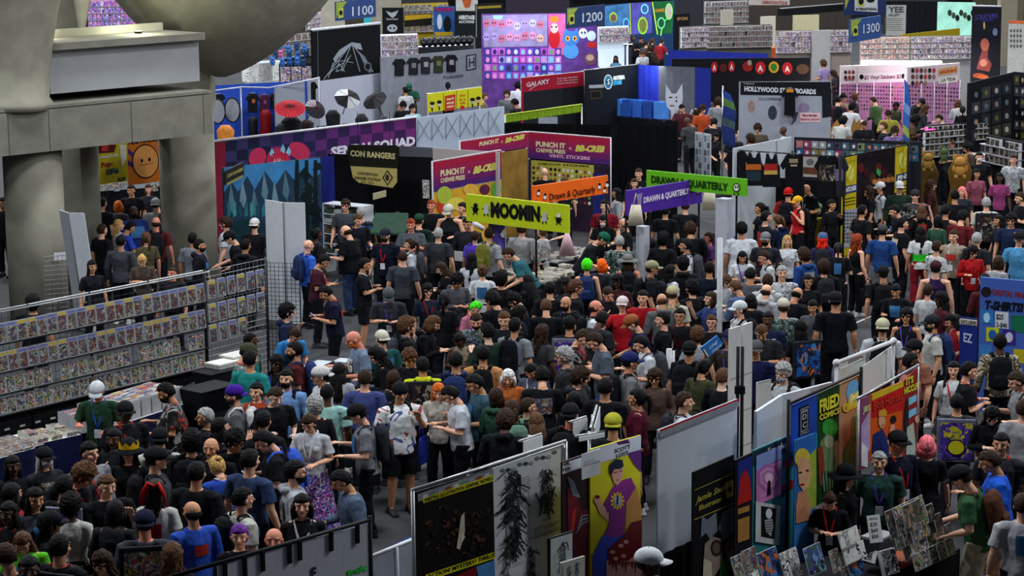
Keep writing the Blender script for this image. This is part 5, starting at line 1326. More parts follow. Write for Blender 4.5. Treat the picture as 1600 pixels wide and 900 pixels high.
for lab,x,y,w_,h_ in (('cream tote bag hanging at the left end of the purple sign',980,322,14,32),('cream tote bag hanging at the right end of the purple sign',1095,294,15,36)):
  p = Pan((x,y),(x+w_,y-2),2.35); p = p.shifted(.12); t = thing('hanging_tote_bag',p.pt(p.L/2,2.0),lab,'bag'); z1 = zb(p,x,y); z0 = zb(p,x,y+h_)
  mb = MB(); mb.tube([p.pt(p.L*.5,z1),p.pt(p.L*.45,(z0+z1)/2),p.pt(p.L*.5,z0)],[(.09,.03),(.13,.05),(.15,.04)],mat('c8c0ac',.8,0,.1,6),12); mb.build('bag_body',t)
  mb = MB(); mb.tube([p.pt(p.L*.2,z1),p.pt(p.L*.5,z1+.22),p.pt(p.L*.8,z1)],.01,mat('b8b09c')); mb.build('handle',t)
def art_gr(p,mb):
  k = mat('16380c'); p.text(mb,'DRAWN & QUARTERLY',(1018,285),(1138,298),11,k,.05,.012); p.oval(mb,1151,293,6,7,mat(K_),.010); p.oval(mb,1151,293,4.4,5.4,mat('c8d8b8'),.012); p.oval(mb,1150,292,1.2,2,mat(K_),.014); p.oval(mb,1153.5,292,1.2,2,mat(K_),.014); p.line(mb,[(1148,301),(1147,306)],1.5,mat(K_),.012); p.line(mb,[(1153,301),(1155,306)],1.5,mat(K_),.012)
sign_on_poles('lime green DRAWN & QUARTERLY sign behind the purple sign',(1010,266),(1166,280),2.75,292,'62b01e',art_gr,[1012,1148])
for lab,x,yt,w_,yb_,z in (('white square pillar below the green sign',1118,310,29,0,2.3),('short white pillar under the purple sign',994,353,21,0,1.9)):
  p = at(x+w_/2,yt,z); s_ = w_/ppm(p)*.72; OBST.append((V((p.x,p.y,0)),U1,U2,s_/2,s_/2)); t = thing('display_pillar',(p.x,p.y,0),lab,'pillar'); mb = MB(); mb.box((p.x,p.y,z/2),(s_,s_,z),mat('b0b4c0',.6,0,.03),(U1,-U2,ZZ)); mb.build('pillar_body',t); mb = MB(); mb.box((p.x,p.y,.04),(s_*1.15,s_*1.15,.08),mat('6a6c72'),(U1,-U2,ZZ)); mb.build('plinth',t)
# island tables with books
for lab,a,b,z,dep,n_r,n_c,art,nm,sd in (
    ('dark table of paperbacks below the MOOMIN sign',(742,432),(850,445),.76,.8,3,10,COVER2,'MOOMIN sign table',1),
    ('dark table of paperbacks below the orange sign',(850,444),(950,418),.76,.8,3,10,COVER2,'orange sign table',2),
    ('dark table of yellow paperbacks below the purple sign',(1010,432),(1112,402),.76,.8,3,9,lambda: busy('yellow_book_artwork',['c8b83a','d8d0a0','8a9a3a','3a4a5a','d8c850'],9),'purple sign table',3),
    ('dark table of books behind the MOOMIN sign stall',(870,412),(955,394),.76,.8,3,7,COVER,'rear stall table',4)):
  root,P0,e,n,L = table('display_table',lab,a,b,z,dep,'15161c',top='3a3c44')
  lay('paperback',P0,e,n,z,n_r,max(2,int((L-.2)/.25)),.25,.26,'paperback lying in the rows on the %s'%nm,'paperbacks on the %s'%nm,'book',(.16,.22,.03),art,.16,.14,.02,.06,sd,stack=3)
for lab,x,y,w_,h_,z,art in (('purple and white poster hanging under the MOOMIN sign',763,346,27,45,1.95,lambda: busy('purple_white_poster',['3a2a86','d0d0e0','5a4ab0','3a2a86','8ab0d0'],3)),
    ('small white framed card on the dark stand left of MOOMIN sign',710,392,13,15,1.2,lambda: mat('c8ccc8',.6,0,0))):
  stand_card('poster',lab,'poster',x,y,w_,h_,z,art,slope=.1,tilt=0)
p = at(886,362,1.75); t = thing('hanging_pink_bag',(p.x,p.y,1.1),'pale pink hanging cloth bag between MOOMIN and orange sign tables','bag'); mb = MB(); mb.tube([p,p-ZZ*.2,p-ZZ*.48],[(.03,.02),(.10,.04),(.17,.05)],mat('d8b0bc',.8,0,.05),10); mb.build('bag_body',t); mb = MB(); mb.tube([p,p+ZZ*.12],.008,mat('b890a0')); mb.build('strap',t)
# -- Punch It stall
def art_punch(x0,y0,x1,y1,h,sub=True,vs_=False):
  def f(p,mb):
    w_ = mat('d8c8a0'); y_ = mat('d0c860'); lx = x1-x0
    ya = lambda k: y0+(y1-y0)*k
    xa = lambda k: x0+lx*k
    p.text(mb,'PUNCH IT',(xa(.10),ya(.10)-h*.50),(xa(.46),ya(.46)-h*.50),h*.20,w_,.05,.012)
    if sub: p.text(mb,'CHEWIE PRESS',(xa(.10),ya(.10)-h*.28),(xa(.46),ya(.46)-h*.28),h*.15,w_,.04,.012)
    p.text(mb,'x',(xa(.50),ya(.5)-h*.46),(xa(.54),ya(.54)-h*.46),h*.15,w_,0,.012)
    p.text(mb,'BB-CRE8',(xa(.58),ya(.58)-h*.42),(xa(.93),ya(.93)-h*.46),h*.24,y_,.06,.012,.25)
    if vs_: p.text(mb,'VINYL STICKERS',(xa(.26),ya(.26)-h*.10),(xa(.76),ya(.76)-h*.10),h*.13,mat('d8a0c0'),.03,.012)
  return f
def gradient_panel(p,mb,z0,z1,cols,a1=None):
  a1 = p.L if a1 is None else a1
  for i,c in enumerate(cols):
    za = z1+(z0-z1)*i/len(cols); zc = z1+(z0-z1)*(i+1)/len(cols); mb.box(p.pt(a1/2,(za+zc)/2,-.015),(a1,.04,za-zc),mat(c,.6,0,.05),(p.e,p.n,ZZ))
def stall_wall(lab,a,b,z,band_y,cols,art,lower=None,lowcol='c8982a'):
  p = Pan(a,b,z); zb_ = zb(p,a[0],band_y); OBST.append((p.pt(p.L/2,0),p.e,p.n,p.L/2,.05)); root = thing('stall_wall',p.pt(p.L/2,0),lab,'stall wall')
  mb = MB(); gradient_panel(p,mb,zb_,z,cols); art(p,mb); mb.build('header_banner',root)
  mb = MB(); p.board(mb,mat(lowcol,.6,0,.25,3),.02,z1=zb_-.03,t=.03)
  if lower: lower(p,mb)
  mb.build('lower_panel',root)
  for a_ in (0,p.L): mb = MB(); mb.tube([p.pt(a_,0,-.03),p.pt(a_,z+.03,-.03)],.022,mat('b8b8bc',.5)); mb.build('post',root)
  mb = MB(); mb.tube([p.pt(0,z+.02,-.03),p.pt(p.L,z+.02,-.03)],.016,mat('c0c0c4',.5)); mb.build('rail',root)
  return root,p
RD = ['a01c3c','96204a','842058','6a2060','4a2468']
def low1(p,mb):
  for x,y,r1,r2,c in ((694,305,12,14,'a8b840'),(712,318,14,10,'d8c850'),(735,296,12,9,'d8a840'),(757,296,8,8,'5a2440'),(775,296,8,12,'5aa03a'),(690,322,8,12,'b83a2a')): p.oval(mb,x,y,r1,r2,mat(c,.6,0,.1),.008+r1*.0004)
stall_wall('front PUNCH IT stall wall with maroon header and fruit coloured panel',(677,254),(783,236),2.44,300,RD,art_punch(677,300,783,284,46),low1)
def low2(p,mb):
  rnd = random.Random(4)
  p.poly(mb,[(830,250),(928,258),(928,300),(830,300)],mat('a8a040',.6,0,.1),.003)
  for j in range(7):
    for i in range(14): p.oval(mb,834+i*6.7,262+j*8+i*.6,2.4,2.8,mat(rnd.choice(['c8c8c0','4a2a20','8a3a3a','16161a','d0b890','6a7a40']),.6,0,0),.006,7)
  p.text(mb,'DIE-CUT STICKERS',(842,257),(920,261),3,mat(K_),.02,.01)
stall_wall('rear PUNCH IT wall reading VINYL STICKERS with sticker grid',(825,207),(953,217),2.36,247,RD,art_punch(825,247,953,256,39,True,True),low2,'2a1c30')
stall_wall('dim PUNCH IT header wall behind the front maroon wall',(720,222),(824,207),2.5,246,RD[:3],art_punch(740,246,824,230,32,False),None,'8a6a30')
root,pp = panel_thing('inner_wall','white triangle of stall wall above the front PUNCH IT header','stall wall',(676,231),(780,238),2.44,262,mat('b0a8a8',.7,0,.03),None,.03,z0=0)
root,pp = panel_thing('side_wall','grey upper stall wall between con rangers sign and PUNCH IT','stall wall',(623,228),(676,231),2.44,262,mat('5a5c66',.7,0,.05),None,.03,z0=0)
root,pp = panel_thing('drape_wall','navy drape pillar at the end of the sticker wall','drape',(926,270),(946,272),2.0,420,mat('1c2466',.8,0,.1),None,cloth=True,z0=0.02)
# -- Con Rangers stall
root,pp = panel_thing('drape_wall','black draped rear wall of the con rangers stall','drape',(512,240),(676,246),2.3,300,mat('0d0e12',.9),lambda p,mb: None,cloth=True,z0=.02)
def art_tee_sign(p,mb):
  p.text(mb,'SUMMIT',(632,290),(655,290),5,mat('9aa4a8'),.04,.03); p.text(mb,'CAMP',(638,297),(652,297),4,mat('9aa4a8'),.04,.03)
sg = Pan((545,227),(624,230),2.62)
root = thing('hanging_sign',sg.pt(sg.L/2,1.8),'black and tan CON RANGERS ranger station sign hanging over stall','sign'); mb = MB()
def rounded(p,mb,pts,m,lift,t=0.0): p.poly(mb,pts,m,lift)
pts = [(547,226),(620,227),(624,231),(623,282),(616,294),(600,292),(562,286),(553,278),(548,258),(544,232)]
for l in (0.0,.05): sg.poly(mb,pts,mat('17170f',.6,0,.05),l)
sg.poly(mb,[(549,259),(622,263),(622,284),(615,293),(600,291),(562,285),(553,277)],mat('a89a5c',.6,0,.04),.055)
sg.text(mb,'CON RANGERS',(549,243),(619,248),9,mat('b0a878'),.04,.058)
sg.text(mb,'CONVENTION',(560,272),(592,275),4.5,mat('4a4428'),.04,.06); sg.text(mb,'RANGER STATION',(556,279),(596,283),4.5,mat('3a3418'),.04,.06); sg.text(mb,'EST. 2024',(566,285),(586,287),3.2,mat('4a4428'),.02,.06)
sg.poly(mb,[(607,265),(616,277),(607,290),(599,277)],mat('2a2818'),.06); sg.poly(mb,[(607,268),(613.5,277),(607,287),(601.5,277)],mat('a89a5c'),.064); sg.oval(mb,607,277,3,5,mat('2a2818'),.067)
mb.build('sign_board',root)
for x in (560,610): mb = MB(); a,_ = sg.sz(x,228); mb.tube([sg.pt(a,2.6,.02),sg.pt(a,3.4,.02)],.006,blk(),4); mb.build('cord',root)
stand_card('order_sign','small tan ORDER sign above the green counter hood','sign',583,302,20,10,1.9,lambda: mat('a8a078',.6,0,.02),slope=-.25,tilt=0)
stand_card('poster','small black and white poster on the black stall drape','poster',660,281,11,28,2.0,MANGA,slope=.05,tilt=0)
hp = at(610,342,1.55); OBST.append((V((hp.x,hp.y,0)),V((1,0,0)),V((0,1,0)),.35,.25)); t = thing('counter_hood',(hp.x,hp.y,0),'dark green hooded counter in the con rangers stall','counter'); mb = MB(); mb.box((hp.x,hp.y,.5),(.7,.5,1.0),mat('14261e',.8),(V((.98,-.1,0)),V((.1,.98,0)),ZZ)); mb.build('counter_body',t)
mb = MB(); a_ = V((hp.x,hp.y,1.5)); ex = V((.98,-.1,0)); ey = V((.1,.98,0))
mb.add([a_-ex*.42-ey*.3-ZZ*.2,a_+ex*.42-ey*.3-ZZ*.2,a_+ex*.36+ey*.2+ZZ*.15,a_-ex*.36+ey*.2+ZZ*.15,a_-ex*.42-ey*.3-ZZ*.24,a_+ex*.42-ey*.3-ZZ*.24,a_+ex*.36+ey*.2+ZZ*.11,a_-ex*.36+ey*.2+ZZ*.11],[(0,1,2,3),(7,6,5,4),(0,4,5,1),(1,5,6,2),(2,6,7,3),(3,7,4,0)],mat('2c4438',.7)); mb.build('hood',t)
for sx in (-.38,.38): mb = MB(); mb.tube([V((hp.x,hp.y,1.0))+ex*sx,V((hp.x,hp.y,1.5))+ex*sx],.015,blk()); mb.build('hood_post',t)
# white shelf of folded goods
sp = Pan((505,318),(566,324),1.55); root = thing('shelf_unit',sp.pt(sp.L/2,0),'white open shelf of folded shirts left of the ranger stall','shelf')
for j in range(6): mb = MB(); z = 1.55-j*.22; mb.box(sp.pt(sp.L/2,z,-.18),(sp.L,.4,.02),mat('b8bcc4',.5),(sp.e,sp.n,ZZ)); mb.build('shelf_board',root)
for a in (0,sp.L): mb = MB(); mb.box(sp.pt(a,.78,-.18),(.02,.4,1.56),mat('b8bcc4',.5),(sp.e,sp.n,ZZ)); mb.build('side_panel',root)
for j in range(1,6):
  for k in range(4):
    mb = MB(); z = 1.55-j*.22; c = mat(['2a2c30','3a4a40','a8aab0','55503a'][(j+k)%4],.8); w_ = sp.L/4.4
    mb.box(sp.pt(sp.L*(k+.5)/4,z+.05,-.12),(w_*.9,.26,.04),c,(sp.e,sp.n,ZZ)); mb.box(sp.pt(sp.L*(k+.5)/4,z+.092,-.12),(w_*.86,.25,.035),c,(sp.e,sp.n,ZZ))
    mb.build('folded_shirt',None,'folded shirt on the white open shelf, %s'%['','top level','second level','third level','fourth level','lowest level'][j],'shirt','folded shirts on white shelf, level %d'%j)
# -- mural wall and checkered wall
def art_mural(p,mb):
  q = lambda pts,c,l=.006: p.poly(mb,pts,mat(c,.6,0,.15,4),l)
  q([(350,262),(500,247),(500,290),(350,300)],'3a7ab0',.003)
  q([(350,300),(362,285),(372,300),(386,275),(398,296),(414,268),(430,290),(446,265),(460,282),(475,262),(492,280),(500,270),(500,420),(350,420)],'20384e',.006)
  for i,(x,y) in enumerate(((360,300),(378,292),(396,305),(412,282),(428,296),(445,280),(462,292),(478,276),(490,290))): q([(x,y-14),(x+7,y+18),(x+3,y+34),(x-4,y+22)],['5a7a8a','6a8a98','4a6a7a'][i%3],.009)
  for i in range(16):
    x = 354+i*9; q([(x,318+(i%4)*4),(x+5,314),(x+6,336),(x+1,340)],['2a6a78','3a8a90','1a4a5a'][i%3],.012)
  q([(350,350),(380,342),(430,352),(500,338),(500,420),(350,420)],'14303a',.015)
  for x,h in ((463,90),(478,130),(492,120)): q([(x-2,250),(x+3,250),(x+5,250+h),(x-5,250+h)],'101c22',.018)
  for i in range(18): rnd = random.Random(i); x = rnd.uniform(468,498); y = rnd.uniform(258,345); q([(x-10,y+6),(x,y-6),(x+9,y+5)],'0e1c20',.02+i*.0004)
panel_thing('mural_wall','landscape mural wall of blue mountains behind the tall white panel','mural',(348,262),(501,246),2.44,400,mat('244058',.6,0,.1),art_mural,.04,z0=0)
p = Pan((351,262),(382,247),2.72); t_,pp = panel_thing('banner_sign','small slanted black booth number sign on the mural corner','sign',(351,268),(381,253),2.62,290,mat('16160f',.6),lambda p,mb: (p.text(mb,'CON RANGERS',(354,278),(379,266),5,mat('a89a5c'),.03,.01),p.poly(mb,[(354,286),(379,273),(379,277),(354,290)],mat('8a8040'),.008)),.03)
def art_sen(p,mb):
  cols = ['2c2a4e','34305e','432c66','5a2c70','6a2a6e']
  for j in range(3):
    for i in range(17):
      x0 = 352+i*17.6; x1 = x0+17.6; s_ = -.124
      y0 = 222+(x0-335)*s_+j*17; y1 = 222+(x1-335)*s_+j*17
      c = cols[min(4,i // 4+(i+j)%2)] if (i+j)%2 else ['1c1c38','22224a','30204e','3c1e50','4a1e52'][min(4,i // 4)]
      p.poly(mb,[(x0,y0),(min(x1,649),y1),(min(x1,649),y1+17),(x0,y0+17)],mat(c,.6,0,.05),.004)
  p.poly(mb,[(336,222),(352,220),(352,400),(338,400)],mat('7a1830'),.005)
  for x,y,rx,ry,c,l,ro in ((402,246,13,16,'c03058',.010,.5),(467,236,18,13,'c03058',.010,.5),(434,250,18,20,'b82a50',.012,0),(434,256,9,10,'c8d4dc',.015,0)): p.oval(mb,x,y,rx,ry,mat(c,.6,0,.06),l,20,ro)
  for x,y in ((424,238),(441,232),(450,236)): p.poly(mb,[(x,y-7),(x+4,y),(x+2,y+8),(x-4,y+3)],mat('7ac0d8'),.017)
  for k in range(6): p.poly(mb,[(424+k*4,240),(430+k*4,240),(427+k*4,254+(k%2)*5)],mat('c82a48'),.019)
  w_ = mat('d8d4e4'); p.text(mb,'SENPAI SQUAD',(516,244),(648,226),14,w_,.05,.02)
root,pp = panel_thing('stall_wall','purple checkered SENPAI SQUAD wall with pink haired drawing','stall wall',(335,222),(650,184),2.62,420,mat('2a1c48',.6,0,.08),art_sen,.05,z0=0)
mb = MB(); mb.tube([pp.pt(0,2.64,0),pp.pt(pp.L,2.64,0)],.03,mat('c8c8d0',.5)); mb.build('top_rail',root)
def art_truss(p,mb):
  m = mat('8a8e98',.4,.4,0)
  for i in range(6):
    x = 652+i*22; s_ = -.135; y = 222+(x-650)*-.10; yt = 184+(x-650)*s_+3
    p.line(mb,[(x,y-2),(x+18,yt+2)],1.1,m,.03); p.line(mb,[(x,yt+2),(x+18,y-4)],1.1,m,.035)
    p.line(mb,[(x,y),(x,yt)],1.0,m,.03)
root,pp = panel_thing('popup_wall','white pop-up wall back with folding lattice frame','stall wall',(650,184),(788,166),2.6,222,mat('a8b4c8',.7,0,.05,2),art_truss,.03,z0=.6)
root,pp = panel_thing('drape_wall','navy drape strip joining the mural and ranger stall','drape',(496,246),(522,243),2.4,340,mat('1a2470',.85,0,.1),None,cloth=True,z0=.02)
# -- posters and stall seen between the concrete columns
def art_yel(p,mb):
  p.poly(mb,[(148,226),(182,226),(178,238),(150,240)],mat('5a1a1e'),.006); p.poly(mb,[(160,226),(170,226),(168,236),(158,236)],mat('b83a2a'),.008)
  k = mat('2a2424'); p.text(mb,'CREATOR',(155,248),(184,244),4,mat('d8d8d0'),.03,.01); p.text(mb,'Pop-',(158,262),(176,258),8,mat('8a2a20'),.04,.01); p.text(mb,'EF6',(166,273),(186,270),8,mat('2a3a5a'),.05,.01); p.poly(mb,[(186,226),(197,226),(197,248),(190,262)],mat('c8c8b8'),.006)
  p.text(mb,'POP',(184,284),(196,282),6,k,.05,.012)
root,pp = panel_thing('hanging_banner','yellow poster with red lettering between the concrete columns','poster',(144,222),(198,216),3.0,290,mat('b0a01c',.6,0,.15,3),art_yel,.02)
def art_face(p,mb):
  o = mat('c87a20'); p.text(mb,'HAPPINESS',(201,226),(246,220),6,mat(K_),.03,.01)
  p.poly(mb,[(200,232),(215,245),(215,252),(200,240)],mat('3a2466'),.006); p.poly(mb,[(200,250),(212,258),(212,264),(200,258)],mat('3a2466'),.006)
  p.oval(mb,227,252,21,27,mat(K_),.008,30); p.oval(mb,227,252,19.5,25,mat('d08c4c',.6,0,.04),.012,30); p.oval(mb,221,251,2,3,mat(K_),.016); p.oval(mb,233,249,2,3,mat(K_),.016); p.line(mb,[(216,258),(224,257),(232,256),(239,254)],1,mat('6a3a1a'),.016)
root,pp = panel_thing('hanging_banner','orange HAPPINESS poster of a round flat face between columns','poster',(198,216),(252,210),3.0,290,mat('b8641a',.6,0,.06),art_face,.02)
root,P0,e,n,L = table('display_table','dark table of comics beneath the orange and yellow posters',(146,300),(252,292),.9,.8,'14151c',top='2c2e36')
for i,x in enumerate((152,160,168,176,184,236,244)): stand_card('comic_book','comic propped on the table beneath the %s poster'%('yellow' if x<200 else 'orange'),'comic',x,279+(i%2)*7,8.5,13,1.09,COVER2,slope=-.1,grp='comics propped beneath the %s poster'%('yellow' if x<200 else 'orange'))
# -- hanging t-shirt stall, right of centre
root,pp = panel_thing('stall_wall','white rear wall of the hanging tee shirt stall','stall wall',(1147,232),(1237,214),2.5,300,mat('b4bac4',.7,0,.03),lambda p,mb: p.line(mb,[(1213,220),(1214,300)],.8,mat('6a6e78'),.01),.04,z0=0)
def art_strip(p,mb):
  rnd = random.Random(9)
  for j in range(3):
    for i in range(16 if j<2 else 12):
      x = 1244+i*12; y = 219+i*.55+j*13 
      if x>1425: continue
      p.poly(mb,[(x,y),(x+11,y+.5),(x+11,y+12),(x,y+11.5)],mat(rnd.choice(['4a5a6a','5a8aa0','8a3a5a','2a5a7a','6a7a5a','8a8c90','3a3c50','a06a7a','7a6a4a']),.6,0,.3,20),.006)
      p.oval(mb,x+5+rnd.uniform(-2,2),y+6,2.5,3,mat(rnd.choice(['c8ccd0','1a1a20','b87a5a','9ab0c8']),.6,0,0),.009,7)
root,pp = panel_thing('stall_wall','dark stall wall of cartoon print rows behind the yellow strips','stall wall',(1241,214),(1440,222),2.5,300,mat('1c1e26',.7),art_strip,.04,z0=0)
ts = Pan((1150,236),(1320,247),2.42); root = thing('clothes_rail',ts.pt(ts.L/2,0),'long black rail for hanging tees in front of white wall','rail')
mb = MB(); mb.tube([ts.pt(0,2.44),ts.pt(ts.L,2.44)],.014,blk()); mb.build('rail',root)
for x in (1150,1237,1319): a,_ = ts.sz(x,240); mb = MB(); mb.tube([ts.pt(a,0,-.03),ts.pt(a,2.5,-.03)],.022,blk()); mb.build('post',root)
def hang_tee(lab,x,y,w_,h_,z,col,prints,p=None,tank=False,name='hanging_t_shirt'):
  if p is None: w_ *= 1.3
  p = p or ts; k = w_; t = thing(name,p.w(x,y+h_,.05),lab,'shirt'); mb = MB(); m = mat(col,.9,0,.1)
  if tank: out = [(-.28,0),(-.2,.02),(-.1,.16),(.1,.16),(.2,.02),(.28,0),(.36,.3),(.46,.38),(.5,1),(-.5,1),(-.46,.38),(-.36,.3)]
  else: out = [(-.32,0),(-.12,0),(0,.06),(.12,0),(.32,0),(.6,.26),(.48,.36),(.37,.26),(.40,1),(-.40,1),(-.37,.26),(-.48,.36),(-.6,.26)]
  for l,rev in ((.05,0),(-.02,1)): mb.add([p.w(x+a*w_,y+b_*h_,l) for a,b_ in (reversed(out) if rev else out)],[tuple(range(len(out)))],m)
  nn = len(out); b0 = [p.w(x+a*w_,y+b_*h_,.05) for a,b_ in out]+[p.w(x+a*w_,y+b_*h_,-.02) for a,b_ in out]; mb.add(b0,[(i,(i+1)%nn,nn+(i+1)%nn,nn+i) for i in range(nn)],m)
  for (a0,b0_,a1,b1_,c) in prints:
    mm = DARKART() if c == 'art' else mat(c,.7,0,.2,30)
    mb.add([p.w(x+a0*w_,y+b0_*h_,.056),p.w(x+a1*w_,y+b0_*h_,.056),p.w(x+a1*w_,y+b1_*h_,.056),p.w(x+a0*w_,y+b1_*h_,.056)],[(0,1,2,3)],mm)
  mb.build('shirt_body',t); mb = MB(); c0 = p.w(x,y,.02); mb.tube([c0+p.e*-.15-ZZ*.02,c0+ZZ*.03,c0+p.e*.15-ZZ*.02],.006,steel(),5); mb.build('hanger',t)
for lab,x,y,w_,h_,c,pr,tk in (('plain black hanging tee at the left end of the rail',1152,236,26,52,'101116',[(-.2,.45,.2,.55,'2a1c1a')],0),
    ('black hanging vest with orange band print',1179,238,22,52,'121318',[(-.42,.35,.42,.52,'b05a20'),(-.4,.55,.4,.85,'20303a')],1),
    ('black hanging vest with red and yellow print',1206,240,20,52,'121318',[(-.4,.3,.4,.5,'9a2020'),(-.4,.5,.4,.62,'b8984a')],1),
    ('black hanging tee with small cream crest',1242,241,28,66,'0e0f14',[(-.2,.10,.18,.20,'8a7a60'),(-.14,.24,.14,.28,'a09880')],0),
    ('long black hanging tee with skeleton picture',1294,243,27,64,'101116',[(-.36,.22,.36,.62,'art')],0),
    ('dark tee half hidden behind the patches strip',1312,246,18,60,'22222c',[(-.3,.3,.3,.6,'6a5a7a')],0)): hang_tee(lab,x,y,w_,h_,0,c,pr,None,tk)
panel_thing('printed_cloth','grey print cloth hanging between the crest tee and skeleton tee','cloth',(1255,245),(1277,246),2.40,276,mat('9a9690',.7,0,.1),lambda p,mb: (p.poly(mb,[(1255,261),(1277,262),(1277,273),(1255,271)],mat('5a3428',.7,0,.2),.006),p.oval(mb,1266,253,6,5,mat('5a5e68',.7,0,0),.008)),.015)
def strip(word,x0,x1,y0):
  def f(p,mb):
    cx = (x0+x1)/2; p.poly(mb,[(x0,y0+45),(x1,y0+40),(x1,y0+52),(x0,y0+57)],mat('2a3a6a'),.008); p.text(mb,word,(x0+2,y0+54),(x1-2,y0+49),7,mat('e0e0e0'),.05,.012)
    p.oval(mb,cx,y0+22,6,14,mat('d8d060'),.007); p.line(mb,[(cx-5,y0+34),(cx+4,y0+12),(cx-2,y0+8)],1.4,mat('b0a020'),.009)
    for j in range(3): p.line(mb,[(x0+3,y0+64+j*5),(x1-3,y0+61+j*5)],1.6,mat('4a4a14'),.009)
    p.poly(mb,[(x0,y0+82),(x1,y0+78),(x1,y0+137),(x0,y0+141)],mat('9a9ca4'),.008)
    rnd = random.Random(2)
    for j in range(10):
      for i in range(5): p.oval(mb,x0+2.4+i*(x1-x0-4)/4,y0+86+j*5.5,1.7,1.9,mat(rnd.choice(['2a2c34','8a3a3a','3a4a7a','c8c8c8','5a5a30']),.6,0,0),.011,6)
  return f
panel_thing('strip_banner','tall yellow PATCHES strip banner at the tee stall corner','banner',(1317,247),(1339,243),2.42,400,mat('c4ae20',.6,0,.05),strip('PATCHES',1317,1339,247),.02)
panel_thing('strip_banner','tall yellow PINS strip banner right of the dragon backdrop','banner',(1400,229),(1420,226),2.44,330,mat('c4ae20',.6,0,.05),strip('PINS',1400,1420,228),.02)
panel_thing('backdrop','dark red dragon backdrop between the two yellow strips','backdrop',(1339,243),(1400,230),2.42,330,mat('1a1218',.7,0,.3,3),lambda p,mb: ([p.oval(mb,1345+i*9,262+(i%3)*8,5,8,mat(['5a1a1a','3a1014','4a2a1c'][i%3],.7,0,.3,12),.006+i*.0005,9) for i in range(6)],[p.oval(mb,1366+i*7,284-i,4,4.5,mat('a86a3a',.6,0,.2),.012,9) for i in range(5)],p.poly(mb,[(1370,262),(1376,268),(1374,276),(1368,270)],mat('3a9a4a'),.014)),.03)
st = Pan((1318,245),(1421,225),2.5); root = thing('stall_frame',st.pt(st.L/2,0),'black corner frame carrying the yellow strip banners','frame'); mb = MB(); mb.tube([st.pt(0,2.48,-.05),st.pt(st.L,2.48,-.05)],.018,blk()); mb.build('rail',root)
for a in (-.05,st.L+.05): mb = MB(); mb.tube([st.pt(a,0,-.05),st.pt(a,2.55,-.05)],.03,blk()); mb.build('post',root)
for lab,a,b,dep in (('yellow covered table left of the PATCHES strip',(1262,346),(1308,337),.8),('yellow covered table between the PATCHES and PINS strips',(1338,352),(1362,345),.9)): table('display_table',lab,a,b,.78,dep,'a89c14',top='b8ac20')
for i,(x,y) in enumerate(((1268,331),(1276,331),(1270,324),(1278,323),(1272,317))):
  p = at(x,y,1.0+(331-y)*.012); t = thing('rolled_plush',p-ZZ*.07,'rolled blue and yellow plush piled on the yellow table','plush','rolled plushes on the yellow table'); mb = MB(); mb.tube([p-U1*.13,p-U1*.05,p+U1*.05,p+U1*.13],[.05,.08,.08,.05],mat('3a78a8' if i%2 else '5a9ac0',.9,0,.1),12); mb.build('body',t); mb = MB(); mb.tube([p-U1*.02,p+U1*.02],.084,mat('c8b020'),12); mb.build('band',t)

panel_thing('backdrop_drape','low black drape and goods wall under the hanging tees','drape',(1150,272),(1316,286),1.62,330,mat('0e0f13',.95),None,cloth=True,z0=.02)
# == FAR STALLS
MASS = []
def rack(lab,a,b,z,by,rows,cols,kind,plab,cat,art,back='8a8c94',size=None,frame='b0b2b8',fill=.93,group=None,lo=None,emit=0,floor=0.0,mass=False):
  p = Pan(a,b,z); zl = zb(p,a[0],by) if lo is None else lo; root = thing('merchandise_rack',p.pt(p.L/2,0,-.2),lab,'rack')
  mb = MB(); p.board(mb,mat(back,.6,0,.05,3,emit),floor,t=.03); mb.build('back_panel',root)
  pitch = (z-zl)/rows; w_ = p.L/cols; sz = size or (w_*.84,.10,pitch*.82)
  for j in range(rows): mb = MB(); mb.box(p.pt(p.L/2,zl+j*pitch-.012,.09),(p.L,.17,.02),mat(frame,.4,.3,0),(p.e,p.n,ZZ)); mb.build('shelf',root)
  key = (kind,tuple(round(s_,3) for s_ in sz),id(art))
  if key not in _px: _px[key] = proto_box(kind,sz,[art(),mat('c0c0c4',.6,0,0)],cat,plab,group)
  rz_ = math.atan2(p.e.y,p.e.x); rz_ = rz_ if p.n.dot(V((math.sin(rz_),-math.cos(rz_),0)))>0 else rz_+math.pi
  rnd = random.Random(len(lab)*7+cols)
  for j in range(rows):
    for i in range(cols):
      if rnd.random()>fill: continue
      if mass: MASS.append((p.pt(w_*(i+.5),zl+j*pitch,.09),p.e,p.n,sz,art())); continue
      o = bpy.data.objects.new(kind,_px[key]); C.objects.link(o); o.location = p.pt(w_*(i+.5),zl+j*pitch,.09); o.rotation_euler = (0,0,rz_); tag(o,plab,cat,group or plab)
  return p
def led(p,a,z,power,col=(.9,.95,1),size=(1.2,.3)):
  q = p.pt(a,z,.9); l = area('stall_lamp',q,size,power,col); d = p.pt(a,z-1.6,0)-q; l.rotation_euler = d.to_track_quat('-Z','Y').to_euler(); return l
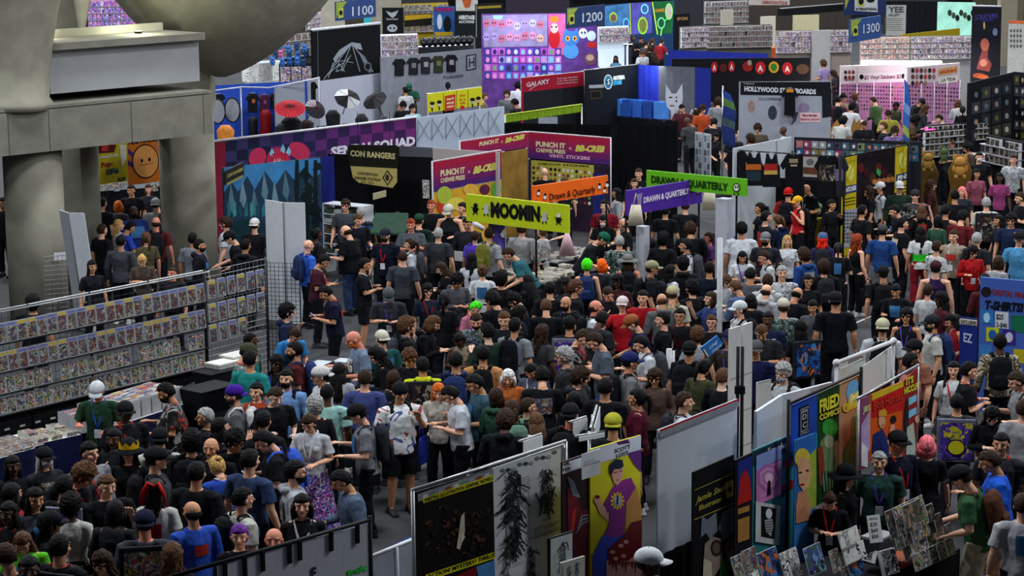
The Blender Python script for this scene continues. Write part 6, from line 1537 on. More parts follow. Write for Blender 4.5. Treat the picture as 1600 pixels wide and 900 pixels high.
# aisle number signs and show signs hung from the ceiling
def aisle(num,a,b,z,by,col,lab,fn=None):
  p = Pan(a,b,z); z0 = zb(p,a[0],by); root = thing('aisle_sign',p.pt(p.L/2,z0),lab,'sign'); mb = MB(); p.board(mb,mat(col,.6,0,.04),z0,t=.06)
  if fn: fn(p,mb)
  mb.build('sign_board',root)
  for k in (.15,.85): mb = MB(); mb.tube([p.pt(p.L*k,z,-.03),p.pt(p.L*k,10,-.03)],.012,mat('3a3c40'),4); mb.build('cable',root)
def f11(x0,y0,x1,y1,num):
  def f(p,mb):
    w_ = x1-x0; sl = (y1-y0)/w_; h_ = 33
    p.poly(mb,[(x0,y0+1),(x0+17,y0+1+sl*17),(x0+3,y0+h_*.55),(x0,y0+h_*.8)],mat('8a9a3c',.6,0,0),.01); p.poly(mb,[(x0+3,y0+10),(x0+11,y0+9),(x0+11,y0+24),(x0+3,y0+26)],mat('a8b040',.6,0,0),.014); p.oval(mb,x0+7,y0+17,3,4,mat('16181c'),.018)
    p.text(mb,num,(x0+w_*.40,y0+h_*.74+sl*w_*.4),(x0+w_*.93,y0+h_*.74+sl*w_*.93),15,mat('b8c0d0'),.01,.014)
  return f
aisle('1100',(525,3),(587,-3),4.3,33,'2c4272','blue hanging 1100 aisle sign above the black tent stall',f11(525,3,587,-3,'1100'))
aisle('1200',(886,13),(945,7),4.3,45,'24365c','dark blue hanging 1200 aisle sign above the pink cartoon stall',f11(886,13,945,7,'1200'))
aisle('1300',(1329,31),(1377,24),4.3,67,'2f4c82','blue hanging 1300 aisle sign above the bright sticker stall',f11(1329,31,1377,24,'1300'))
def fintl(p,mb): p.poly(mb,[(1335,-20),(1371,-20),(1371,19),(1335,17)],mat('a8aab0'),.01); p.poly(mb,[(1339,-6),(1350,-6),(1350,10),(1339,9)],mat('98a040'),.014); p.oval(mb,1345,2,4,5,mat(K_),.018); p.oval(mb,1360,-2,7,6,mat(K_),.014); p.text(mb,'INTERNATIONAL',(1337,16),(1370,16),4,mat(K_),.04,.014); p.poly(mb,[(1320,-10),(1330,-10),(1320,16)],mat('8a8a30'),.01)
aisle('',(1320,-12),(1385,-14),5.6,24,'1c2a52','navy INTERNATIONAL show sign hung above the 1300 sign',fintl)
# 1. black tent banner wall with white base
def art_tent(p,mb):
  g = mat('8a929c'); g2 = mat('5a626c'); q = lambda pts,c=g,l=.01: p.poly(mb,pts,c,l)
  p.line(mb,[(496,42),(497,125)],.8,g2,.008)
  q([(549,66),(563,68),(566,78),(556,76),(548,70),(540,80),(530,88),(524,98),(520,92),(530,78)]); q([(560,80),(570,88),(576,100),(582,112),(576,114),(566,96)],g2)
  for a,b_ in (((549,68),(505,124)),((549,68),(532,110)),((549,68),(562,112)),((549,68),(583,112)),((520,104),(512,122)),((530,100),(538,112)),((524,112),(536,108)),((510,118),(530,100))): p.line(mb,[a,b_],1.1,g,.014)
  p.oval(mb,574,104,6,7,g2,.016,14); p.oval(mb,574,104,4,5,mat('0c0d10'),.02,14)
  for k in range(9): p.line(mb,[(516+k*3,112-(k%3)*8),(520+k*4,98-(k%4)*4)],1.0,g,.012)
root,pp = panel_thing('backdrop','tall black backdrop with white line drawing of a tent','backdrop',(488,48),(594,37),3.7,128,mat('0b0c0f',.8,0,.05),art_tent,.08)
mb = MB(); pp.board(mb,mat('a8acbc',.6,0,.04),0,z1=zb(pp,488,127),a1=pp.L+.4,t=.06); mb.build('base_wall',root)
mb = MB(); mb.tube([pp.pt(0,3.72),pp.pt(pp.L,3.72)],.05,mat('b8bcc4')); mb.build('rail',root)
# 2. goth clothing stall
root,pp = panel_thing('stall_wall','blue rear drape of the black clothing stall','drape',(325,134),(480,126),2.5,200,mat('2a4ab0',.8,0,.1),None,cloth=True,z0=0)
root,pp = panel_thing('stall_wall','pale grey wall behind the black and white umbrellas','stall wall',(430,138),(500,120),2.5,170,mat('8a8e9c',.7,0,.04),None,.04,z0=0)
st = Pan((330,142),(498,122),2.6); root = thing('stall_frame',st.pt(st.L/2,0),'white pipe frame hung with black clothing','frame')
for a_,b_ in (((331,142),(378,136)),((378,136),(420,137)),((420,137),(498,122))): mb = MB(); mb.tube([at(*a_,2.55),at(*b_,2.55)],.02,mat('b8bcc8')); mb.build('rail',root)
for x,y in ((376,136),(498,122)): q = at(x,y,2.55); mb = MB(); mb.tube([q,V((q.x,q.y,0))],.02,mat('b8bcc8')); mb.build('post',root)
gs = Pan((331,141),(498,122),2.5)
for i,(x,y,w_,h_,c,nm) in enumerate(((340,147,18,24,'101116','far left black jacket'),(394,146,16,30,'14151a','black jacket with orange patch'),(412,148,14,28,'4a2038','dark pink dress'),(428,146,13,24,'16181e','small black top'),(445,142,15,24,'14161c','black top above the red parasol'),(464,138,18,26,'101116','black jacket beside the red parasol'),(485,128,17,30,'0c0d10','black coat at the frame end'))):
  hang_tee('%s hanging in the clothing stall'%nm,x,y,w_,h_,0,c,[(-.15,.3,.15,.5,['101116','b05a30','a04a70','8a8c90','2a2c30','6a6c70','15161a'][i])],gs,name='hanging_jacket')
def umbrella(lab,x,y,rpx,z,cols,tilt_x,tilt_y,ribs=16,depth=.25,name='parasol'):
  p = at(x,y,z); r_ = rpx/ppm(p); t = thing(name,(p.x,p.y,z),lab,'umbrella'); mx = Matrix.Rotation(R(tilt_x),3,'X') @ Matrix.Rotation(R(tilt_y),3,'Y'); 
  for part in range(len(cols)):
    mb = MB(); n = 32; vs = [V((0,0,.02))]; fs = []
    for k in range(n): a = 2*math.pi*k/n; sc_ = 1-.05*abs(math.sin(k*math.pi/(n/8))) if ribs == 8 else 1; vs.append(V((r_*sc_*math.cos(a),r_*sc_*math.sin(a),-depth*r_)))
    for k in range(n):
      if (k*len(cols) // n) == part if len(cols)>1 else True: fs.append((0,1+k,1+(k+1)%n))
    mb.add([p+mx @ v for v in vs],fs,mat(cols[part],.7,0,.1),True); mb.build('canopy',t)
  mb = MB()
  for k in range(ribs): a = 2*math.pi*k/ribs; mb.tube([p+mx @ V((0,0,.022)),p+mx @ V((r_*.97*math.cos(a),r_*.97*math.sin(a),-depth*r_+.01))],.006,mat('3a1414'),4)
  mb.build('ribs',t); mb = MB(); mb.tube([p+mx @ V((0,0,.1)),p+mx @ V((0,0,-.8))],.015,mat('4a3020'),6); mb.build('handle',t); return t
umbrella('round red paper parasol displayed in the clothing stall',453,166,24,2.1,['a81e2c'],28,4,24,.18)
umbrella('black parasol with pale floral segment right of the red parasol',494,169,17,2.0,['22262e','9a9098','22262e','22262e'],50,30,16,.2)
umbrella('black and white cat shaped umbrella against the pale wall',544,150,21,2.2,['14151a','b8bac0','14151a','a8aab0'],40,15,8,.3,'umbrella')
umbrella('black lace umbrella right of the cat shaped umbrella',583,152,20,2.2,['14151a','1c1d22','14151a','2a2b30'],35,-20,8,.35,'umbrella')
for i,(x,y) in enumerate(((340,174),(363,172))):
  p = at(x,y,1.9); t = thing('wing_display',(p.x,p.y,1.4),('left','right')[i]+' grey oval gauze wing standing in the clothing stall','costume'); mb = MB()
  r_ = 12/ppm(p); rz_ = 19/ppm(p)
  mb.tube([p+V((r_*math.cos(a),0,rz_*math.sin(a))) for a in [k*math.pi/12 for k in range(25)]],.02,blk(),5); mb.build('hoop',t); mb = MB(); mb.ell(p,(r_,.02,rz_),mat('8a8c96',.8,0,.1),None,20,8); mb.build('gauze',t)
for i,(x,y,w_,h_,c,nm) in enumerate(((415,172,29,38,'8a1420','bright red ruffled dress on a stand'),(352,196,40,30,'b8702a','orange and purple costume piece'),(455,182,46,34,'101114','wide black cape on a stand'),(520,172,34,34,'16181c','black skirt rack'),(565,178,30,32,'1c1d22','dark striped garment stand'),(600,182,26,28,'222428','grey patterned garment stand'))):
  p = at(x,y,1.75); w2 = w_/ppm(p)/2; t = thing('dress_form',(p.x,p.y,0),nm+' in the clothing stall','clothing'); mb = MB()
  mb.tube([V((p.x,p.y,1.75)),V((p.x,p.y,1.6)),V((p.x,p.y,1.25)),V((p.x,p.y,.5))],[(w2*.35,.12),(w2*.7,.2),(w2*.6,.18),(w2,.35)],mat(c,.6,0,.3,12),22); mb.build('garment',t); mb = MB(); mb.tube([V((p.x,p.y,0)),V((p.x,p.y,.6))],.03,blk()); mb.build('stand',t)
rack('low goods counter at the foot of the clothing stall',(395,205),(620,188),1.0,225,2,12,'folded_garment','dark folded garment on the clothing stall counter','clothing',DARKART,'14151a',fill=.8)
# 3. white framed art wall, plush wall
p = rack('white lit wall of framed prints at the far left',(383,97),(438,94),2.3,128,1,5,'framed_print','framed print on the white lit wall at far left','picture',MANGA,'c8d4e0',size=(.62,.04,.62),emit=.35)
rack('dark plush toy wall left of the tent backdrop',(436,100),(486,98),2.4,128,1,3,'boxed_toy','boxed toy under the hanging plushes','toy',MERCH,'14161e')
def plush(x,y,z,s,col,lab,grp):
  p = at(x,y,z); t = thing('plush_toy',(p.x,p.y,p.z-s),lab,'plush',grp); m = mat(col,.95,0,.15,30); mb = MB(); mb.ell(p-ZZ*s*.45,(s*.42,s*.36,s*.5),m); mb.ell(p+ZZ*s*.25,(s*.48,s*.40,s*.42),m)
  for k in (-1,1): mb.ell(p+V((k*s*.42,0,s*.6)),(s*.16,s*.08,s*.3),m,None,8,6); mb.ell(p+V((k*s*.32,-s*.1,-s*.9)),(s*.16,s*.2,s*.18),m,None,8,6); mb.ell(p+V((k*s*.46,0,-s*.3)),(s*.14,s*.14,s*.3),m,None,8,6)
  mb.build('body',t)
rnd = random.Random(8)
for i in range(15): x = 428+(i%5)*12+rnd.uniform(-3,3); y = 74+(i // 5)*11+rnd.uniform(-2,2); cc = rnd.choice([('2a5a9a','blue'),('3a6ab0','blue'),('c06a88','pink'),('20406a','blue')]); plush(x,y,2.9,.16,cc[0],'%s hanging plush toy left of the tent backdrop'%cc[1],'%s hanging plushes left of the tent backdrop'%cc[1])
rack('warm lit shelf stall above the far left plushes',(395,58),(486,48),2.6,96,3,9,'boxed_figure','boxed figure on the far left shelves','toy',COVER,'3a2e28',fill=.85)
rack('pale shelf tower rising beside the aisle 1100 sign',(478,22),(524,14),2.9,46,3,6,'boxed_toy','boxed toy on the pale shelf tower','toy',MERCH,'a8a498')
mb = MB(); q = atd(520,8,92); mb.box((q.x,q.y,5),(.9,.9,10),con()); mb.build('column_far',kind='structure')
mb = MB(); q = atd(603,4,100); mb.box((q.x,q.y,5),(1.3,.9,10),con()); mb.build('column_far',kind='structure')
mb = MB(); q = atd(1180,60,128); mb.box((q.x+8,q.y,5),(1.2,.9,10),con()); mb.build('column_far',kind='structure')
mb = MB(); q = atd(1572,70,100); mb.box((q.x,q.y,5),(.75,.7,10),mat('8a8270',.9,0,.1)); mb.build('column_far',kind='structure')
panel_thing('backdrop','bright cyan screen panel right of the aisle 1100 sign','backdrop',(569,4),(594,2),3.0,36,mat('3aa8b8',.5,0,.2,2,.25),None,.05,z0=0)
def art_lodge(p,mb): w_ = mat('9aa0a8'); p.poly(mb,[(603,17),(612,20),(623,16),(618,25),(613,28),(608,24)],w_,.01); p.text(mb,'Raven Guard',(604,31),(622,31),3,w_,.03,.012); p.oval(mb,613,44,8,6,w_,.01); p.oval(mb,610,44,1.6,1.6,mat(K_),.014); p.oval(mb,616,44,1.6,1.6,mat(K_),.014)
panel_thing('banner','black banner with pale winged emblem and skull','banner',(597,12),(630,12),3.0,52,mat('101116',.7),art_lodge,.04,z0=1.0)
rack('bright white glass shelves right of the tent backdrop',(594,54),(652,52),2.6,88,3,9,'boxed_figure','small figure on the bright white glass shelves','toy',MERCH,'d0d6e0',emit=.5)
rack('yellow and black shelf stall behind the helmets',(628,6),(700,4),2.9,50,4,8,'boxed_toy','boxed toy on the yellow shelf stall','toy',COVER2,'a8901c')
panel_thing('banner','black banner strip across the yellow shelf stall','banner',(632,23),(674,21),2.6,42,mat('15140c',.7),lambda p,mb: p.poly(mb,[(632,24),(674,22),(674,28),(632,32)],mat('a8881c'),.01),.05)
panel_thing('poster_board','blue movie style poster board with two figures','poster',(677,10),(710,10),2.95,57,mat('2a5a9a',.6,0,.3,2),lambda p,mb: (p.oval(mb,687,34,4,12,mat('c8d0e0'),.01),p.oval(mb,699,38,6,13,mat('12141a'),.012),p.poly(mb,[(679,50),(708,50),(707,56),(680,56)],mat('b8981c'),.014),p.poly(mb,[(680,12),(708,12),(707,18),(680,18)],mat('8a2a6a'),.014)),.05)
panel_thing('banner','dark HERITAGE AUCTIONS banner','banner',(710,18),(742,18),2.8,58,mat('141a20',.7,0,.2),lambda p,mb: (p.text(mb,'HERITAGE',(717,30),(742,30),6,mat('c8ccd0'),.05,.012),p.text(mb,'AUCTIONS',(717,36),(741,36),4,mat('c8ccd0'),.03,.012)),.05)
panel_thing('banner','black framed banner with thin gold line near pink stall','banner',(743,7),(786,5),3.1,60,mat('14161a',.7),lambda p,mb: (p.poly(mb,[(746,10),(783,8),(783,12),(746,14)],mat('8a7a2a'),.01),p.line(mb,[(744,8),(744,58)],1,mat('9a9ca0'),.012)),.05,z0=1)
panel_thing('poster_board','white framed board with orange figure sketch, top centre','poster',(712,-8),(746,-8),3.3,17,mat('c0c0bc',.6),lambda p,mb: p.poly(mb,[(720,-6),(738,-6),(734,12),(726,12)],mat('b85a2a',.6,0,.2),.01),.05)
for i in range(9): x = 662+i*9; p = at(x,66-i*.4,2.3); t = thing('display_helmet',p-ZZ*.18,'glossy black helmet in the row above the grey sheet stall','helmet','black helmets above the grey sheet stall'); mb = MB(); mb.ell(p,(.15,.17,.19),mat('15161a',.15,.2,0)); mb.build('shell',t); mb = MB(); mb.box(p+V((0,-.15,0)),(.14,.06,.05),mat('8a8c90',.1,.8,0)); mb.build('visor',t)
table('display_table','shelf table carrying the black helmets',(652,74),(740,70),2.05,.6,'2a2c34')
# 4. grey sheet with hanging tees
def art_h(p,mb):
  m = mat('2a2e38'); p.poly(mb,[(728,86),(744,84),(744,108),(728,111)],m,.01); p.poly(mb,[(730,88),(742,86),(742,106),(730,109)],mat('8a8e96'),.014); p.text(mb,'H',(732,105),(741,103),14,m,.03,.018); p.text(mb,'Productions',(692,124),(724,120),6,mat('4a4c54'),.02,.012)
root,pp = panel_thing('stall_wall','wrinkled grey sheet wall with H Productions lettering','stall wall',(595,90),(752,76),2.6,150,mat('7c808a',.8,0,.1,4),art_h,z0=0)
for i,(x,nm) in enumerate(((623,'plain dark tee'),(645,'tee with grey sketch'),(664,'tee with round grey print'),(684,'olive tee'),(704,'tee with pale emblem'))): hang_tee('%s hung on the wrinkled grey sheet wall'%nm,x,92-i*1.6,17,26,0,['15161a','1c1e24','22242a','2c3024','14151a'][i],[(-.2,.3,.2,.6,['15161a','6a6c70','8a8c90','5a6a4a','8a8c90'][i])],pp)
# 5. pink cartoon stall
def art_cartoon(p,mb):
  rnd = random.Random(3); O = lambda x,y,rx,ry,c,l=.01: p.oval(mb,x,y,rx,ry,mat(c,.6,0,.1),l)
  p.poly(mb,[(754,24),(855,22),(855,72),(756,74)],mat('8a86a8',.6,0,.2,4),.004); p.poly(mb,[(770,24),(786,24),(784,30),(772,30)],mat('7ad0e0',.5,0,0,9,.8),.008)
  for i in range(16): x = 760+(i%8)*12; y = 38+(i // 8)*20+rnd.uniform(-3,3); O(x,y,5.5,6.5,rnd.choice(['c08aa0','9a90c0','c8a890','a8b0c8','b06a80']),.008+i*.0005); O(x-2,y,1,1.2,K_,.02); O(x+2,y,1,1.2,K_,.02)
  p.poly(mb,[(856,22),(884,22),(884,86),(858,86)],mat('c05a8a',.6,0,.2,5),.006); O(866,44,6,8,'c8b0a0',.012); O(866,60,9,16,'b01c24',.010); O(862,42,1.3,1.6,K_,.016); O(869,42,1.3,1.6,K_,.016); O(866,30,7,5,'d07a20',.011)
  O(892,60,13,12,'3a7ac0',.014); O(892,80,12,12,'4a90d0',.012); O(887,60,3.4,4,'d8a030',.018); O(898,60,3.4,4,'d8a030',.018); O(887,60,1.4,2,K_,.02); O(898,60,1.4,2,K_,.02); p.poly(mb,[(880,52),(884,44),(889,50)],mat('3a7ac0'),.012); p.poly(mb,[(896,50),(902,44),(904,53)],mat('3a7ac0'),.012)
  O(911,52,7,8,'c8d0e0',.012); O(924,56,7,8,'c0d8e0',.012); O(909,51,1.3,2,K_,.016); O(914,51,1.3,2,K_,.016); O(925,70,8,5,'b02a2a',.012)
  for i in range(44): x = 757+(i%11)*11; y = 75+(i // 11)*12.5; p.poly(mb,[(x,y),(x+10,y),(x+10,y+11),(x,y+11)],mat(rnd.choice(['6a4ac0','4a6ad0','a04ab0','3a3a90','8a8ad8','b060c0']),.5,0,.3,12,.12),.008); O(x+5,y+6,3,4,rnd.choice(['7ac0d8','c8c8e0','6a9a6a','3a2a60','d08ac0']),.014)
  O(922,92,9,10,'6a4a58',.014); O(922,90,6,5,'b89a88',.016)
root,pp = panel_thing('stall_wall','pink and violet cartoon character wall below the aisle 1200 sign','stall wall',(752,22),(933,20),4.0,130,mat('5a3880',.6,0,.3,3),art_cartoon,.06,z0=0)
rack('violet lit shelves of boxed toys at the cartoon wall foot',(756,102),(936,104),1.9,130,3,20,'boxed_toy','boxed toy on the violet lit shelves','toy',PINKART,'5a3a90',emit=.08)
for x,c in ((800,(.75,.5,1)),(880,(.8,.75,1))): led(pp,pp.sz(x,22)[0],4.0,22,c)
# 6. yellow printed low banner
def art_love(p,mb):
  k = mat(K_); p.poly(mb,[(695,150),(711,147),(711,171),(695,174)],mat('b8301c'),.01)
  for i,w_ in enumerate(("don't",'stop','giving')): p.text(mb,w_,(697,157+i*6),(709,155+i*6),4,mat('e0d8b0'),.03,.014)
  for i,w_ in enumerate(('Anger','is a','gift')): p.text(mb,w_,(718,151+i*6),(727,150+i*6),4,mat('c06a1c'),.03,.014)
  p.oval(mb,722,168,3.4,3.4,mat('c02020'),.014)
  for x,y,c in ((675,164,'c8b898'),(686,162,'c8b898'),(738,158,'a8a89a'),(747,156,'c8a888')): p.oval(mb,x,y,3.6,4.4,mat(c),.01); p.oval(mb,x,y-2.6,3.8,2.8,k,.012); p.line(mb,[(x,y+4),(x,y+10)],2,k,.01)
  p.line(mb,[(693,146),(693,175)],.6,k,.01); p.line(mb,[(713,142),(713,173)],.6,k,.01); p.line(mb,[(731,140),(731,170)],.6,k,.01)
root,pp = panel_thing('hanging_banner','low bright yellow banner with cartoon heads and red card','banner',(669,147),(753,136),2.5,176,mat('c8c41c',.6,0,.03),art_love,.03,post=[671,752])
# 7. green fringe banner and white drape
p = Pan((789,181),(909,164),2.6); root = thing('fringe_banner',p.pt(p.L/2,2.2),'lime green fringed valance above the dark drapes','banner'); mb = MB(); z0 = zb(p,789,192); p.cloth(mb,mat('7a9c1c',.8,0,.15,20),z0,fold=.02,freq=12); mb.build('fringe',root); mb = MB(); mb.tube([p.pt(0,2.62),p.pt(p.L,2.62)],.02,mat('a8b840')); mb.build('rail',root)
for a in (0,p.L): mb = MB(); mb.tube([p.pt(a,0),p.pt(a,2.62)],.02,steel()); mb.build('post',root)
panel_thing('hanging_cloth','white cloth hanging below the lime green fringe','cloth',(841,184),(871,182),2.15,207,mat('8c92a0',.8,0,.1),None,cloth=True)
# 8. GALAXY and materia stalls
def art_gal(p,mb):
  w_ = mat('c8b8c0'); p.text(mb,'GALAXY',(822,136),(858,130),7,w_,.03,.012); p.line(mb,[(826,141),(852,124)],.8,w_,.012)
  for i in range(3): p.text(mb,["The Best Space Model Makers",'U.S. Pin Artists','Premium Model Makers'][i],(870,124+i*4),(903,121+i*4),2.4,w_,0,.012)
  p.poly(mb,[(818,144),(914,134),(914,200),(818,200)],mat('1c1c24'),.004)
root,pp = panel_thing('stall_wall','red GALAXY header wall beside the material store','stall wall',(816,122),(913,112),2.5,200,mat('94142a',.6,0,.05),art_gal,.05,z0=0,post=[817,912])
rack('GALAXY stall shelves of small models',(820,150),(880,144),1.9,170,2,7,'small_model','small model on the GALAXY shelves','toy',DARKART,'1a1c24')
def art_mat(p,mb):
  w_ = mat('c8d8e0',.5,0,0,9,.3); b_ = mat('3aa0d0',.5,0,0,9,.3)
  p.oval(mb,950,128,6.8,11.5,w_,.01,24); p.oval(mb,950,128,5.6,10,mat('10141a'),.013,24); p.oval(mb,950,128,4.6,8.4,b_,.016,24); p.oval(mb,950,128,3.6,7,mat('10141a'),.019,24); p.text(mb,'S',(948,132),(952,132),9,w_,.02,.022)
  p.text(mb,'MATERIA',(958,125),(976,123),6,w_,.06,.012); p.text(mb,'STORE',(958,133),(971,131),6,b_,.06,.012); p.poly(mb,[(920,133),(943,132),(943,137),(920,138)],mat('9aa0a8'),.01); p.poly(mb,[(922,142),(940,140),(940,154),(922,156)],mat('3a2e1c'),.01); p.poly(mb,[(924,144),(938,143),(938,152),(924,153)],mat('0c0e12'),.012)
root,pp = panel_thing('stall_wall','black MATERIA STORE wall with round blue emblem','stall wall',(915,110),(997,101),2.6,200,mat('12161c',.6,0,.1),art_mat,.05,z0=0,post=[916,996])
led(pp,pp.L*.8,2.7,18)
for a_,b_,c,lab in (((997,101),(1029,103),'2a3ab8','bright blue drape right of the materia wall'),((1029,103),(1086,105),'5c5e68','grey drape between two blue drapes'),((1086,105),(1111,107),'1e2a80','dark blue drape right of the grey drape')): panel_thing('drape_wall',lab,'drape',a_,b_,2.6,200,mat(c,.8,0,.1),None,cloth=True,z0=0)
ct = Pan((905,176),(1036,187),1.05)
root = thing('counter',ct.pt(ct.L/2,0),'long counter of clear blue acrylic cases before materia wall','counter'); mb = MB(); ct.cloth(mb,mat('12131a',.9),.02,fold=.02,freq=6); mb.box(ct.pt(ct.L/2,1.04,-.3),(ct.L,.6,.03),mat('2a3a80',.4),(ct.e,ct.n,ZZ)); mb.build('counter_body',root)
for i in range(8):
  x = 905+i*16.5; a0,_ = ct.sz(x,176+i*1.4); a1,_ = ct.sz(x+13,177+i*1.4); mb = MB(); mb.box(ct.pt((a0+a1)/2,1.06+.26,-.2),(a1-a0,.35,.52),mat(['2f5ab0','3a6ac8','2a4a98','4a86d8'][i%4],.15,0,.1,3),(ct.e,ct.n,ZZ)); mb.build('acrylic_case',None,'blue acrylic case on the materia store counter','case','blue acrylic cases on materia counter')
p = at(1053,132,2.35); t = thing('cutout_figure',(p.x,p.y,0),'tall white fox shaped cutout standing before the grey drape','cutout'); mb = MB(); s_ = 1/ppm(p)
fx = [(-12,0),(-3,15),(4,15),(13,0),(14,22),(12,36),(6,42),(7,60),(-4,60),(-4,42),(-11,34),(-13,20)]
vs = [p+V((a*s_,0,-b_*s_)) for a,b_ in fx]; vs2 = [v+V((0,.06,0)) for v in vs]; nn = len(fx); mb.add(vs+vs2,[tuple(range(nn)),tuple(range(2*nn-1,nn-1,-1))]+[(i,(i+1)%nn,nn+(i+1)%nn,nn+i) for i in range(nn)],mat('b8bcc8',.7,0,.03))
for a,b_,w_,h_ in ((-5,20,5,1.5),(4,20,2,2),(4,26,2,3),(-3,33,7,1.2)): mb.box(p+V((a*s_,-.01,-b_*s_)),(w_*s_,.01,h_*s_),blk())
mb.build('cutout',t); mb = MB(); mb.box((p.x,p.y+.1,p.z-60*s_-.3),(.5,.3,.8),blk()); mb.build('stand',t)
root,pp = panel_thing('drape_wall','long black drape wall below the blue acrylic counter','drape',(788,192),(1058,197),2.5,330,mat('0b0c10',.95),None,cloth=True,z0=0)
root,pp = panel_thing('drape_wall','black drape side wall right of the sticker wall','drape',(953,200),(1060,188),2.45,330,mat('0c0d11',.95),None,cloth=True,z0=0)
stand_card('poster','small black poster with red crest on the black drape','poster',1032,204,23,30,2.30,lambda: busy('red_crest_poster',['14141a','9a2020','14141a','b88a5a','14141a','2a2a30'],4),slope=.05,tilt=0)
for i,x in enumerate((1086,1099)): panel_thing('print_rack','%s tall narrow rack of small white prints right of black drape'%('left','right')[i],'rack',(x,206+i*2),(x+11,208+i*2),2.2,280,mat('a8acb0',.6),lambda p,mb,x=x,i=i: [p.poly(mb,[(x+1+c_*5,210+r_*11+i*2),(x+5+c_*5,210+r_*11+i*2),(x+5+c_*5,219+r_*11+i*2),(x+1+c_*5,219+r_*11+i*2)],mat(['6a7080','8a90a0','4a505c'][(c_+r_)%3],.6,0,.3,30),.006) for r_ in range(6) for c_ in range(2)],.03,z0=.3)
# 9. glowing screens right of aisle sign
def art_glow(p,mb):
  O = lambda x,y,rx,ry,c,l=.01,e=.6: p.oval(mb,x,y,rx,ry,mat(c,.5,0,.2,9,e),l)
  p.poly(mb,[(945,10),(983,5),(983,54),(945,50)],mat('3a6a9a',.5,0,.5,3,.5),.004); p.poly(mb,[(986,5),(1017,3),(1019,52),(986,54)],mat('4a4a9a',.5,0,.5,3,.5),.004); p.poly(mb,[(1021,2),(1053,2),(1050,52),(1028,54)],mat('1c5a34',.5,0,.3,3,.4),.004)
  for x,y,rx,ry,c in ((958,27,6,8,'8ac040'),(958,28,4.6,6.4,'6a4a40'),(1004,40,8,14,'8ac040'),(1004,40,6,11,'6a5048'),(1007,14,6,8,'6ad8e0'),(1007,14,4.4,6,'3a5a90'),(978,36,5,8,'50c8e0'),(978,36,3.6,6,'3a4a90'),(1045,18,6,13,'80e070'),(1045,18,4.8,11,'a8a098'),(1033,36,6,9,'70e0a0'),(1033,36,4.6,7,'1c4a30')): O(x,y,rx,ry,c,.01+.004*(rx<5))
  p.line(mb,[(1034,44),(1032,56)],1.6,mat('70e070',.5,0,0,9,1),.012); p.line(mb,[(1036,34),(1044,28)],1.2,mat('70e070',.5,0,0,9,1),.012); p.text(mb,'GAMES',(1023,19),(1038,18),5,mat('a87a2a',.5,0,0,9,.5),.05,.012); p.line(mb,[(1019,3),(1027,54)],1.6,mat('a8d840',.5,0,0,9,1),.012); p.line(mb,[(984,5),(985,54)],1.2,mat('b0c040',.5,0,0,9,.8),.012)
panel_thing('screen_wall','glowing blue and green picture wall right of aisle 1200 sign','screen',(944,8),(1054,1),3.1,56,mat('22406a',.5,0,.2),art_glow,.08,z0=0)
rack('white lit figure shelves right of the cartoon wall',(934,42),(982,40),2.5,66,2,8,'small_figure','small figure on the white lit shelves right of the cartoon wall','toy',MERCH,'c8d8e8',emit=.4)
q = at(985,71,2.3); lamp('display_lamp',q,60,(.9,.97,1),'bright white display lamp on a stand below the picture wall',stand=True); q = at(977,71,2.3); lamp('display_lamp',q,25,(.9,.97,1),'second small bright display lamp left of the bright lamp',stand=True)
panel_thing('banner','black framed panel right of the glowing picture wall','banner',(1054,22),(1078,20),3.0,75,mat('101218',.6),lambda p,mb: p.text(mb,'IPON',(1058,32),(1074,31),5,mat('a87a4a'),.03,.01),.06,z0=0)
# 10. rows of boxed figure stalls
rack('figure shelf stall right of the black framed panel',(1062,42),(1104,40),2.9,74,4,12,'boxed_figure','boxed figure, stall right of the black framed panel','toy',MERCH,'6a6860')
rack('wide figure shelf stall behind the red circle booth',(1104,40),(1206,38),2.8,74,4,26,'boxed_figure','boxed figure, wide stall behind the red circle booth','toy',COVER,'55534c',mass=True)
rack('figure shelves left of the aisle 1300 sign',(1212,48),(1330,46),2.8,82,4,24,'boxed_figure','boxed figure left of the aisle 1300 sign','toy',MERCH,'8a8078',mass=True)
rack('tall pale shelves at top right of the glowing wall',(1100,2),(1168,0),2.7,36,4,14,'boxed_figure','boxed figure on the tall pale top shelves','toy',COVER,'7a7c78',mass=True)
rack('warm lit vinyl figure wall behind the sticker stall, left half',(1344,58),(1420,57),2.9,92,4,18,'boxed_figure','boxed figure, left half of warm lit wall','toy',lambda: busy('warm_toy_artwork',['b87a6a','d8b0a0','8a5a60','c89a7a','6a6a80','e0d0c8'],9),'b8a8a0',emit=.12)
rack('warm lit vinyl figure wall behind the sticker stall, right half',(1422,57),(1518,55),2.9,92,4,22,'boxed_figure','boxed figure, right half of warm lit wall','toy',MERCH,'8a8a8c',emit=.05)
for i,(x,y,w_,c,nm) in enumerate(((1128,16,18,'a8a498','grey'),(1190,26,22,'b8b4a8','pale'),(1240,24,40,'b0a88a','cream'),(1270,48,28,'a8a8a8','light grey'),(1560,0,40,'6a6450','brown'))): panel_thing('display_board','%s blank display board standing over the far figure shelves'%nm,'board',(x,y),(x+w_,y-1),2.8,y+22,mat(c,.7,0,.05),None,.1,z0=0)
for i,(x,y) in enumerate(((1205,75),(1221,73),(1260,76),(1275,76),(1295,74),(1130,66),(1142,66))): bin_('display_box','%s open box on the counter of the far figure stalls'%['orange','amber','pink','rose','grey','salmon','turquoise'][i],x,y,1.7,(.5,.4,.4),['b8502a','c07a2a','b07a90','a87a88','5a6070','c87a6a','3a9ab0'][i])
panel_thing('backdrop','blue and grey draped back wall right of the bright lamp','drape',(1044,78),(1200,84),2.5,110,mat('1e2a88',.8,0,.1),None,cloth=True,z0=0)
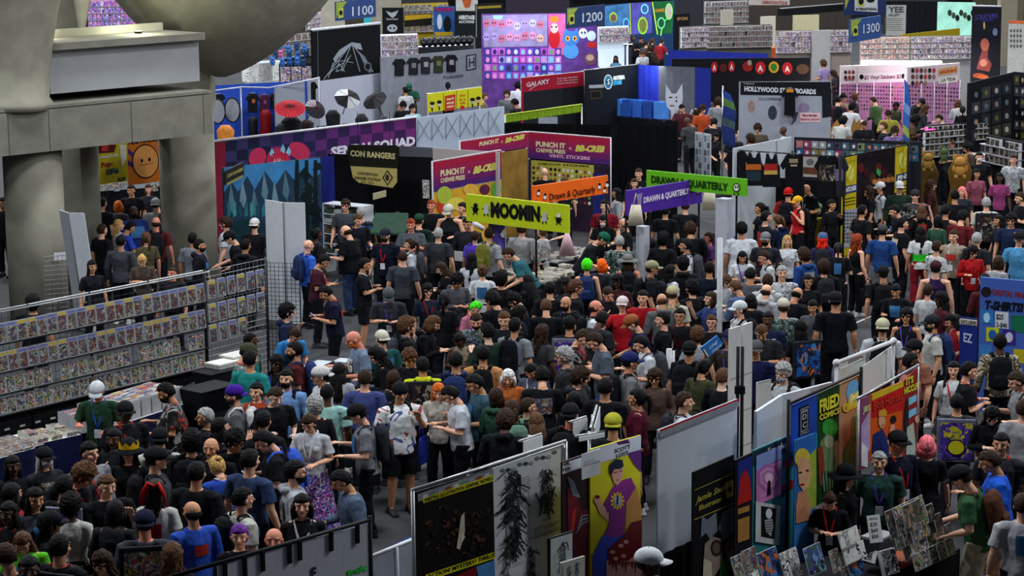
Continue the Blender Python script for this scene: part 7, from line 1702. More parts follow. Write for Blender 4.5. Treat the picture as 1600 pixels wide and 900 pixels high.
def art_menu(p,mb):
  k = mat('3a3c40'); p.text(mb,'YEE',(1388,19),(1412,19),9,k,.03,.012); p.text(mb,'GALLERY',(1388,25),(1406,25),4,k,.02,.012); caplines(p,mb,1382,29,1412,29,7,3,.8)
panel_thing('hanging_banner','white hanging text banner right of the aisle 1300 sign','banner',(1385,8),(1416,8),3.2,56,mat('8c8e8c',.7),art_menu,.03)
panel_thing('drape_wall','dark stage drape behind the white text banner','drape',(1385,2),(1470,2),2.9,60,mat('14161c',.9),None,cloth=True,z0=0)
panel_thing('lit_window','bright pale green lit screen with figures at top right','screen',(1465,3),(1524,4),3.2,34,mat('8ac0b0',.5,0,.2,3,.5),lambda p,mb: [p.oval(mb,1484+i*6,20+(i%3)*4,3.2,5,mat(['24342c','3a4a3a','101a16'][i%3],.6,0,.3,9),.01+i*.001) for i in range(7)],.06,z0=0)
panel_thing('banner','yellow edged counter banner under the lit screen','banner',(1410,54),(1500,44),2.3,60,mat('9a861c',.7),None,.05,z0=0)
panel_thing('sign_board','white sign board with red text at the top','sign',(1170,-6),(1234,-6),3.2,8,mat('b0a8a4',.6),lambda p,mb: p.text(mb,"GEMINI'S BOUTIQUE",(1190,6),(1230,7),5,mat('8a2a24'),.03,.012),.05)
panel_thing('beam_sign','long black sloping canopy beam below the top sign board','canopy',(1224,14),(1322,6),3.0,25,mat('101114',.6),lambda p,mb: p.line(mb,[(1218,13),(1322,5)],1.5,mat('a8aab0'),.02),.3)
# 11. black booth with red circles
def art_A(p,mb):
  for x,y in ((1116,105),(1143,104),(1188,106),(1230,107)): p.oval(mb,x,y,8 if x>1150 else 5,10 if x>1150 else 8.5,mat('a01c20'),.01,20); p.text(mb,'A',(x-4 if x>1150 else x-2.6,y+5),(x+4 if x>1150 else x+2.6,y+5),9,mat('c8c8c8'),.03,.014)
  p.oval(mb,1209,105,8,9,mat('b8881c'),.01); p.oval(mb,1209,105,5,6,mat('2a6a2a'),.014); p.oval(mb,1168,104,8,8,mat('7a1818'),.01); p.oval(mb,1171,98,3.4,4.4,mat('8a7a70'),.014); p.oval(mb,1130,106,6,7,mat('4a1818'),.01); p.oval(mb,1254,108,10,8,mat('4a3424',.6,0,.4,20),.01)
root,pp = panel_thing('stall_wall','long black header wall with red A circles','stall wall',(1050,92),(1266,90),2.7,200,mat('0d0e12',.7),art_A,.06,z0=.0)
# 12. hollywood storyboards stall
def art_holly(p,mb):
  w_ = mat('b8bcc4'); p.poly(mb,[(1157,128),(1298,128),(1298,150),(1157,148)],mat('10131a'),.006); p.text(mb,'HOLLYWOOD STORYBOARDS',(1163,142),(1275,147),7.5,w_,.05,.012); p.text(mb,'Professional',(1162,131.5),(1178,132),2.6,w_,0,.012)
  p.poly(mb,[(1284,140),(1299,138),(1299,182),(1285,184)],mat('14161e'),.008); caplines(p,mb,1287,146,1297,145,8,4,1.6,'8a8e98')
  p.oval(mb,1174,166,5,9,mat('8a7068',.7,0,.3,20),.008); p.text(mb,'ISLAND',(1186,156),(1204,156),4,mat('6a6c74'),.03,.01); p.text(mb,'KINGDOM',(1204,156),(1220,157),4,mat('4a5060'),.03,.01)
  p.oval(mb,1207,176,7,11,mat('2c3440',.7,0,.5,30),.008); p.oval(mb,1256,168,9,7,mat('7a6a8a',.7,0,.3,20),.008); p.poly(mb,[(1236,178),(1248,174),(1244,188),(1236,196),(1239,186)],mat('3a3a4a'),.008)
  p.poly(mb,[(1250,176),(1282,176),(1282,191),(1250,191)],mat('c8a8b0'),.008); p.text(mb,'Mark Moretti',(1254,182),(1276,182),4,mat('8a2a3a'),.04,.012); p.text(mb,'MEDIEVAL FANTASY',(1251,188),(1281,188),3,mat('8a2a3a'),.03,.012)
root,pp = panel_thing('stall_wall','white HOLLYWOOD STORYBOARDS wall with black header','stall wall',(1155,128),(1299,127),2.9,215,mat('8c909c',.7,0,.06,3),art_holly,.05,z0=0)
hang_tee('black tee with orange patch hanging on the storyboards wall',1234,138,22,42,0,'0e0f14',[(-.25,.02,.25,.14,'c07a1c')],pp.shifted(.1))
p,z = pole('white square truss post at the left end of storyboards wall',1152,120,205,.08,'a8acb4','truss_post')
# tall cloth flags
def flag(lab,x,y0,y1,w_,z,cols,txt=None):
  p = Pan((x,y0),(x+w_,y0+3),z); zlo = zb(p,x,y1); t = thing('feather_flag',p.pt(p.L/2,0),lab,'flag'); mb = MB(); n = 14; L = z-zlo
  for i in range(n):
    a,b_ = i/n,(i+1)/n; wv = lambda u: .05*math.sin(u*7); wd = lambda u: p.L*(.55+.45*min(1,u*3))
    vs = [p.pt(wv(a),z-L*a,.02),p.pt(wv(a)+wd(a),z-L*a-.1,0),p.pt(wv(b_)+wd(b_),z-L*b_-.1,0),p.pt(wv(b_),z-L*b_,.02)]
    mb.add(vs+[v-p.n*.01 for v in vs],[(0,1,2,3),(7,6,5,4)],mat(cols[int(i*len(cols)/n)],.7,0,.25,6))
  mb.build('flag_cloth',t); mb = MB(); mb.tube([p.pt(-.02,0),p.pt(-.02,z+.1)],.02,steel(),6); mb.build('pole',t)
  mb = MB(); mb.tube([p.pt(-.02,0),p.pt(-.02,.04)],.22,blk(),12); mb.build('base',t)
flag('blue and lime tall flag left of the storyboards wall',1130,140,224,20,2.9,['1f3a80','4a6a3a','1c2f6a','1a2a60','3a4a50','1a2a60','1a2a60','14204a'])
flag('narrow blue flag in front of the pink sticker stall',1414,124,222,9,3.2,['2a5aa8','1f4a98','6a8ac0','2a5aa8','8a9a3a','1f4a98'])
# 13. pink sticker stall
def stk(x0,y0,x1,y1,rows,cols):
  def f(p,mb):
    rnd = random.Random(x0)
    for j in range(rows):
      for i in range(cols):
        u = (i+.5)/cols; v = (j+.5)/rows; x = x0+(x1-x0)*u; y = y0+(y1-y0)*u*.08+(y1-y0)*v
        p.oval(mb,x,y,(x1-x0)/cols*.34,(y1-y0)/rows*.30,mat(rnd.choice(['4a2a3a','8a4a6a','2a2430','9a6a5a','6a4a7a']),.6,0,0),.008,7)
  return f
def art_sgnA(p,mb): k = mat('7a3a50'); p.poly(mb,[(1340,115),(1414,112),(1414,128),(1340,129)],mat('e0d8dc',.5,0,0),.006); p.text(mb,'$2 Vinyl Stickers $2',(1350,124),(1408,122),6,k,.03,.012); p.oval(mb,1346,120,3.4,4,mat(K_),.01); p.oval(mb,1411,119,2.6,4,mat(K_),.01); [p.oval(mb,1321+(i%3)*6,113+(i // 3)*8,2.6,3.2,mat(['2a2228','8a3a2a','5a3a3a'][i%3]),.01,8) for i in range(6)]; p.poly(mb,[(1312,104),(1339,104),(1339,108),(1312,108)],mat('d8d0d0'),.006); p.text(mb,'apolar',(1319,126),(1336,126),4,k,.03,.012); p.line(mb,[(1339,104),(1340,132)],1,mat('b0a0a8'),.012)
root,pa = panel_thing('sticker_header','bright white header reading $2 Vinyl Stickers on the left side','sign',(1313,103),(1418,100),2.6,131,mat('d8c8cc',.5,0,.03),art_sgnA,.05)
def art_sgnB(p,mb): [p.oval(mb,1426+(i%6)*6.6,110+(i // 6)*10,2.8,4,mat(['2a2228','a83a3a','5a3a3a','8a6a5a'][i%4]),.01,8) for i in range(16)]; p.poly(mb,[(1466,108),(1496,103),(1496,113),(1466,118)],mat('c8905a'),.01); p.poly(mb,[(1466,122),(1496,118),(1496,128),(1466,131)],mat('d8d0c8'),.01); p.text(mb,'stickers',(1468,115),(1494,111),5,mat('a83a2a'),.03,.014); p.text(mb,'LA TIDA',(1470,128),(1493,125),5,mat('3a4a3a'),.03,.014)
root,pb = panel_thing('sticker_header','white sticker header of the pink stall on the right side','sign',(1419,105),(1500,98),2.6,133,mat('c8b8c0',.5,0,.03),art_sgnB,.05)
for lab,p_,x0,x1,y0,y1,rows,cols in (('pink sticker wall under the Vinyl Stickers header',pa,1313,1418,131,172,7,24),('pink sticker wall right of the narrow blue flag',pb,1419,1502,132,176,7,18)):
  p = p_; z1 = zb(p,x0,y0); t = thing('sticker_wall',p.pt(p.L/2,0),lab,'display wall'); mb = MB(); p.board(mb,mat('b880a8',.6,0,.05),0,z1=z1,t=.05); stk(x0,y0,x1,y1,rows,cols)(p,mb); mb.build('sticker_panel',t)
  for k in range(5): mb = MB(); mb.tube([p.pt(p.L*k/4,0,.02),p.pt(p.L*k/4,z1,.02)],.015,mat('c8c0c8')); mb.build('post',t)
for i,(x,y) in enumerate(((1370,100),(1400,97),(1445,98))):
  q = at(x,y,2.7)+V((0,1.2,.5)); l = area('stall_lamp',q,(1.6,.8),160,(1,.95,.9)); t = q
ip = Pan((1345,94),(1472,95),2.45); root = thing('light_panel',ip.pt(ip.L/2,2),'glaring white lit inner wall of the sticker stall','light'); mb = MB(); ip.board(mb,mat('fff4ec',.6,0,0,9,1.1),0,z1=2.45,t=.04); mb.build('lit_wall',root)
# 14. tall portrait banner and right edge booths
def art_port(p,mb):
  O = lambda x,y,rx,ry,c,l: p.oval(mb,x,y,rx,ry,mat(c,.6,0,.15,9),l)
  p.text(mb,'SORAYAMA',(1524,31),(1560,28),8,mat('3a3470'),.02,.01); p.text(mb,'Vanessa',(1532,34),(1552,33),7,mat('2a2a6a'),.02,.01)
  p.poly(mb,[(1540,62),(1534,80),(1528,100),(1526,108),(1546,112),(1550,100),(1543,90),(1545,72)],mat('7a3a34',.6,0,.2),.01); O(1539,70,7,10,'a05a48',.012); O(1536,66,8,8,'20141a',.011); O(1530,118,10,4,'8a3a24',.012); O(1536,120,9,3,'a8522c',.014); O(1538,40,1.4,6,'b89a50',.012); O(1555,50,4,6,'5a6a88',.01); O(1537,98,6,6,'b07060',.013)
root,pp = panel_thing('roll_up_banner','tall dark hanging portrait banner of a woman at upper right','banner',(1519,10),(1564,11),4.3,128,mat('10111c',.6,0,.2,3),art_port,.03)
mb = MB(); mb.tube([pp.pt(0,4.32),pp.pt(pp.L,4.32)],.03,mat('a8aab0')); mb.build('rail',root)
for a in (0.02,pp.L-.02): mb = MB(); mb.tube([pp.pt(a,0,-.08),pp.pt(a,4.3,-.08)],.025,blk()); mb.build('post',root)
panel_thing('poster_board','pale gridded print board right of the brown column','poster',(1576,32),(1602,33),3.6,80,mat('9a9c98',.6),lambda p,mb: ([p.oval(mb,1580+(i%4)*5,48+(i // 4)*8,1.8,3,mat('4a4c50'),.01,6) for i in range(16)],p.poly(mb,[(1576,32),(1602,33),(1602,37),(1576,36)],mat('b8501c'),.01)),.04,z0=0)
def prints(x0,y0,x1,y1,rows,cols,sl,pal):
  def f(p,mb):
    rnd = random.Random(x0+y0)
    for j in range(rows):
      for i in range(cols):
        x = x0+(x1-x0)*i/cols; y = y0+(y1-y0)*j/rows+sl*(x-x0); w_ = (x1-x0)/cols*.84; h_ = (y1-y0)/rows*.84
        p.poly(mb,[(x,y),(x+w_,y+sl*w_),(x+w_,y+sl*w_+h_),(x,y+h_)],mat(rnd.choice(pal),.5,0,.4,14),.006); p.oval(mb,x+w_/2,y+h_*.45,w_*.22,h_*.26,mat(rnd.choice(['8a8c90','a08070','5a6a7a','6a6a30','b0a8a0']),.6,0,.2,20),.009,9)
  return f
BP = ['1a1c22','2a2c34','3a3a42','14161a','3a3c2a']
for lab,a,b,z,by,g in (('black wall of dark framed prints at the right edge',(1583,112),(1625,116),2.8,235,(1585,118,1622,222,6,4,.08)),('black gridded print wall under the tall portrait banner',(1514,130),(1583,113),2.7,230,(1518,140,1582,225,4,4,-.2))):
  root,pp = panel_thing('print_wall',lab,'stall wall',a,b,z,by,mat('14151c',.7),prints(*g,BP),.05,z0=0)
rack('glass case of dark figures below the tall portrait banner',(1445,196),(1540,190),1.5,222,3,12,'small_figure','dark figure in the case below the portrait banner','toy',DARKART,'1a1c24')
t = thing('neon_sign',at(1452,203,1.7),'small pink neon word sign below the sticker stall','sign'); mb = MB(); q = Pan((1443,198),(1464,199),1.9); q.text(mb,'Sexy',(1444,207),(1462,207),9,mat('ff3aa0',.5,0,0,9,2.5),.03,.01); mb.build('neon_tube',t)
# 15. cardboard houses in front of the far crowd
for lab,x0,x1,yb_,z,pts in (('brown cardboard cutout roofline left of the tall cardboard crown',1240,1290,216,1.5,[(0,1),(0,.55),(.3,.5),(.6,.38),(.86,.3),(.9,.0),(1,0),(1,1)]),('brown cardboard cutout peak with sloped sides',1292,1328,216,1.5,[(0,1),(.1,.6),(.45,.12),(.62,.5),(.8,.35),(1,.6),(1,1)]),('tall brown cardboard crown cutout',1330,1352,218,1.7,[(0,1),(0,.4),(.2,0),(.4,.3),(.55,.02),(.75,.3),(.95,.1),(1,1)])):
  p = Pan((x0,yb_-34),(x1,yb_-34),z); t = thing('cardboard_cutout',p.pt(p.L/2,0),lab,'cutout'); mb = MB(); h_ = 38; vs = [p.w(x0+(x1-x0)*a,yb_-34+b_*h_,l) for l in (0,-.05) for a,b_ in pts]; nn = len(pts)
  mb.add(vs,[tuple(range(nn)),tuple(range(2*nn-1,nn-1,-1))]+[(i,(i+1)%nn,nn+(i+1)%nn,nn+i) for i in range(nn)],mat('8a6230',.9,0,.1)); mb.build('board',t)
table('display_table','dark counter carrying the cardboard cutouts',(1236,222),(1356,224),.85,.8,'14151a')
# 16. far right toy and merchandise tables in the crowd
for i,(lab,a,b,c) in enumerate((('dark merchandise table right of the PINS strip',(1425,262),(1500,268),'15161c'),('dark merchandise table below the black print walls',(1500,250),(1600,258),'14151c'))):
  root,P0,e,n,L = table('display_table',lab,a,b,.8,.8,c); lay('boxed_toy',P0,e,n,.8,2,int(L/.3),.28,.3,'boxed toy on the %s'%lab.replace('dark merchandise ',''),'boxed toys on the %s'%lab.replace('dark merchandise ',''),'toy',(.2,.2,.16),MERCH,.15,.15,.03,.1,i+30)
hp = at(1462,250,2.2)
for i,(x,y,s_,c,nm) in enumerate(((1450,250,.26,'8a6a30','tan'),(1500,258,.3,'a87a3a','golden'),(1475,240,.2,'4a5a3a','green'))): plush(x,y,1.9,s_,c,'%s large plush above the right hand merchandise tables'%nm,None)
# distant crowdless back stalls row (dark) to close the view
for i,(x0,x1,c,nm) in enumerate(((480,600,'3a342c','brown'),(600,700,'2c2c30','charcoal'),(790,890,'2a2430','plum'),(1050,1110,'26282e','slate'),(1160,1330,'342e2a','dark brown'),(1380,1480,'2a2a2c','black'),(1520,1640,'3e382e','khaki'))): panel_thing('drape_wall','%s drape wall at the far end of the hall'%nm,'drape',(x0,-6),(x1,-6),2.0,60,mat(c,.9,0,.1),None,cloth=True,z0=0)

mb = MB()
for c,e,n,sz,a in MASS: mb.box(c+ZZ*sz[2]/2,sz,mat('c0c0c4',.6,0,0),(e,n,ZZ)); f = c+n*(sz[1]/2+.003); mb.quad(f-e*sz[0]*.46,f+e*sz[0]*.46,f+e*sz[0]*.46+ZZ*sz[2]*.95,f-e*sz[0]*.46+ZZ*sz[2]*.95,a)
mb.build('boxed_figures',None,'mass of tiny boxed figures on the farthest shelves','toys',None,'stuff')

rack('blue and pink goods rack at the right of the cartoon wall foot',(858,78),(934,80),2.4,104,2,9,'boxed_toy','boxed toy right of the cartoon wall foot','toy',PINKART,'3a3a78')
for i,(x,y,w_,h_,c,nm) in enumerate(((440,196,30,26,'1a1c22','dark folded kimono stand'),(480,190,30,26,'26181c','maroon trimmed black gown'),(500,205,26,26,'15161a','black gown at the counter end'),(395,185,22,30,'1c1e26','black gown left of the red dress'),(540,196,28,26,'17181d','black lace dress'),(378,168,20,30,'14161c','black coat beside the oval wings'))):
  p = at(x,y,1.5); w2 = w_/ppm(p)/2; t = thing('dress_form',(p.x,p.y,0),nm+' in the clothing stall','clothing'); mb = MB()
  mb.tube([V((p.x,p.y,1.55)),V((p.x,p.y,1.45)),V((p.x,p.y,1.15)),V((p.x,p.y,.4))],[(w2*.35,.12),(w2*.7,.2),(w2*.6,.18),(w2,.35)],mat(c,.6,0,.3,12),22); mb.build('garment',t); mb = MB(); mb.tube([V((p.x,p.y,0)),V((p.x,p.y,.6))],.03,blk()); mb.build('stand',t)
rack('low shelves of dark goods before the grey sheet wall',(600,132),(668,126),1.5,152,2,9,'folded_garment','folded garment before the grey sheet wall','clothing',DARKART,'1c1e24')
rack('shelves of figures under the long black header wall',(1112,118),(1154,122),1.7,150,3,6,'small_figure','small figure under the black header wall','toy',DARKART,'14151a')
rack('dim goods rack right of the tee stall',(1440,205),(1500,200),2.0,245,4,8,'boxed_toy','boxed toy right of the tee stall','toy',DARKART,'16171c')
rack('dim goods rack under the black print walls',(1540,210),(1600,222),1.9,250,3,8,'boxed_toy','boxed toy under the black print walls','toy',DARKART,'16171c')
for i,(x,y,c) in enumerate(((1436,262,'5a4018'),(1448,272,'4e3a18'),(1500,268,'624618'))):
  p = at(x,y,1.5); t = thing('wooden_cutout',(p.x,p.y,0),'%s tan wooden cutout figure at the right hand stalls'%('left','middle','right')[i],'cutout'); mb = MB(); mb.tube([V((p.x,p.y,0)),V((p.x,p.y,.4)),V((p.x,p.y,1.1)),V((p.x,p.y,1.5)),V((p.x,p.y,1.9))],[(.3,.04),(.36,.04),(.22,.04),(.3,.04),(.12,.03)],mat(c,.8,0,.15,8),14); mb.build('board',t)

rack('far pink figure stall glimpsed through the concrete gap',(136,0),(212,-2),2.6,42,4,12,'boxed_toy','boxed toy seen through the concrete gap','toy',PINKART,'b88a98',emit=.1)
# == THE CROWD
# --- left, between and beside the concrete columns
P(4,318,200,'person in black at the far left picture edge','m','t')
P(185,322,10,'orange haired person at the table beneath yellow poster','f','l','bob','o','tee','3a3c46')
P(160,318,30,'person in black below the yellow poster','m','l','short','k','tee','121318')
P(205,298,190,'seller in black behind the table below orange poster','m','t','short','k','tee','101116')
P(232,296,170,'second seller in dark top below the orange poster','f','l','long','n','tee','22242c')
P(209,331,150,'bald bearded man in dark blue between the columns','h','d','bald','k','tee','1c2f6a',ex='B')
P(243,320,0,'white cap man in white shirt beside right column','m','l','short','n','tee','b8bcc4',hat='cap_back',hatc='c8ccd2')
P(244,348,0,'bald man in maroon beside the right column','m','r','balding','n','tee','4a1c20',pack='14151a')
P(186,352,80,'long blonde woman in pale blue beside middle column','f','l','long','y','tee','@patch')
P(203,356,60,'dark haired person in bright blue tee between columns','m','t','short','k','tee','2a42a8',pose='reach')
P(189,378,10,'person in grey vest with black sleeves between columns','m','t','short','k','long','3c3e46')
P(222,408,175,'fair woman in brown facing out near the right column','f','l','bun','y','tee','4a4038',pose='phone')
P(144,417,150,'person peering out behind the leaning white panel','f','t','long','k','tee','1a1b22')
P(269,427,200,'short person with reddish face near the right column','m','r','buzz','n','tee','1c1d22',h=.9)
P(160,360,40,'shadowed person in black left of the blonde woman','m','l','short','n','tee','121318')
P(228,372,330,'person in olive tee behind the fair brown clad woman','f','l','ponytail','b','tee','4a4630')
P(310,384,90,'bearded man in black with purple lanyard by right column','m','t','short','k','hood','14161c',ex='Bp')
P(304,374,20,'black haired man in grey behind the bearded man','m','t','short','k','tee','6a6e78')
P(361,372,265,'black cap man in dark tee below the mural','m','l','short','k','tee','14151a',hat='cap',pose='reach')
P(352,350,280,'brown haired person in white below the mural','m','l','tousled','n','tee','a8acb4')
P(398,352,10,'white cap person beside the tall white panel','m','l','short','n','tee','14151a',hat='cap_back',hatc='c0c0c0')
P(384,384,30,'person in dark hoodie beside the tall white panel','m','t','short','k','hood','17181e')
P(52,474,10,'dark haired person behind the left end of grid wall','m','t','afro','k','tee','101116')
# --- ranger stall visitors
P(482,384,60,'bald man in bright blue beside the tall white panel','m','l','bald','n','tee','2f56b8',pack='22305a')
P(495,366,60,'dark person with yellow headband at the ranger stall','f','d','bun','k','tee','1c1c20')
P(505,409,90,'man in maroon tee reading his phone','m','t','short','k','tee','3c1824',pose='phone',ex='wH')
P(540,322,190,'ranger stall seller behind the white shelf','m','l','tousled','n','tee','3a3e44')
P(541,362,300,'stout bald man in black tee before the ranger stall','h','l','balding','n','tee','0f1014','pants','2a3a5a',pose='hold')
P(591,333,0,'grey haired man facing the green counter hood','m','l','short','g','tee','2a2e38',pack=('sheet','blue'))
P(621,340,350,'long dark haired woman beside the green counter hood','f','l','long','n','tee','14151a')
P(642,352,182,'stout auburn haired man in grey facing the camera','h','r','short','r','tee','4a4e56',pose='fold')
P(655,345,20,'green cap person behind the stout auburn man','m','l','short','n','tee','16261e',hat='cap',hatc='1a3c2c')
P(602,368,200,'bearded dark cap man with red lanyard near ranger stall','m','l','short','n','tee','141828',hat='cap',hatc='20242c',ex='Br',pack='14151a')
P(640,382,265,'brown haired woman in white vest and grey shoulder bag','f','l','ponytail','n','tee','b0b4bc',pack='3a3d44')
P(630,402,10,'man in slate tee behind the folded arms man','m','l','buzz','n','tee','3a3e46')
P(570,414,90,'man in black tee and shorts with folded arms','m','t','short','k','tee','111217','shorts','15161c',pose='fold',ex='w')
P(685,366,12,'grey haired man in dark grey tee from behind','m','l','short','g','tee','2e3138')
P(702,330,200,'burly white cap man in sleeveless black by PUNCH IT','h','l','short','n','tank','16181c',hat='cap',hatc='b8b4a8',ex='G',pose='hold')
P(721,326,230,'dark haired man beside the burly white cap man','m','l','short','k','tank','24262c')
P(674,322,190,'seller in black at the PUNCH IT stall corner','m','r','short','r','tee','121318')
P(757,370,10,'person in purple with violet backpack under MOOMIN sign','f','l','short','n','tee','4a40a0',pack='4a2f9a')
P(790,366,40,'person with olive backpack right of the purple poster','m','l','short','n','tee','8a8c92',pack='6a6a2c')
P(816,358,20,'person in grey jacket under the MOOMIN sign','m','l','tousled','n','long','8a8c90')
P(846,362,300,'person in pale patterned tee right of the MOOMIN pole','f','l','bun','b','tee','@patch')
P(797,398,265,'dark haired man in teal leaning over the books','m','l','short','n','tee','2a5a64',pose='lean')
P(737,405,10,'long haired woman in white tee below the purple poster','f','t','long','k','tee','b4b8c0','pants','14151a')
P(754,424,5,'brown bun woman in white tee left of book table','f','l','bun','b','tee','c0c4ca')
P(785,436,40,'black haired person in black at the MOOMIN table corner','m','t','afro','k','tee','141519')
P(700,470,5,'person in black behind the braided woman','f','d','ponytail','k','tee','17181e')
P(668,455,165,'woman with red lanyard and dark wavy hair','f','l','curly','k','tee','1a2030',ex='rp')
# --- PUNCH IT, drawn and quarterly island
P(851,270,350,'bald man in black at the sticker grid wall','m','l','bald','n','tee','0f1015')
P(882,284,0,'brown haired person at the sticker grid wall','f','l','short','b','tee','1c1d22')
P(916,345,185,'seller in black with white mask behind orange sign','f','l','long','k','tee','121318',ex='M',pose='hold')
P(920,374,100,'green cap seller in black tee bending over the table','m','l','short','n','tee','16181e',hat='cap',hatc='1a5a48',pose='lean')
P(991,287,180,'long haired woman in black behind the purple sign','f','l','long','n','tee','131419')
P(998,272,190,'dim figure in black against the black drape','m','l','short','n','tee','121318')
P(963,302,270,'dark haired woman in white under black vest','f','t','long','k','long','9a9ca4')
P(945,322,200,'person in red behind the orange sign end','m','l','short','k','tee','6a1420')
P(1070,322,350,'man in blue jeans behind the purple sign','m','l','short','n','tee','14151a','pants','2a3a60')
P(1040,330,20,'person in black behind the purple sign middle','m','t','short','k','tee','101116')
P(917,416,8,'bright green haired woman in black tank top','f','l','tousled','G','tank','121318',pack='22305a')
P(941,414,30,'bright orange haired person beside the green haired woman','f','l','bob','O','tee','24262e')
P(969,378,5,'grey haired man in dark green leafy shirt','m','l','short','g','tee','@hawaii')
P(981,408,5,'woman in wide grey sun hat with bare shoulders','f','r','long','n','tank','3a3c42',hat='sunhat',hatc='6a6a66',pack='14151a')
P(1010,382,20,'black bob woman in white top with backpack','f','t','bob','k','tee','b8bcc4',pack='14151a')
P(1030,374,30,'black haired person in black beside bob haired woman','m','t','afro','k','tee','15161a')
P(1020,420,90,'tan cap man in black carrying a black backpack','m','t','short','k','tee','15161b',hat='cap',hatc='8a8468',pack='14151a')
P(1050,424,60,'young black haired person in white sleeves','f','t','long','k','tee','b0b4ba',pack='23252b')
P(1071,384,275,'man in white tee facing left at yellow books','m','t','short','k','tee','b8bcc0',pack='3a3d44')
P(1065,412,10,'black haired person in black jacket near the yellow books','m','t','afro','k','hood','17181c')
P(1111,372,255,'glasses wearing woman in purple near green sign pillar','f','r','bun','n','tee','5a3a6a',ex='G')
P(1143,359,8,'big man in white tee seen from behind','h','t','tousled','k','tee','b8bcc4','pants','1c2438')
P(1128,352,20,'grey haired person in purple by the white pillar','m','l','short','g','tee','3a2458')
P(1160,402,182,'smiling short haired woman in white tee, purple lanyard','f','t','bob','k','tee','b8bcc4',ex='p',pose='hold')
P(1110,420,10,'navy clad person with yellow tote in the middle','m','t','short','k','tee','141a2a',bag='c0b028')
P(1187,326,270,'tall man in black tee near the tee shirt stall','m','t','ponytail','k','tee','101116')
P(1203,340,80,'man in black facing the hanging tees','m','l','short','k','tee','14151a')
P(1196,374,200,'bearded grey cap man below the tall man','m','l','short','k','tee','22242a',hat='cap',hatc='6a6c70',ex='B')
P(1194,402,265,'brown haired man in white facing the smiling woman','m','l','short','n','tee','a8acb0',pose='hold',pack='14151a')
P(860,452,10,'person in black at the front of MOOMIN table','m','l','short','k','tee','14151a')
P(826,440,330,'black haired woman in black reaching over book table','f','t','long','k','tee','14151a',pose='reach')
P(885,446,200,'person holding a red tote by the book table','f','d','curly','k','tee','24262c',bag='a02030')
# --- tee stall and its visitors
P(1232,303,20,'red cap person in red and black at the tee stall','m','l','short','n','tee','7a1c1c',hat='cap_back',hatc='b01c1c',pack='14151a')
P(1246,316,250,'yellow cap person in red tank top','f','l','short','n','tank','b01c24',hat='cap',hatc='d8a020',pack='14151a',pose='strap')
P(1260,296,240,'bald seller in black behind the yellow table','m','t','bald','k','tee','0f1014',ex='w',pose='hold')
P(1230,377,178,'long blonde woman in white tee facing the camera','f','l','long','y','tee','b8bcc4','pants','1c2438')
P(1285,374,5,'red haired person in blue beanie and purple tee','f','l','curly','R','tee','2a2650',hat='beanie',hatc='3a5a80',pack='23252b')
P(1287,418,355,'dark haired person in black tee and dark backpack','m','l','afro','n','tee','121318',pack='23252b')
P(1340,376,60,'auburn woman in black tank carrying a large black bag','f','l','curly','r','tank','101114','pants','0f1014',bag='14151a')
P(1379,362,20,'dark cap bearded man in blue tee and grey shorts','m','l','short','k','tee','1f3f78','shorts','6a6c70',hat='cap',hatc='3a3c40',ex='B')
P(1412,350,80,'broad man in black tee behind the striped shirt woman','h','l','short','k','tee','0e0f13')
P(1430,306,190,'man in black tee with red print and headband','m','l','short','k','tee','@blackart',hat='bandana',hatc='2a2a2a')
P(1375,294,260,'black and white cap man in white tee','m','t','short','k','tee','b8bcc4','shorts','15161a',hat='cap',hatc='c8c8c8',pack='14151a')
P(1404,293,182,'white cap man in dark green hoodie','m','l','short','n','hood','1c2c24',hat='cap',hatc='b8b8b8')
P(1398,330,265,'black haired person in black left of headband man','m','l','short','k','tee','131419',pose='hold')
P(1437,363,2,'long haired woman in white shirt with green band','f','t','long','k','tee','c0c4c4','pants','7a1826',ex='S')
P(1465,387,60,'brown haired bearded man in striped shirt','m','l','short','n','tee','@patch',ex='B')
P(1490,370,210,'man in beige shirt right of the striped shirt woman','m','l','short','n','tee','8a8070',ex='w')
P(1520,394,175,'smiling woman in red top with long dark hair','f','l','curly','k','long','a01c20',ex='r',pose='hold')
P(1462,420,15,'maroon cap person in purple tank top','m','l','short','k','tank','2a1c40',hat='cap',hatc='3a1c24')
P(1527,374,40,'grey haired man in dark tee beside the red top woman','m','l','short','g','tee','202228')
P(1541,318,2,'grey haired man carrying a pictured backpack bag','m','l','short','g','tee','b0b0a8','pants','101116',pack=('sheet','dark'))
P(1492,306,10,'black haired man in black tee, centre right crowd','m','t','short','k','tee','121318')
P(1503,300,200,'pink haired person behind the black tee man','f','l','bob','p','tee','2a2c34')
P(1594,310,260,'broad person in black tee at the right edge','h','l','short','n','tee','101116',pose='fold')
P(1592,374,190,'black cap man in sky blue shirt at right edge','m','l','short','k','tee','4a8ab8',hat='cap',hatc='17181c')
P(1526,272,170,'person in pink top behind the merchandise table','f','t','long','k','tee','8a4a5a')
P(1562,278,190,'woman in pink patterned top at the upper right','f','d','long','k','tee','8a3a68')
P(1530,246,180,'masked person in black at the far merchandise table','m','l','short','k','tee','14151a',ex='M')
P(1583,250,200,'person in patterned shirt by the black print walls','m','l','short','n','tee','@patch')
P(1455,290,100,'person in dark red near the PINS strip','f','l','curly','n','tee','3a1c20')
P(1478,330,30,'bare armed man in black beside the aisle crowd','m','t','short','k','tank','14151a')
P(1560,345,250,'woman in dark dress right of the pictured bag','f','t','long','k','dress','1c1a24')
P(1222,427,178,'grey haired man in patterned shirt facing the camera','m','l','short','g','tee','@patch')
P(1262,440,175,'glasses woman in black below the red haired person','f','t','bob','k','tee','15161a',ex='G')
P(1380,428,5,'black cap man in black tee walking up the aisle','m','t','short','k','tee','0f1015','pants','14151a',hat='cap',pack='14151a',pose='walk')
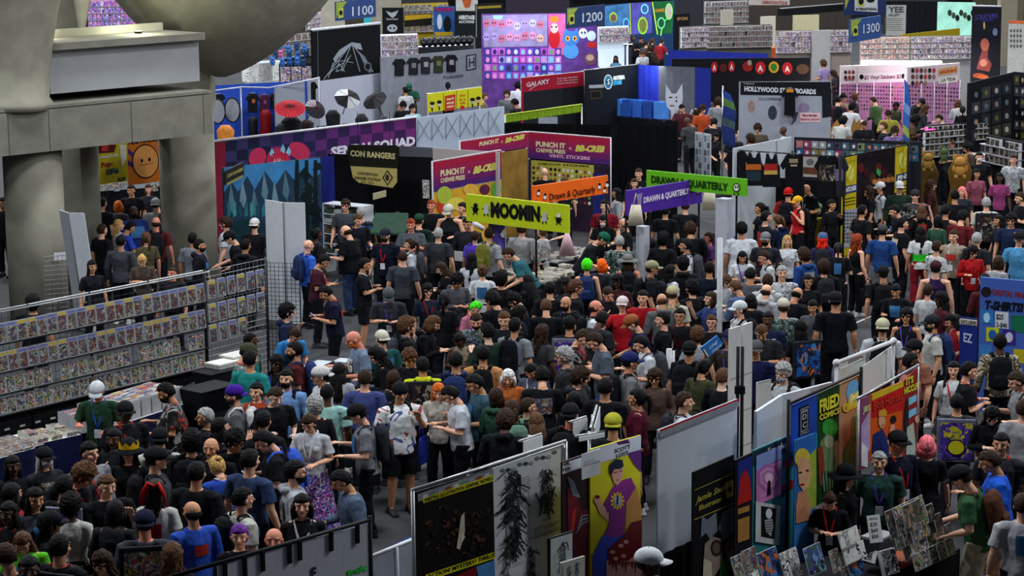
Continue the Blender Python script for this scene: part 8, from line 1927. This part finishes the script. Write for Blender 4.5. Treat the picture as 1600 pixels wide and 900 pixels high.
P(1348,330,60,'man in black between the yellow covered tables','m','t','short','k','tee','15161a')
P(1200,440,20,'person in white jacket below the bearded grey cap man','m','l','short','n','long','a8aab0',pack='c8c8c8')
# --- centre of the crowd
P(510,458,262,'man in navy polo looking at phone by grid panel','m','t','short','k','tee','16182e','pants','14151a',pose='phone',ex='rH')
P(607,462,175,'grey cap person in charcoal tee with purple lanyard','m','l','short','n','tee','2c2e34','pants','1a1b20',hat='cap',hatc='4a5054',ex='pH',pose='phone')
P(637,510,80,'curly brown haired man in black with grey backpack','m','l','afro','b','tee','111216',pack='3a3d44')
P(675,506,95,'bearded long haired man in black hoodie','m','l','bob','b','hood','101114',ex='B',pose='phone')
P(742,482,130,'green haired person in pink tee','f','l','short','G','tee','b06a80',ex='r',pose='phone')
P(747,502,182,'man in navy leafy shirt with purple lanyard','m','l','short','n','tee','@hawaii',ex='Bp',pose='hold')
P(718,532,200,'dark woman with white scarf reading her phone','f','d','bun','k','tank','8a7a68',ex='GH',pose='phone')
P(755,554,5,'black haired man in tan vest with black backpack','m','t','short','k','tee','b08050',pack='14151a')
P(708,564,5,'black haired man in navy tee with checkered back','m','t','short','k','tee','161c34',pack='22305a')
P(466,524,150,'woman in sky blue tee leaning over the table','f','l','ponytail','n','tee','2f7ab8',ex='G',pose='lean')
P(455,548,265,'bearded man in maroon by the woman in sky blue','m','t','short','k','tee','4a1c20',ex='B',pack='22305a')
P(566,530,250,'bald man with bright red beard','m','r','bald','o','tee','6a7a90',ex='B',pose='hold')
P(584,530,330,'white cap man in teal beside the red bearded man','m','l','short','n','tee','1c4a48',hat='cap_back',hatc='c0beb0')
P(590,556,265,'woman with long curly black hair in black top','f','l','curly','k','long','101116',pose='hold')
P(665,572,355,'black haired person in bright yellow hoodie','m','t','short','k','hood','b8c41c',pack=('sheet','dark'))
P(427,568,200,'dark skinned woman in black with yellow print','f','d','curly','k','tee','1a1a1c',ex='p')
P(443,592,195,'bearded man in open denim shirt with lanyard','m','l','short','k','long','@denim',ex='Bp',pack='14151a')
P(402,562,30,'person in teal tee behind the olive cap man','m','t','short','k','tee','1f7a78')
P(386,552,80,'olive cap bearded man in leafy black shirt','m','l','short','k','tee','@hawaii',hat='cap',hatc='3a3e2c',ex='Br',pose='hold')
P(392,532,70,'shaved head man behind the olive cap man','m','d','buzz','k','tee','1f6a6a')
P(500,588,250,'backwards white cap man in white tee','m','t','short','k','tee','b0b4bc',hat='cap_back',hatc='c0c0bc',ex='G')
P(510,614,5,'buzz cut man in pale mint tee from behind','m','d','buzz','k','tee','8ab4b0','pants','14151a')
P(493,634,350,'curly grey haired person in dark jacket','f','l','afro','g','long','17181c')
P(570,592,5,'dark haired man in violet blue shirt from behind','m','l','short','n','tee','3c4478')
P(615,592,20,'brown haired person between violet shirt and yellow hoodie','f','l','bob','n','tee','1a1b20')
P(560,648,265,'black cap man in grey tee with dark backpack','m','l','short','k','tee','6a6c72','pants','101116',hat='cap',pack='23252b',pose='hold')
P(625,614,160,'bandana man in white jersey and black shorts','m','t','short','k','tee','@whiteart','shorts','101116',hat='bandana',hatc='14151a',pose='strap',pack='14151a')
P(685,612,185,'orange haired woman in white tee','f','l','long','o','tee','a8a49c','pants','101116',pose='hold',bag='2a3aa0')
P(712,618,262,'black haired man in white tee with red collar','m','l','short','k','tee','b8bcc6','pants','17181e',ex='G',pose='phone')
P(742,600,250,'glasses man in dark teal leafy shirt','m','t','short','k','tee','2f4a58','pants','101116',ex='G',pose='hold')
P(794,590,185,'platinum blonde woman in orange top','f','l','bob','w','tee','a85a2a',pose='hold')
P(808,640,345,'person with green backpack below blonde woman','f','l','ponytail','n','tee','14151a',pack='5a7a6a')
P(483,662,195,'glasses woman in white tee and floral skirt','f','l','bun','n','tee','b8bcc4','skirt','@floral',ex='Gw',pose='hold')
P(412,658,20,'short dark haired person in black with orange strap','m','t','short','k','tee','15161a',pack='14151a')
P(405,612,200,'person in orange and black left of denim shirt','f','l','short','k','tee','8a3a20',ex='r')
P(415,690,260,'black haired man in denim with blue backpack','m','l','short','k','tee','15161c',pack='2f4fae',pose='phone',ex='H')
P(462,738,80,'bearded glasses man in grey hooded sweater','m','l','short','k','hood','9a9ea8',ex='BG')
P(472,790,175,'black bob woman with fringe in graphic tee','f','l','bob','k','long','15161a',ex='w')
P(535,752,250,'seated black haired person in denim jacket','m','t','short','k','long','4a5a70','pants','5a6a88',pose='sit')
P(427,843,180,'bald sunburnt man behind the black sheet rail','m','r','bald','n','tank','7a1420',h=.96)
P(380,780,60,'short black haired man in white tee, lower left','m','l','short','k','tee','b0b0aa',pack='14151a')
P(375,838,175,'purple haired woman near the black sheet rail','f','l','bun','V','tee','101116')
P(337,730,330,'blonde bun woman in royal blue tee','f','l','bun','y','tee','2a4aa8','pants','101116',pose='phone',ex='wH')
P(270,868,5,'long curly brown haired woman at bottom left','f','l','curly','b','tee','1c1216')
P(253,768,8,'woman with big red hair bow in yellow-white jersey','f','t','bow','n','tee','c0c0bc','pants','5a1420',ex='9')
P(226,818,350,'backwards navy cap man carrying toy printed bag','m','r','short','n','tee','3a3c44',hat='cap_back',hatc='14182c',pack=('sheet','bright'))
P(208,706,185,'person in wide black hat with yellow crown','f','l','long','k','long','15161a',hat='witch',hatc='121318',pose='raise',ex='C')
P(130,744,115,'curly brown haired man in black tee, red lanyard','m','l','afro','b','tee','17181d','pants','3a3c30',ex='r',pose='reach',pack='14151a')
P(140,708,130,'dark haired person in grey hooded top, red lanyard','m','l','short','k','hood','7a7e88',ex='r')
P(103,790,10,'curly dark haired person in white tee','f','d','afro','k','tee','b8b8b2')
P(78,818,80,'black cap woman in black with curly hair','f','t','curly','k','tee','15161a',hat='cap')
P(38,848,178,'long haired glasses woman in lime green hoodie','f','l','long','b','hood','5ab828',ex='G',pose='phone')
P(24,802,200,'dreadlocked woman in black with orange lanyard','f','d','long','k','tee','101116',ex='r')
P(103,856,20,'black haired man in black tee at bottom left','m','t','short','k','tee','111217',ex='r',pack=('sheet','bright'))
P(70,716,140,'long grey haired masked woman in black cap','f','l','long','g','tee','24262c',hat='cap',ex='M')
P(92,760,10,'person in black carrying a purple moon bag, left','m','t','short','k','tee','14151a',pack=('sheet','purple'))
P(28,772,40,'person with long dark hair in red top','f','t','long','k','tee','8a1a20')
P(20,728,150,'woman in black at the far left magazines table','f','d','long','k','tee','15161a')
P(46,890,170,'dark haired person at the bottom left corner','m','d','short','k','tee','15161a')
P(178,686,190,'dark woman with long hair left of black cap man','f','d','long','k','tee','17181c')
P(152,612,182,'white cap seller in dark green tee with badge','m','r','short','n','tee','24402e',hat='cap',hatc='c0c4ca',ex='u',pose='hold')
P(196,644,150,'black cap man in black with red lanyard by boxes','m','d','short','k','tee','14151a',hat='cap',ex='r')
P(260,614,265,'stout man in black tee with green print','h','t','short','k','tee','@blackart',ex='Bru',pose='hold')
P(320,652,265,'grey haired glasses woman in black by storage bin','f','t','short','g','tee','15161a',ex='G')
P(366,618,265,'purple cap man in grey tee with white straps','m','l','short','n','tee','5a5c62',hat='cap_back',hatc='3c1c86',ex='B',pack='c8c8c8')
P(245,718,80,'black cap man in charcoal tee with black backpack','m','l','short','k','tee','3a3c42',hat='cap',pack='14151a')
P(250,686,355,'black cap man in white tee with strap','m','l','short','k','tee','b0b0a8',hat='cap_back',pack='23252b')
P(310,690,10,'person in black with yellow pin dark backpack','m','l','afro','k','tee','15161a',pack='14151a')
P(345,668,60,'long haired woman in black near purple cap man','f','l','long','k','tee','121318',pose='raise')
P(385,720,30,'person holding a yellow pouch left of denim backpack man','m','l','short','k','tee','2a3a5a',bag='c0b028')
P(300,740,20,'dark haired person in black behind the red bow woman','m','t','short','k','tee','14151a')
# --- right of centre, mid ground
P(820,490,95,'curly black haired woman in black facing right','f','d','curly','k','tee','14151a')
P(815,510,30,'black haired man in light grey tee','m','t','short','k','tee','7a7e86',pack='14151a')
P(880,474,215,'bald bearded man in black tee holding his strap','m','t','bald','k','tee','111216',ex='Bp',pose='strap',pack='14151a')
P(886,508,5,'black cap person carrying a purple moon bag, centre','m','t','short','k','tee','14151a',hat='cap',pack=('sheet','purple'))
P(931,480,95,'balding man in white tee with lanyard','m','r','balding','n','tee','b8bcc4',ex='r',pack='14151a')
P(982,476,190,'white cap woman with glasses in red tee','f','l','ponytail','n','tee','a81c26',hat='cap',hatc='c8b8b8',ex='G',pose='raise')
P(998,466,200,'man in red tee behind the white cap woman','m','l','short','k','tee','9a1820')
P(994,506,265,'orange brown cap man in navy tee','m','l','short','n','tee','14183a',hat='cap',hatc='8a5030',pose='reach')
P(910,528,120,'brown haired person in black tee with red print','m','l','short','n','tee','@blackart',pose='phone',ex='H')
P(930,534,262,'tall man in blue grey tee and jeans','m','l','short','n','tee','4a5460','pants','4a64a0',h=1.08,pose='phone')
P(879,558,265,'grey haired glasses man in dark vest and badge','m','l','tousled','g','tee','24262a',ex='Gw',pack='3a3d44')
P(833,580,200,'very long haired woman in slate blue tee','f','t','long','k','tee','4a5064',ex='w',pose='phone')
P(818,636,80,'glasses woman with short hair in black top','f','l','short','n','tee','17181c',ex='G',pack='5a7a6a')
P(880,648,20,'black cap man with red neck strap from behind','m','r','short','k','tee','101116',hat='cap_back',ex='r',pack='14151a')
P(1002,538,262,'dark haired man in white tee with grey backpack','m','l','short','k','tee','b8bcc4','shorts','3a3c44',pack='3a3d44',pose='hold')
P(988,566,80,'navy cap man in grey tee with black backpack','m','t','short','k','tee','6a6c70',hat='cap',hatc='1c2454',ex='r',pack='14151a')
P(978,622,280,'black haired woman in maroon sweater','f','t','ponytail','k','long','4a1424')
P(958,664,5,'yellow-green cap person near the standing cards','m','t','short','k','tee','14151a',hat='cap_back',hatc='98962c')
P(945,606,20,'black haired person beside the maroon sweater woman','m','t','short','k','tee','121318')
P(1047,460,20,'tan cap man in pale tee with large tan backpack','m','l','short','n','tee','a8a89c',hat='cap',hatc='a8a07c',pack='8a7a50')
P(1062,494,195,'glasses man in black tee with red blue lanyard','m','t','short','k','tee','14151a',ex='Gru')
P(1110,467,250,'brown haired woman waving beside the white pole','f','l','bob','n','tee','2a3a6a',pose='raise')
P(1112,504,195,'glasses person in black left of the white pole','f','l','short','b','tee','15161a',ex='G')
P(1155,484,250,'white cap man in white patterned shirt','m','l','short','k','tee','@patch',hat='cap',hatc='c0c4c8',pack='14151a',ex='w')
P(1140,530,200,'dark cap person in brown with purple lanyard','m','t','short','k','tee','2c2622',hat='cap',hatc='1c2040',ex='p',pose='raise')
P(1078,548,30,'black cap person wearing a large black backpack','m','t','short','k','tee','14151a',hat='cap_back',pack='14151a')
P(1090,524,20,'brown curly haired person behind the black cap','f','l','afro','b','tee','8a8c94')
P(1070,628,95,'dark haired man in white at the white backing cloth','m','l','short','n','tee','b0b4bc',pack='23252b')
P(1181,547,200,'navy polo man with grey cap behind slat boards','m','t','short','k','tee','14183a',hat='cap',hatc='4a4c50')
P(1224,480,5,'off white cap person in leafy shirt from behind','m','l','short','n','tee','@hawaii',hat='cap',hatc='b8b4a4')
P(1250,512,335,'dark haired woman carrying a fiery printed bag','f','t','long','k','tee','121318',pack=('sheet','blue'))
P(1305,470,2,'tall black cap man in black tee from behind','m','t','short','k','tee','0f1118','pants','0d0e12',hat='cap_back',h=1.06)
P(1223,583,215,'grey haired glasses man in white shirt, dark vest','m','l','tousled','g','tee','9a9ca0',ex='GBW',pack='14151a')
P(1379,512,10,'cream cap person in white and blue jersey','m','t','short','k','tee','b4b8c0',hat='cap_back',hatc='b0ac90',pack='14151a')
P(1416,494,200,'smiling woman with long curly black hair, black vest','f','t','curly','k','tank','121318',ex='p')
P(1456,506,265,'black cap bearded man in white tee, navy pack','m','t','short','k','tee','b4b4ae',hat='cap',hatc='22242a',ex='B',pack='22305a',bag='e05a18')
P(1487,502,262,'dark haired woman in red sleeveless top','f','t','long','k','tank','8a1c28',pose='reach')
P(1428,546,240,'black cap person behind the white tarps','m','l','short','k','tee','8a5a48',hat='cap')
P(1424,566,95,'black haired man looking right above orange banner','m','d','short','k','tee','a0605a')
P(1490,578,195,'dark haired woman in white tee with red lanyard','f','l','long','k','tee','b8bcc0',ex='r',pack='14151a')
P(1514,580,95,'dark haired man in black tee with red lanyard','m','l','short','k','tee','101116',ex='r',pose='fold')
P(1562,535,5,'black haired man in branch camouflage shirt','m','d','short','k','long','@camo',pack='14151a')
P(1590,596,262,'young man in grey tee with dark backpack, right edge','m','l','short','n','tee','7a7c80',pack='23252b',pose='hold')
P(1495,630,10,'child in black carrying a purple moon bag, right','m','t','short','k','tee','2a2c32',pack=('sheet','purple'),h=.92)
P(1450,455,30,'person with white and green bag in the aisle','f','l','short','n','tee','b0b4b8')
P(1400,455,200,'stroller pushing person in black near the aisle','f','t','bun','k','tee','14151a',pose='hold')
P(1470,468,260,'person in maroon pattern left of red sleeveless woman','f','d','curly','k','tee','4a1c24')
# --- bottom right stall
P(1278,784,190,'seller in black tee looking down behind propped comics','f','l','bun','n','tee','101116',pose='phone',ex='r',h=.9)
P(1357,745,110,'seller in wide black hat and black dress','f','l','long','k','long','101116',hat='witch',hatc='101116',h=.95)
P(1404,722,185,'grey haired man in dark green tee behind rack','m','l','short','g','tee','24403a',ex='p',h=.95)
P(1395,692,150,'black cap man in dark jacket, red lanyard','m','t','short','k','long','14182a',hat='cap',ex='r')
P(1448,696,5,'pink haired person in black dress','f','l','bob','p','dress','101116',h=.93)
P(1505,748,292,'black cap buyer in green polo with brown backpack','m','l','short','n','tee','2c5034','shorts','a89c84',hat='cap',pose='reach',pack='4a2c1e')
P(1548,722,275,'man in bright blue tee and pale shorts','m','t','short','n','tee','1f52c0','shorts','8a8c90',pose='hold')
P(1564,694,200,'dark haired man behind the bright blue tee man','m','t','short','k','tee','24262c',ex='r')
P(1590,640,20,'person in grey walking at the right edge','m','l','short','n','tee','8a8c92','pants','14151a',pose='walk')
P(1598,790,5,'person in pale shirt at the lower right edge','m','l','short','n','tee','a0a2a8')
P(1015,880,100,'man in white flat cap at the bottom edge','m','d','buzz','k','tee','101116',hat='cap',hatc='c8ccd4')
# --- far crowd
rnd = random.Random(21)
FC = [  # (x, y, colour word, colour, place)
 (640,136,'green capped','1c4a3a','by the grey sheet stall'),(633,142,'pale shirted','a8acb0','by the grey sheet stall'),(726,122,'red shirted','8a4a58','by the H lettering'),(737,116,'red capped','1c1d22','by the H lettering'),(700,134,'dark clad','1c1d22','before the grey sheet'),(662,128,'black clad','14151a','before the grey sheet'),(770,118,'red vested','8a2a2c','at the cartoon wall'),(795,130,'pale clad','a8a0a0','at the cartoon wall'),(792,148,'grey clad','5a5c62','left of the GALAXY wall'),(809,135,'white shirted','b0b4bc','left of the GALAXY wall'),(805,162,'dark clad','22242a','left of the GALAXY wall'),(645,170,'glasses wearing','8ab0b8','behind the pop-up wall'),(630,166,'black clad','14151a','behind the pop-up wall'),(780,176,'brown clad','4a3a30','by the yellow low banner'),(757,152,'tan clad','6a5a4a','by the yellow low banner'),
 (978,150,'black clad','14151a','behind the acrylic cases, left'),(988,143,'bearded black clad','14151a','behind the acrylic cases, middle'),(1008,146,'dark haired','1c1a20','behind the acrylic cases, right'),
 (936,70,'navy clad','2a2a60','below the 1200 sign'),(944,73,'white shirted','b8bcc4','below the 1200 sign'),(962,92,'blue shirted','4a6a8a','near the bright display lamp'),(1000,62,'black clad','16171c','below the glowing pictures'),(1010,68,'grey clad','3a3c44','below the glowing pictures'),(1020,64,'dark clad','22242a','below the glowing pictures'),(1034,66,'bright red clad','8a1c28','right of the glowing pictures'),(1028,58,'brown clad','3a302c','below the glowing pictures'),(990,60,'charcoal clad','24262c','below the glowing pictures'),(1006,84,'white backpack','b0b4bc','in front of the glowing pictures'),(1022,86,'black clad','14151a','near the blue and grey drapes'),(1015,76,'olive clad','3a3a28','in front of the glowing pictures'),
 (1080,152,'dark capped','1c2a2a','by the white fox cutout'),(1092,150,'orange clad','c04a1c','right of the fox cutout'),(1067,170,'maroon clad','4a2028','right of the fox cutout'),(1084,176,'white capped','22242a','right of the fox cutout'),(1104,152,'brown clad','4a3a30','right of the fox cutout'),(1098,172,'orange vested','a84420','below the dark blue drape'),(1074,190,'bald','3a3c40','at the narrow print rack'),(1116,192,'black clad','14151a','beside the print racks'),(1122,160,'grey shirted','7a7c82','left of the tall lime flag'),(1118,214,'dark haired','1c1d22','below the print racks'),
 (1160,196,'white jacketed','a8aab0','below the storyboards wall'),(1184,202,'brown clad','4a4038','below the storyboards wall'),(1198,190,'grey clad','5a5c62','below the storyboards wall'),(1212,198,'bald navy clad','1c2050','below the storyboards wall'),(1224,204,'bald white shirted','b0b4bc','below the storyboards wall'),(1148,212,'dark clad','1c1d22','below the storyboards wall'),(1172,218,'green clad','2a4a3a','behind the tee stall'),(1264,196,'black haired','17181c','behind the cardboard roofline'),(1280,180,'grey clad','4a4c52','at the storyboards wall end'),
 (1302,115,'dark haired','2a242c','left of the pink sticker stall'),(1308,158,'maroon clad','4a2434','at the pink sticker stall'),(1318,154,'tan clad','6a5a4a','at the pink sticker stall'),(1332,168,'white teed','b8bcc4','at the pink sticker stall'),(1336,152,'dark haired','22242a','at the pink sticker stall'),(1365,158,'green sweatered','3c5030','at the pink sticker stall'),(1357,152,'black haired','14151a','at the pink sticker stall'),(1400,166,'long haired','3a3c2c','left of the narrow blue flag'),(1388,180,'yellow patterned','8a8430','left of the narrow blue flag'),(1440,160,'dark capped','16171c','right of the narrow blue flag'),(1446,170,'grey clad','2a2c32','right of the narrow blue flag'),(1463,150,'orange clad','b87a4a','at the right sticker wall'),(1480,140,'tall black clad','14151a','at the right sticker wall'),(1497,162,'pale clad','a8aab0','below the portrait banner'),(1504,172,'black haired','14151a','below the portrait banner'),(1430,188,'brown clad','4a3428','before the dark figure case'),(1468,186,'purple clad','2a2440','before the dark figure case'),(1350,196,'dark clad','16171c','behind the cardboard crown'),(1318,190,'pale shirted','b0b0ac','behind the cardboard peak'),(1380,198,'black clad','121318','right of the cardboard crown'),(1398,206,'violet clad','6a5a8a','right of the cardboard crown'),(1412,226,'dark haired','1c1d22','above the PINS strip'),(1436,232,'navy clad','1c2440','right of the PINS strip'),(1486,226,'grey clad','3a3c44','near the large plushes'),(1512,232,'brown clad','3a2e28','near the large plushes'),
 (1256,77,'black capped','14151a','at the far orange boxes'),(1243,75,'dark haired','1c1d22','at the far orange boxes'),(1286,100,'lilac clad','8a7aa8','left of the sticker header'),(1362,93,'dark haired seller','24262c','inside the sticker stall, left'),(1375,92,'brown haired seller','4a3a38','inside the sticker stall, right'),(1585,90,'black clad','14151a','below the pale gridded board'),(1595,84,'white shirted','a8aab0','below the pale gridded board'),
 (480,80,'dark clad','1c1d22','by the pale shelf tower'),(497,34,'black clad','14151a','under the 1100 sign'),(606,74,'grey clad','3a3c44','at the white glass shelves'),(884,96,'dark clad','1c1a24','at the violet shelves'),(850,98,'pink clad','8a4a7a','at the violet shelves'),(1150,62,'dark haired','24262c','by the far figure shelves'),(1196,60,'red clad','6a2a2c','by the far figure shelves'),(1178,66,'green clad','2a4030','by the far figure shelves'),
]
for i,(x,y,wd,c,pl) in enumerate(FC):
  sx = rnd.choice('mmf'); hr = 'bald' if wd.startswith('bald') else rnd.choice(['short','short','tousled','afro']) if sx == 'm' else rnd.choice(['long','bob','ponytail','curly'])
  hat = 'cap' if 'cap' in wd.split()[0] or 'capped' in wd else None
  hc_ = {'green capped': '1c5a44','red capped': '9a1c20','white capped': 'b8bcc0'}.get(wd)
  P(x,y,rnd.choice([0,10,40,90,150,180,200,270,320]),'%s person %s'%(wd,pl),sx,rnd.choice('lltptd'),hr,rnd.choice('kknnb'),rnd.choice(['tee','tee','long']),c,'pants','16181e',pose=rnd.choice(['relax','phone','hold','carry','reach']),hat=hat,hatc=hc_,pack='14151a' if rnd.random()<.2 else None,ex='G' if 'glasses' in wd else ('B' if 'bearded' in wd else ''),far=True)
# --- people filling the gaps of the crowd, each placed by hand
GAP = [(455,488,'navy','1c2440'),(690,420,'black','131419'),(715,440,'grey','4a4c52'),(770,470,'black','111217'),(785,500,'black','15161a'),(762,520,'dark green','1c2c24'),(800,470,'navy','161c34'),(850,480,'black','14151a'),(840,520,'grey','3a3c42'),(900,450,'black','121318'),(950,460,'black','14151a'),(965,440,'maroon','3a1820'),(940,500,'charcoal','22242a'),(1030,500,'black','121318'),(1035,470,'grey','5a5c60'),(1080,450,'black','15161a'),(1135,440,'white','a8acb4'),(1150,450,'denim','4a5a7a'),(1180,470,'black','14151a'),(1200,500,'navy','18203a'),(1190,520,'charcoal','24262c'),(1245,460,'black','121318'),(1270,480,'grey','4a4c52'),(850,590,'black','121318'),(905,590,'charcoal','24262c'),(770,620,'green','2a4a3a'),(790,660,'black','14151a'),(850,660,'grey','3a3c44'),(915,625,'black','15161a'),(1020,590,'brown','4a3a34'),(1100,575,'olive','3a3c28'),(1130,590,'black','121318'),(640,560,'black','121318'),(530,580,'pale','9a9ca4'),(360,690,'black','121318'),(330,700,'black','101116'),(160,760,'black','14151a'),(180,800,'charcoal','22242a'),(300,800,'blue','2a4aa8'),(60,780,'grey','3a3c44'),(10,870,'black','14151a'),(150,880,'black','15161a'),(430,620,'black','121318'),(1330,300,'black','14151a'),(1300,320,'black','121318'),(1500,340,'red','5a1c20'),(1470,345,'green','2a4a3a'),(1440,330,'black','121318'),(1560,410,'pale','8a8c90'),(1570,450,'black','121318'),(1580,345,'navy','1c2440'),(1170,430,'grey','4a4c52'),(1210,345,'navy','18203a'),(1085,360,'black','121318'),(1000,350,'black','14151a'),(900,330,'black','121318'),(1540,440,'dark red','4a1c20'),(1585,500,'black','14151a'),(730,350,'charcoal','22242a'),(560,345,'black','121318'),(1560,650,'black','121318'),(1310,390,'black','121318'),(1255,400,'blue','1f3f78'),(1190,455,'pale','9a9ca4')]
for i,(x,y,wd,c) in enumerate(GAP):
  sx = rnd.choice('mmf'); near = min(((q['x']-x)**2+(q['y']-y)**2,q['label']) for q in PEOPLE[:230] if len(q['label'].split()) <= 10 and 'beside' not in q['label'] and q.get('u') is None)
  nb = min((q for q in PEOPLE[:230] if q.get('u') is None),key=lambda q: (q['x']-x)**2+(q['y']-y)**2); nb['u'] = 1
  dx,dy = x-nb['x'],y-nb['y']; rel = ('left of' if dx<0 else 'right of') if abs(dx)>abs(dy) else ('behind' if dy<0 else 'in front of')
  words_ = nb['label'].split()
  hr = rnd.choice(['short','short','tousled','afro','balding']) if sx == 'm' else rnd.choice(['long','bob','ponytail','curly'])
  P(x,y,rnd.choice([0,10,40,90,150,190,200,270,320,350]),'person in %s %s the %s'%(wd,rel,' '.join(words_[:7]).replace(' with a',' with')),sx,rnd.choice('lltptd'),hr,rnd.choice('kkknnb'),rnd.choice(['tee','tee','long','hood']),c,'pants','16181e',pose=rnd.choice(['relax','phone','hold','carry','strap']))
make_people()
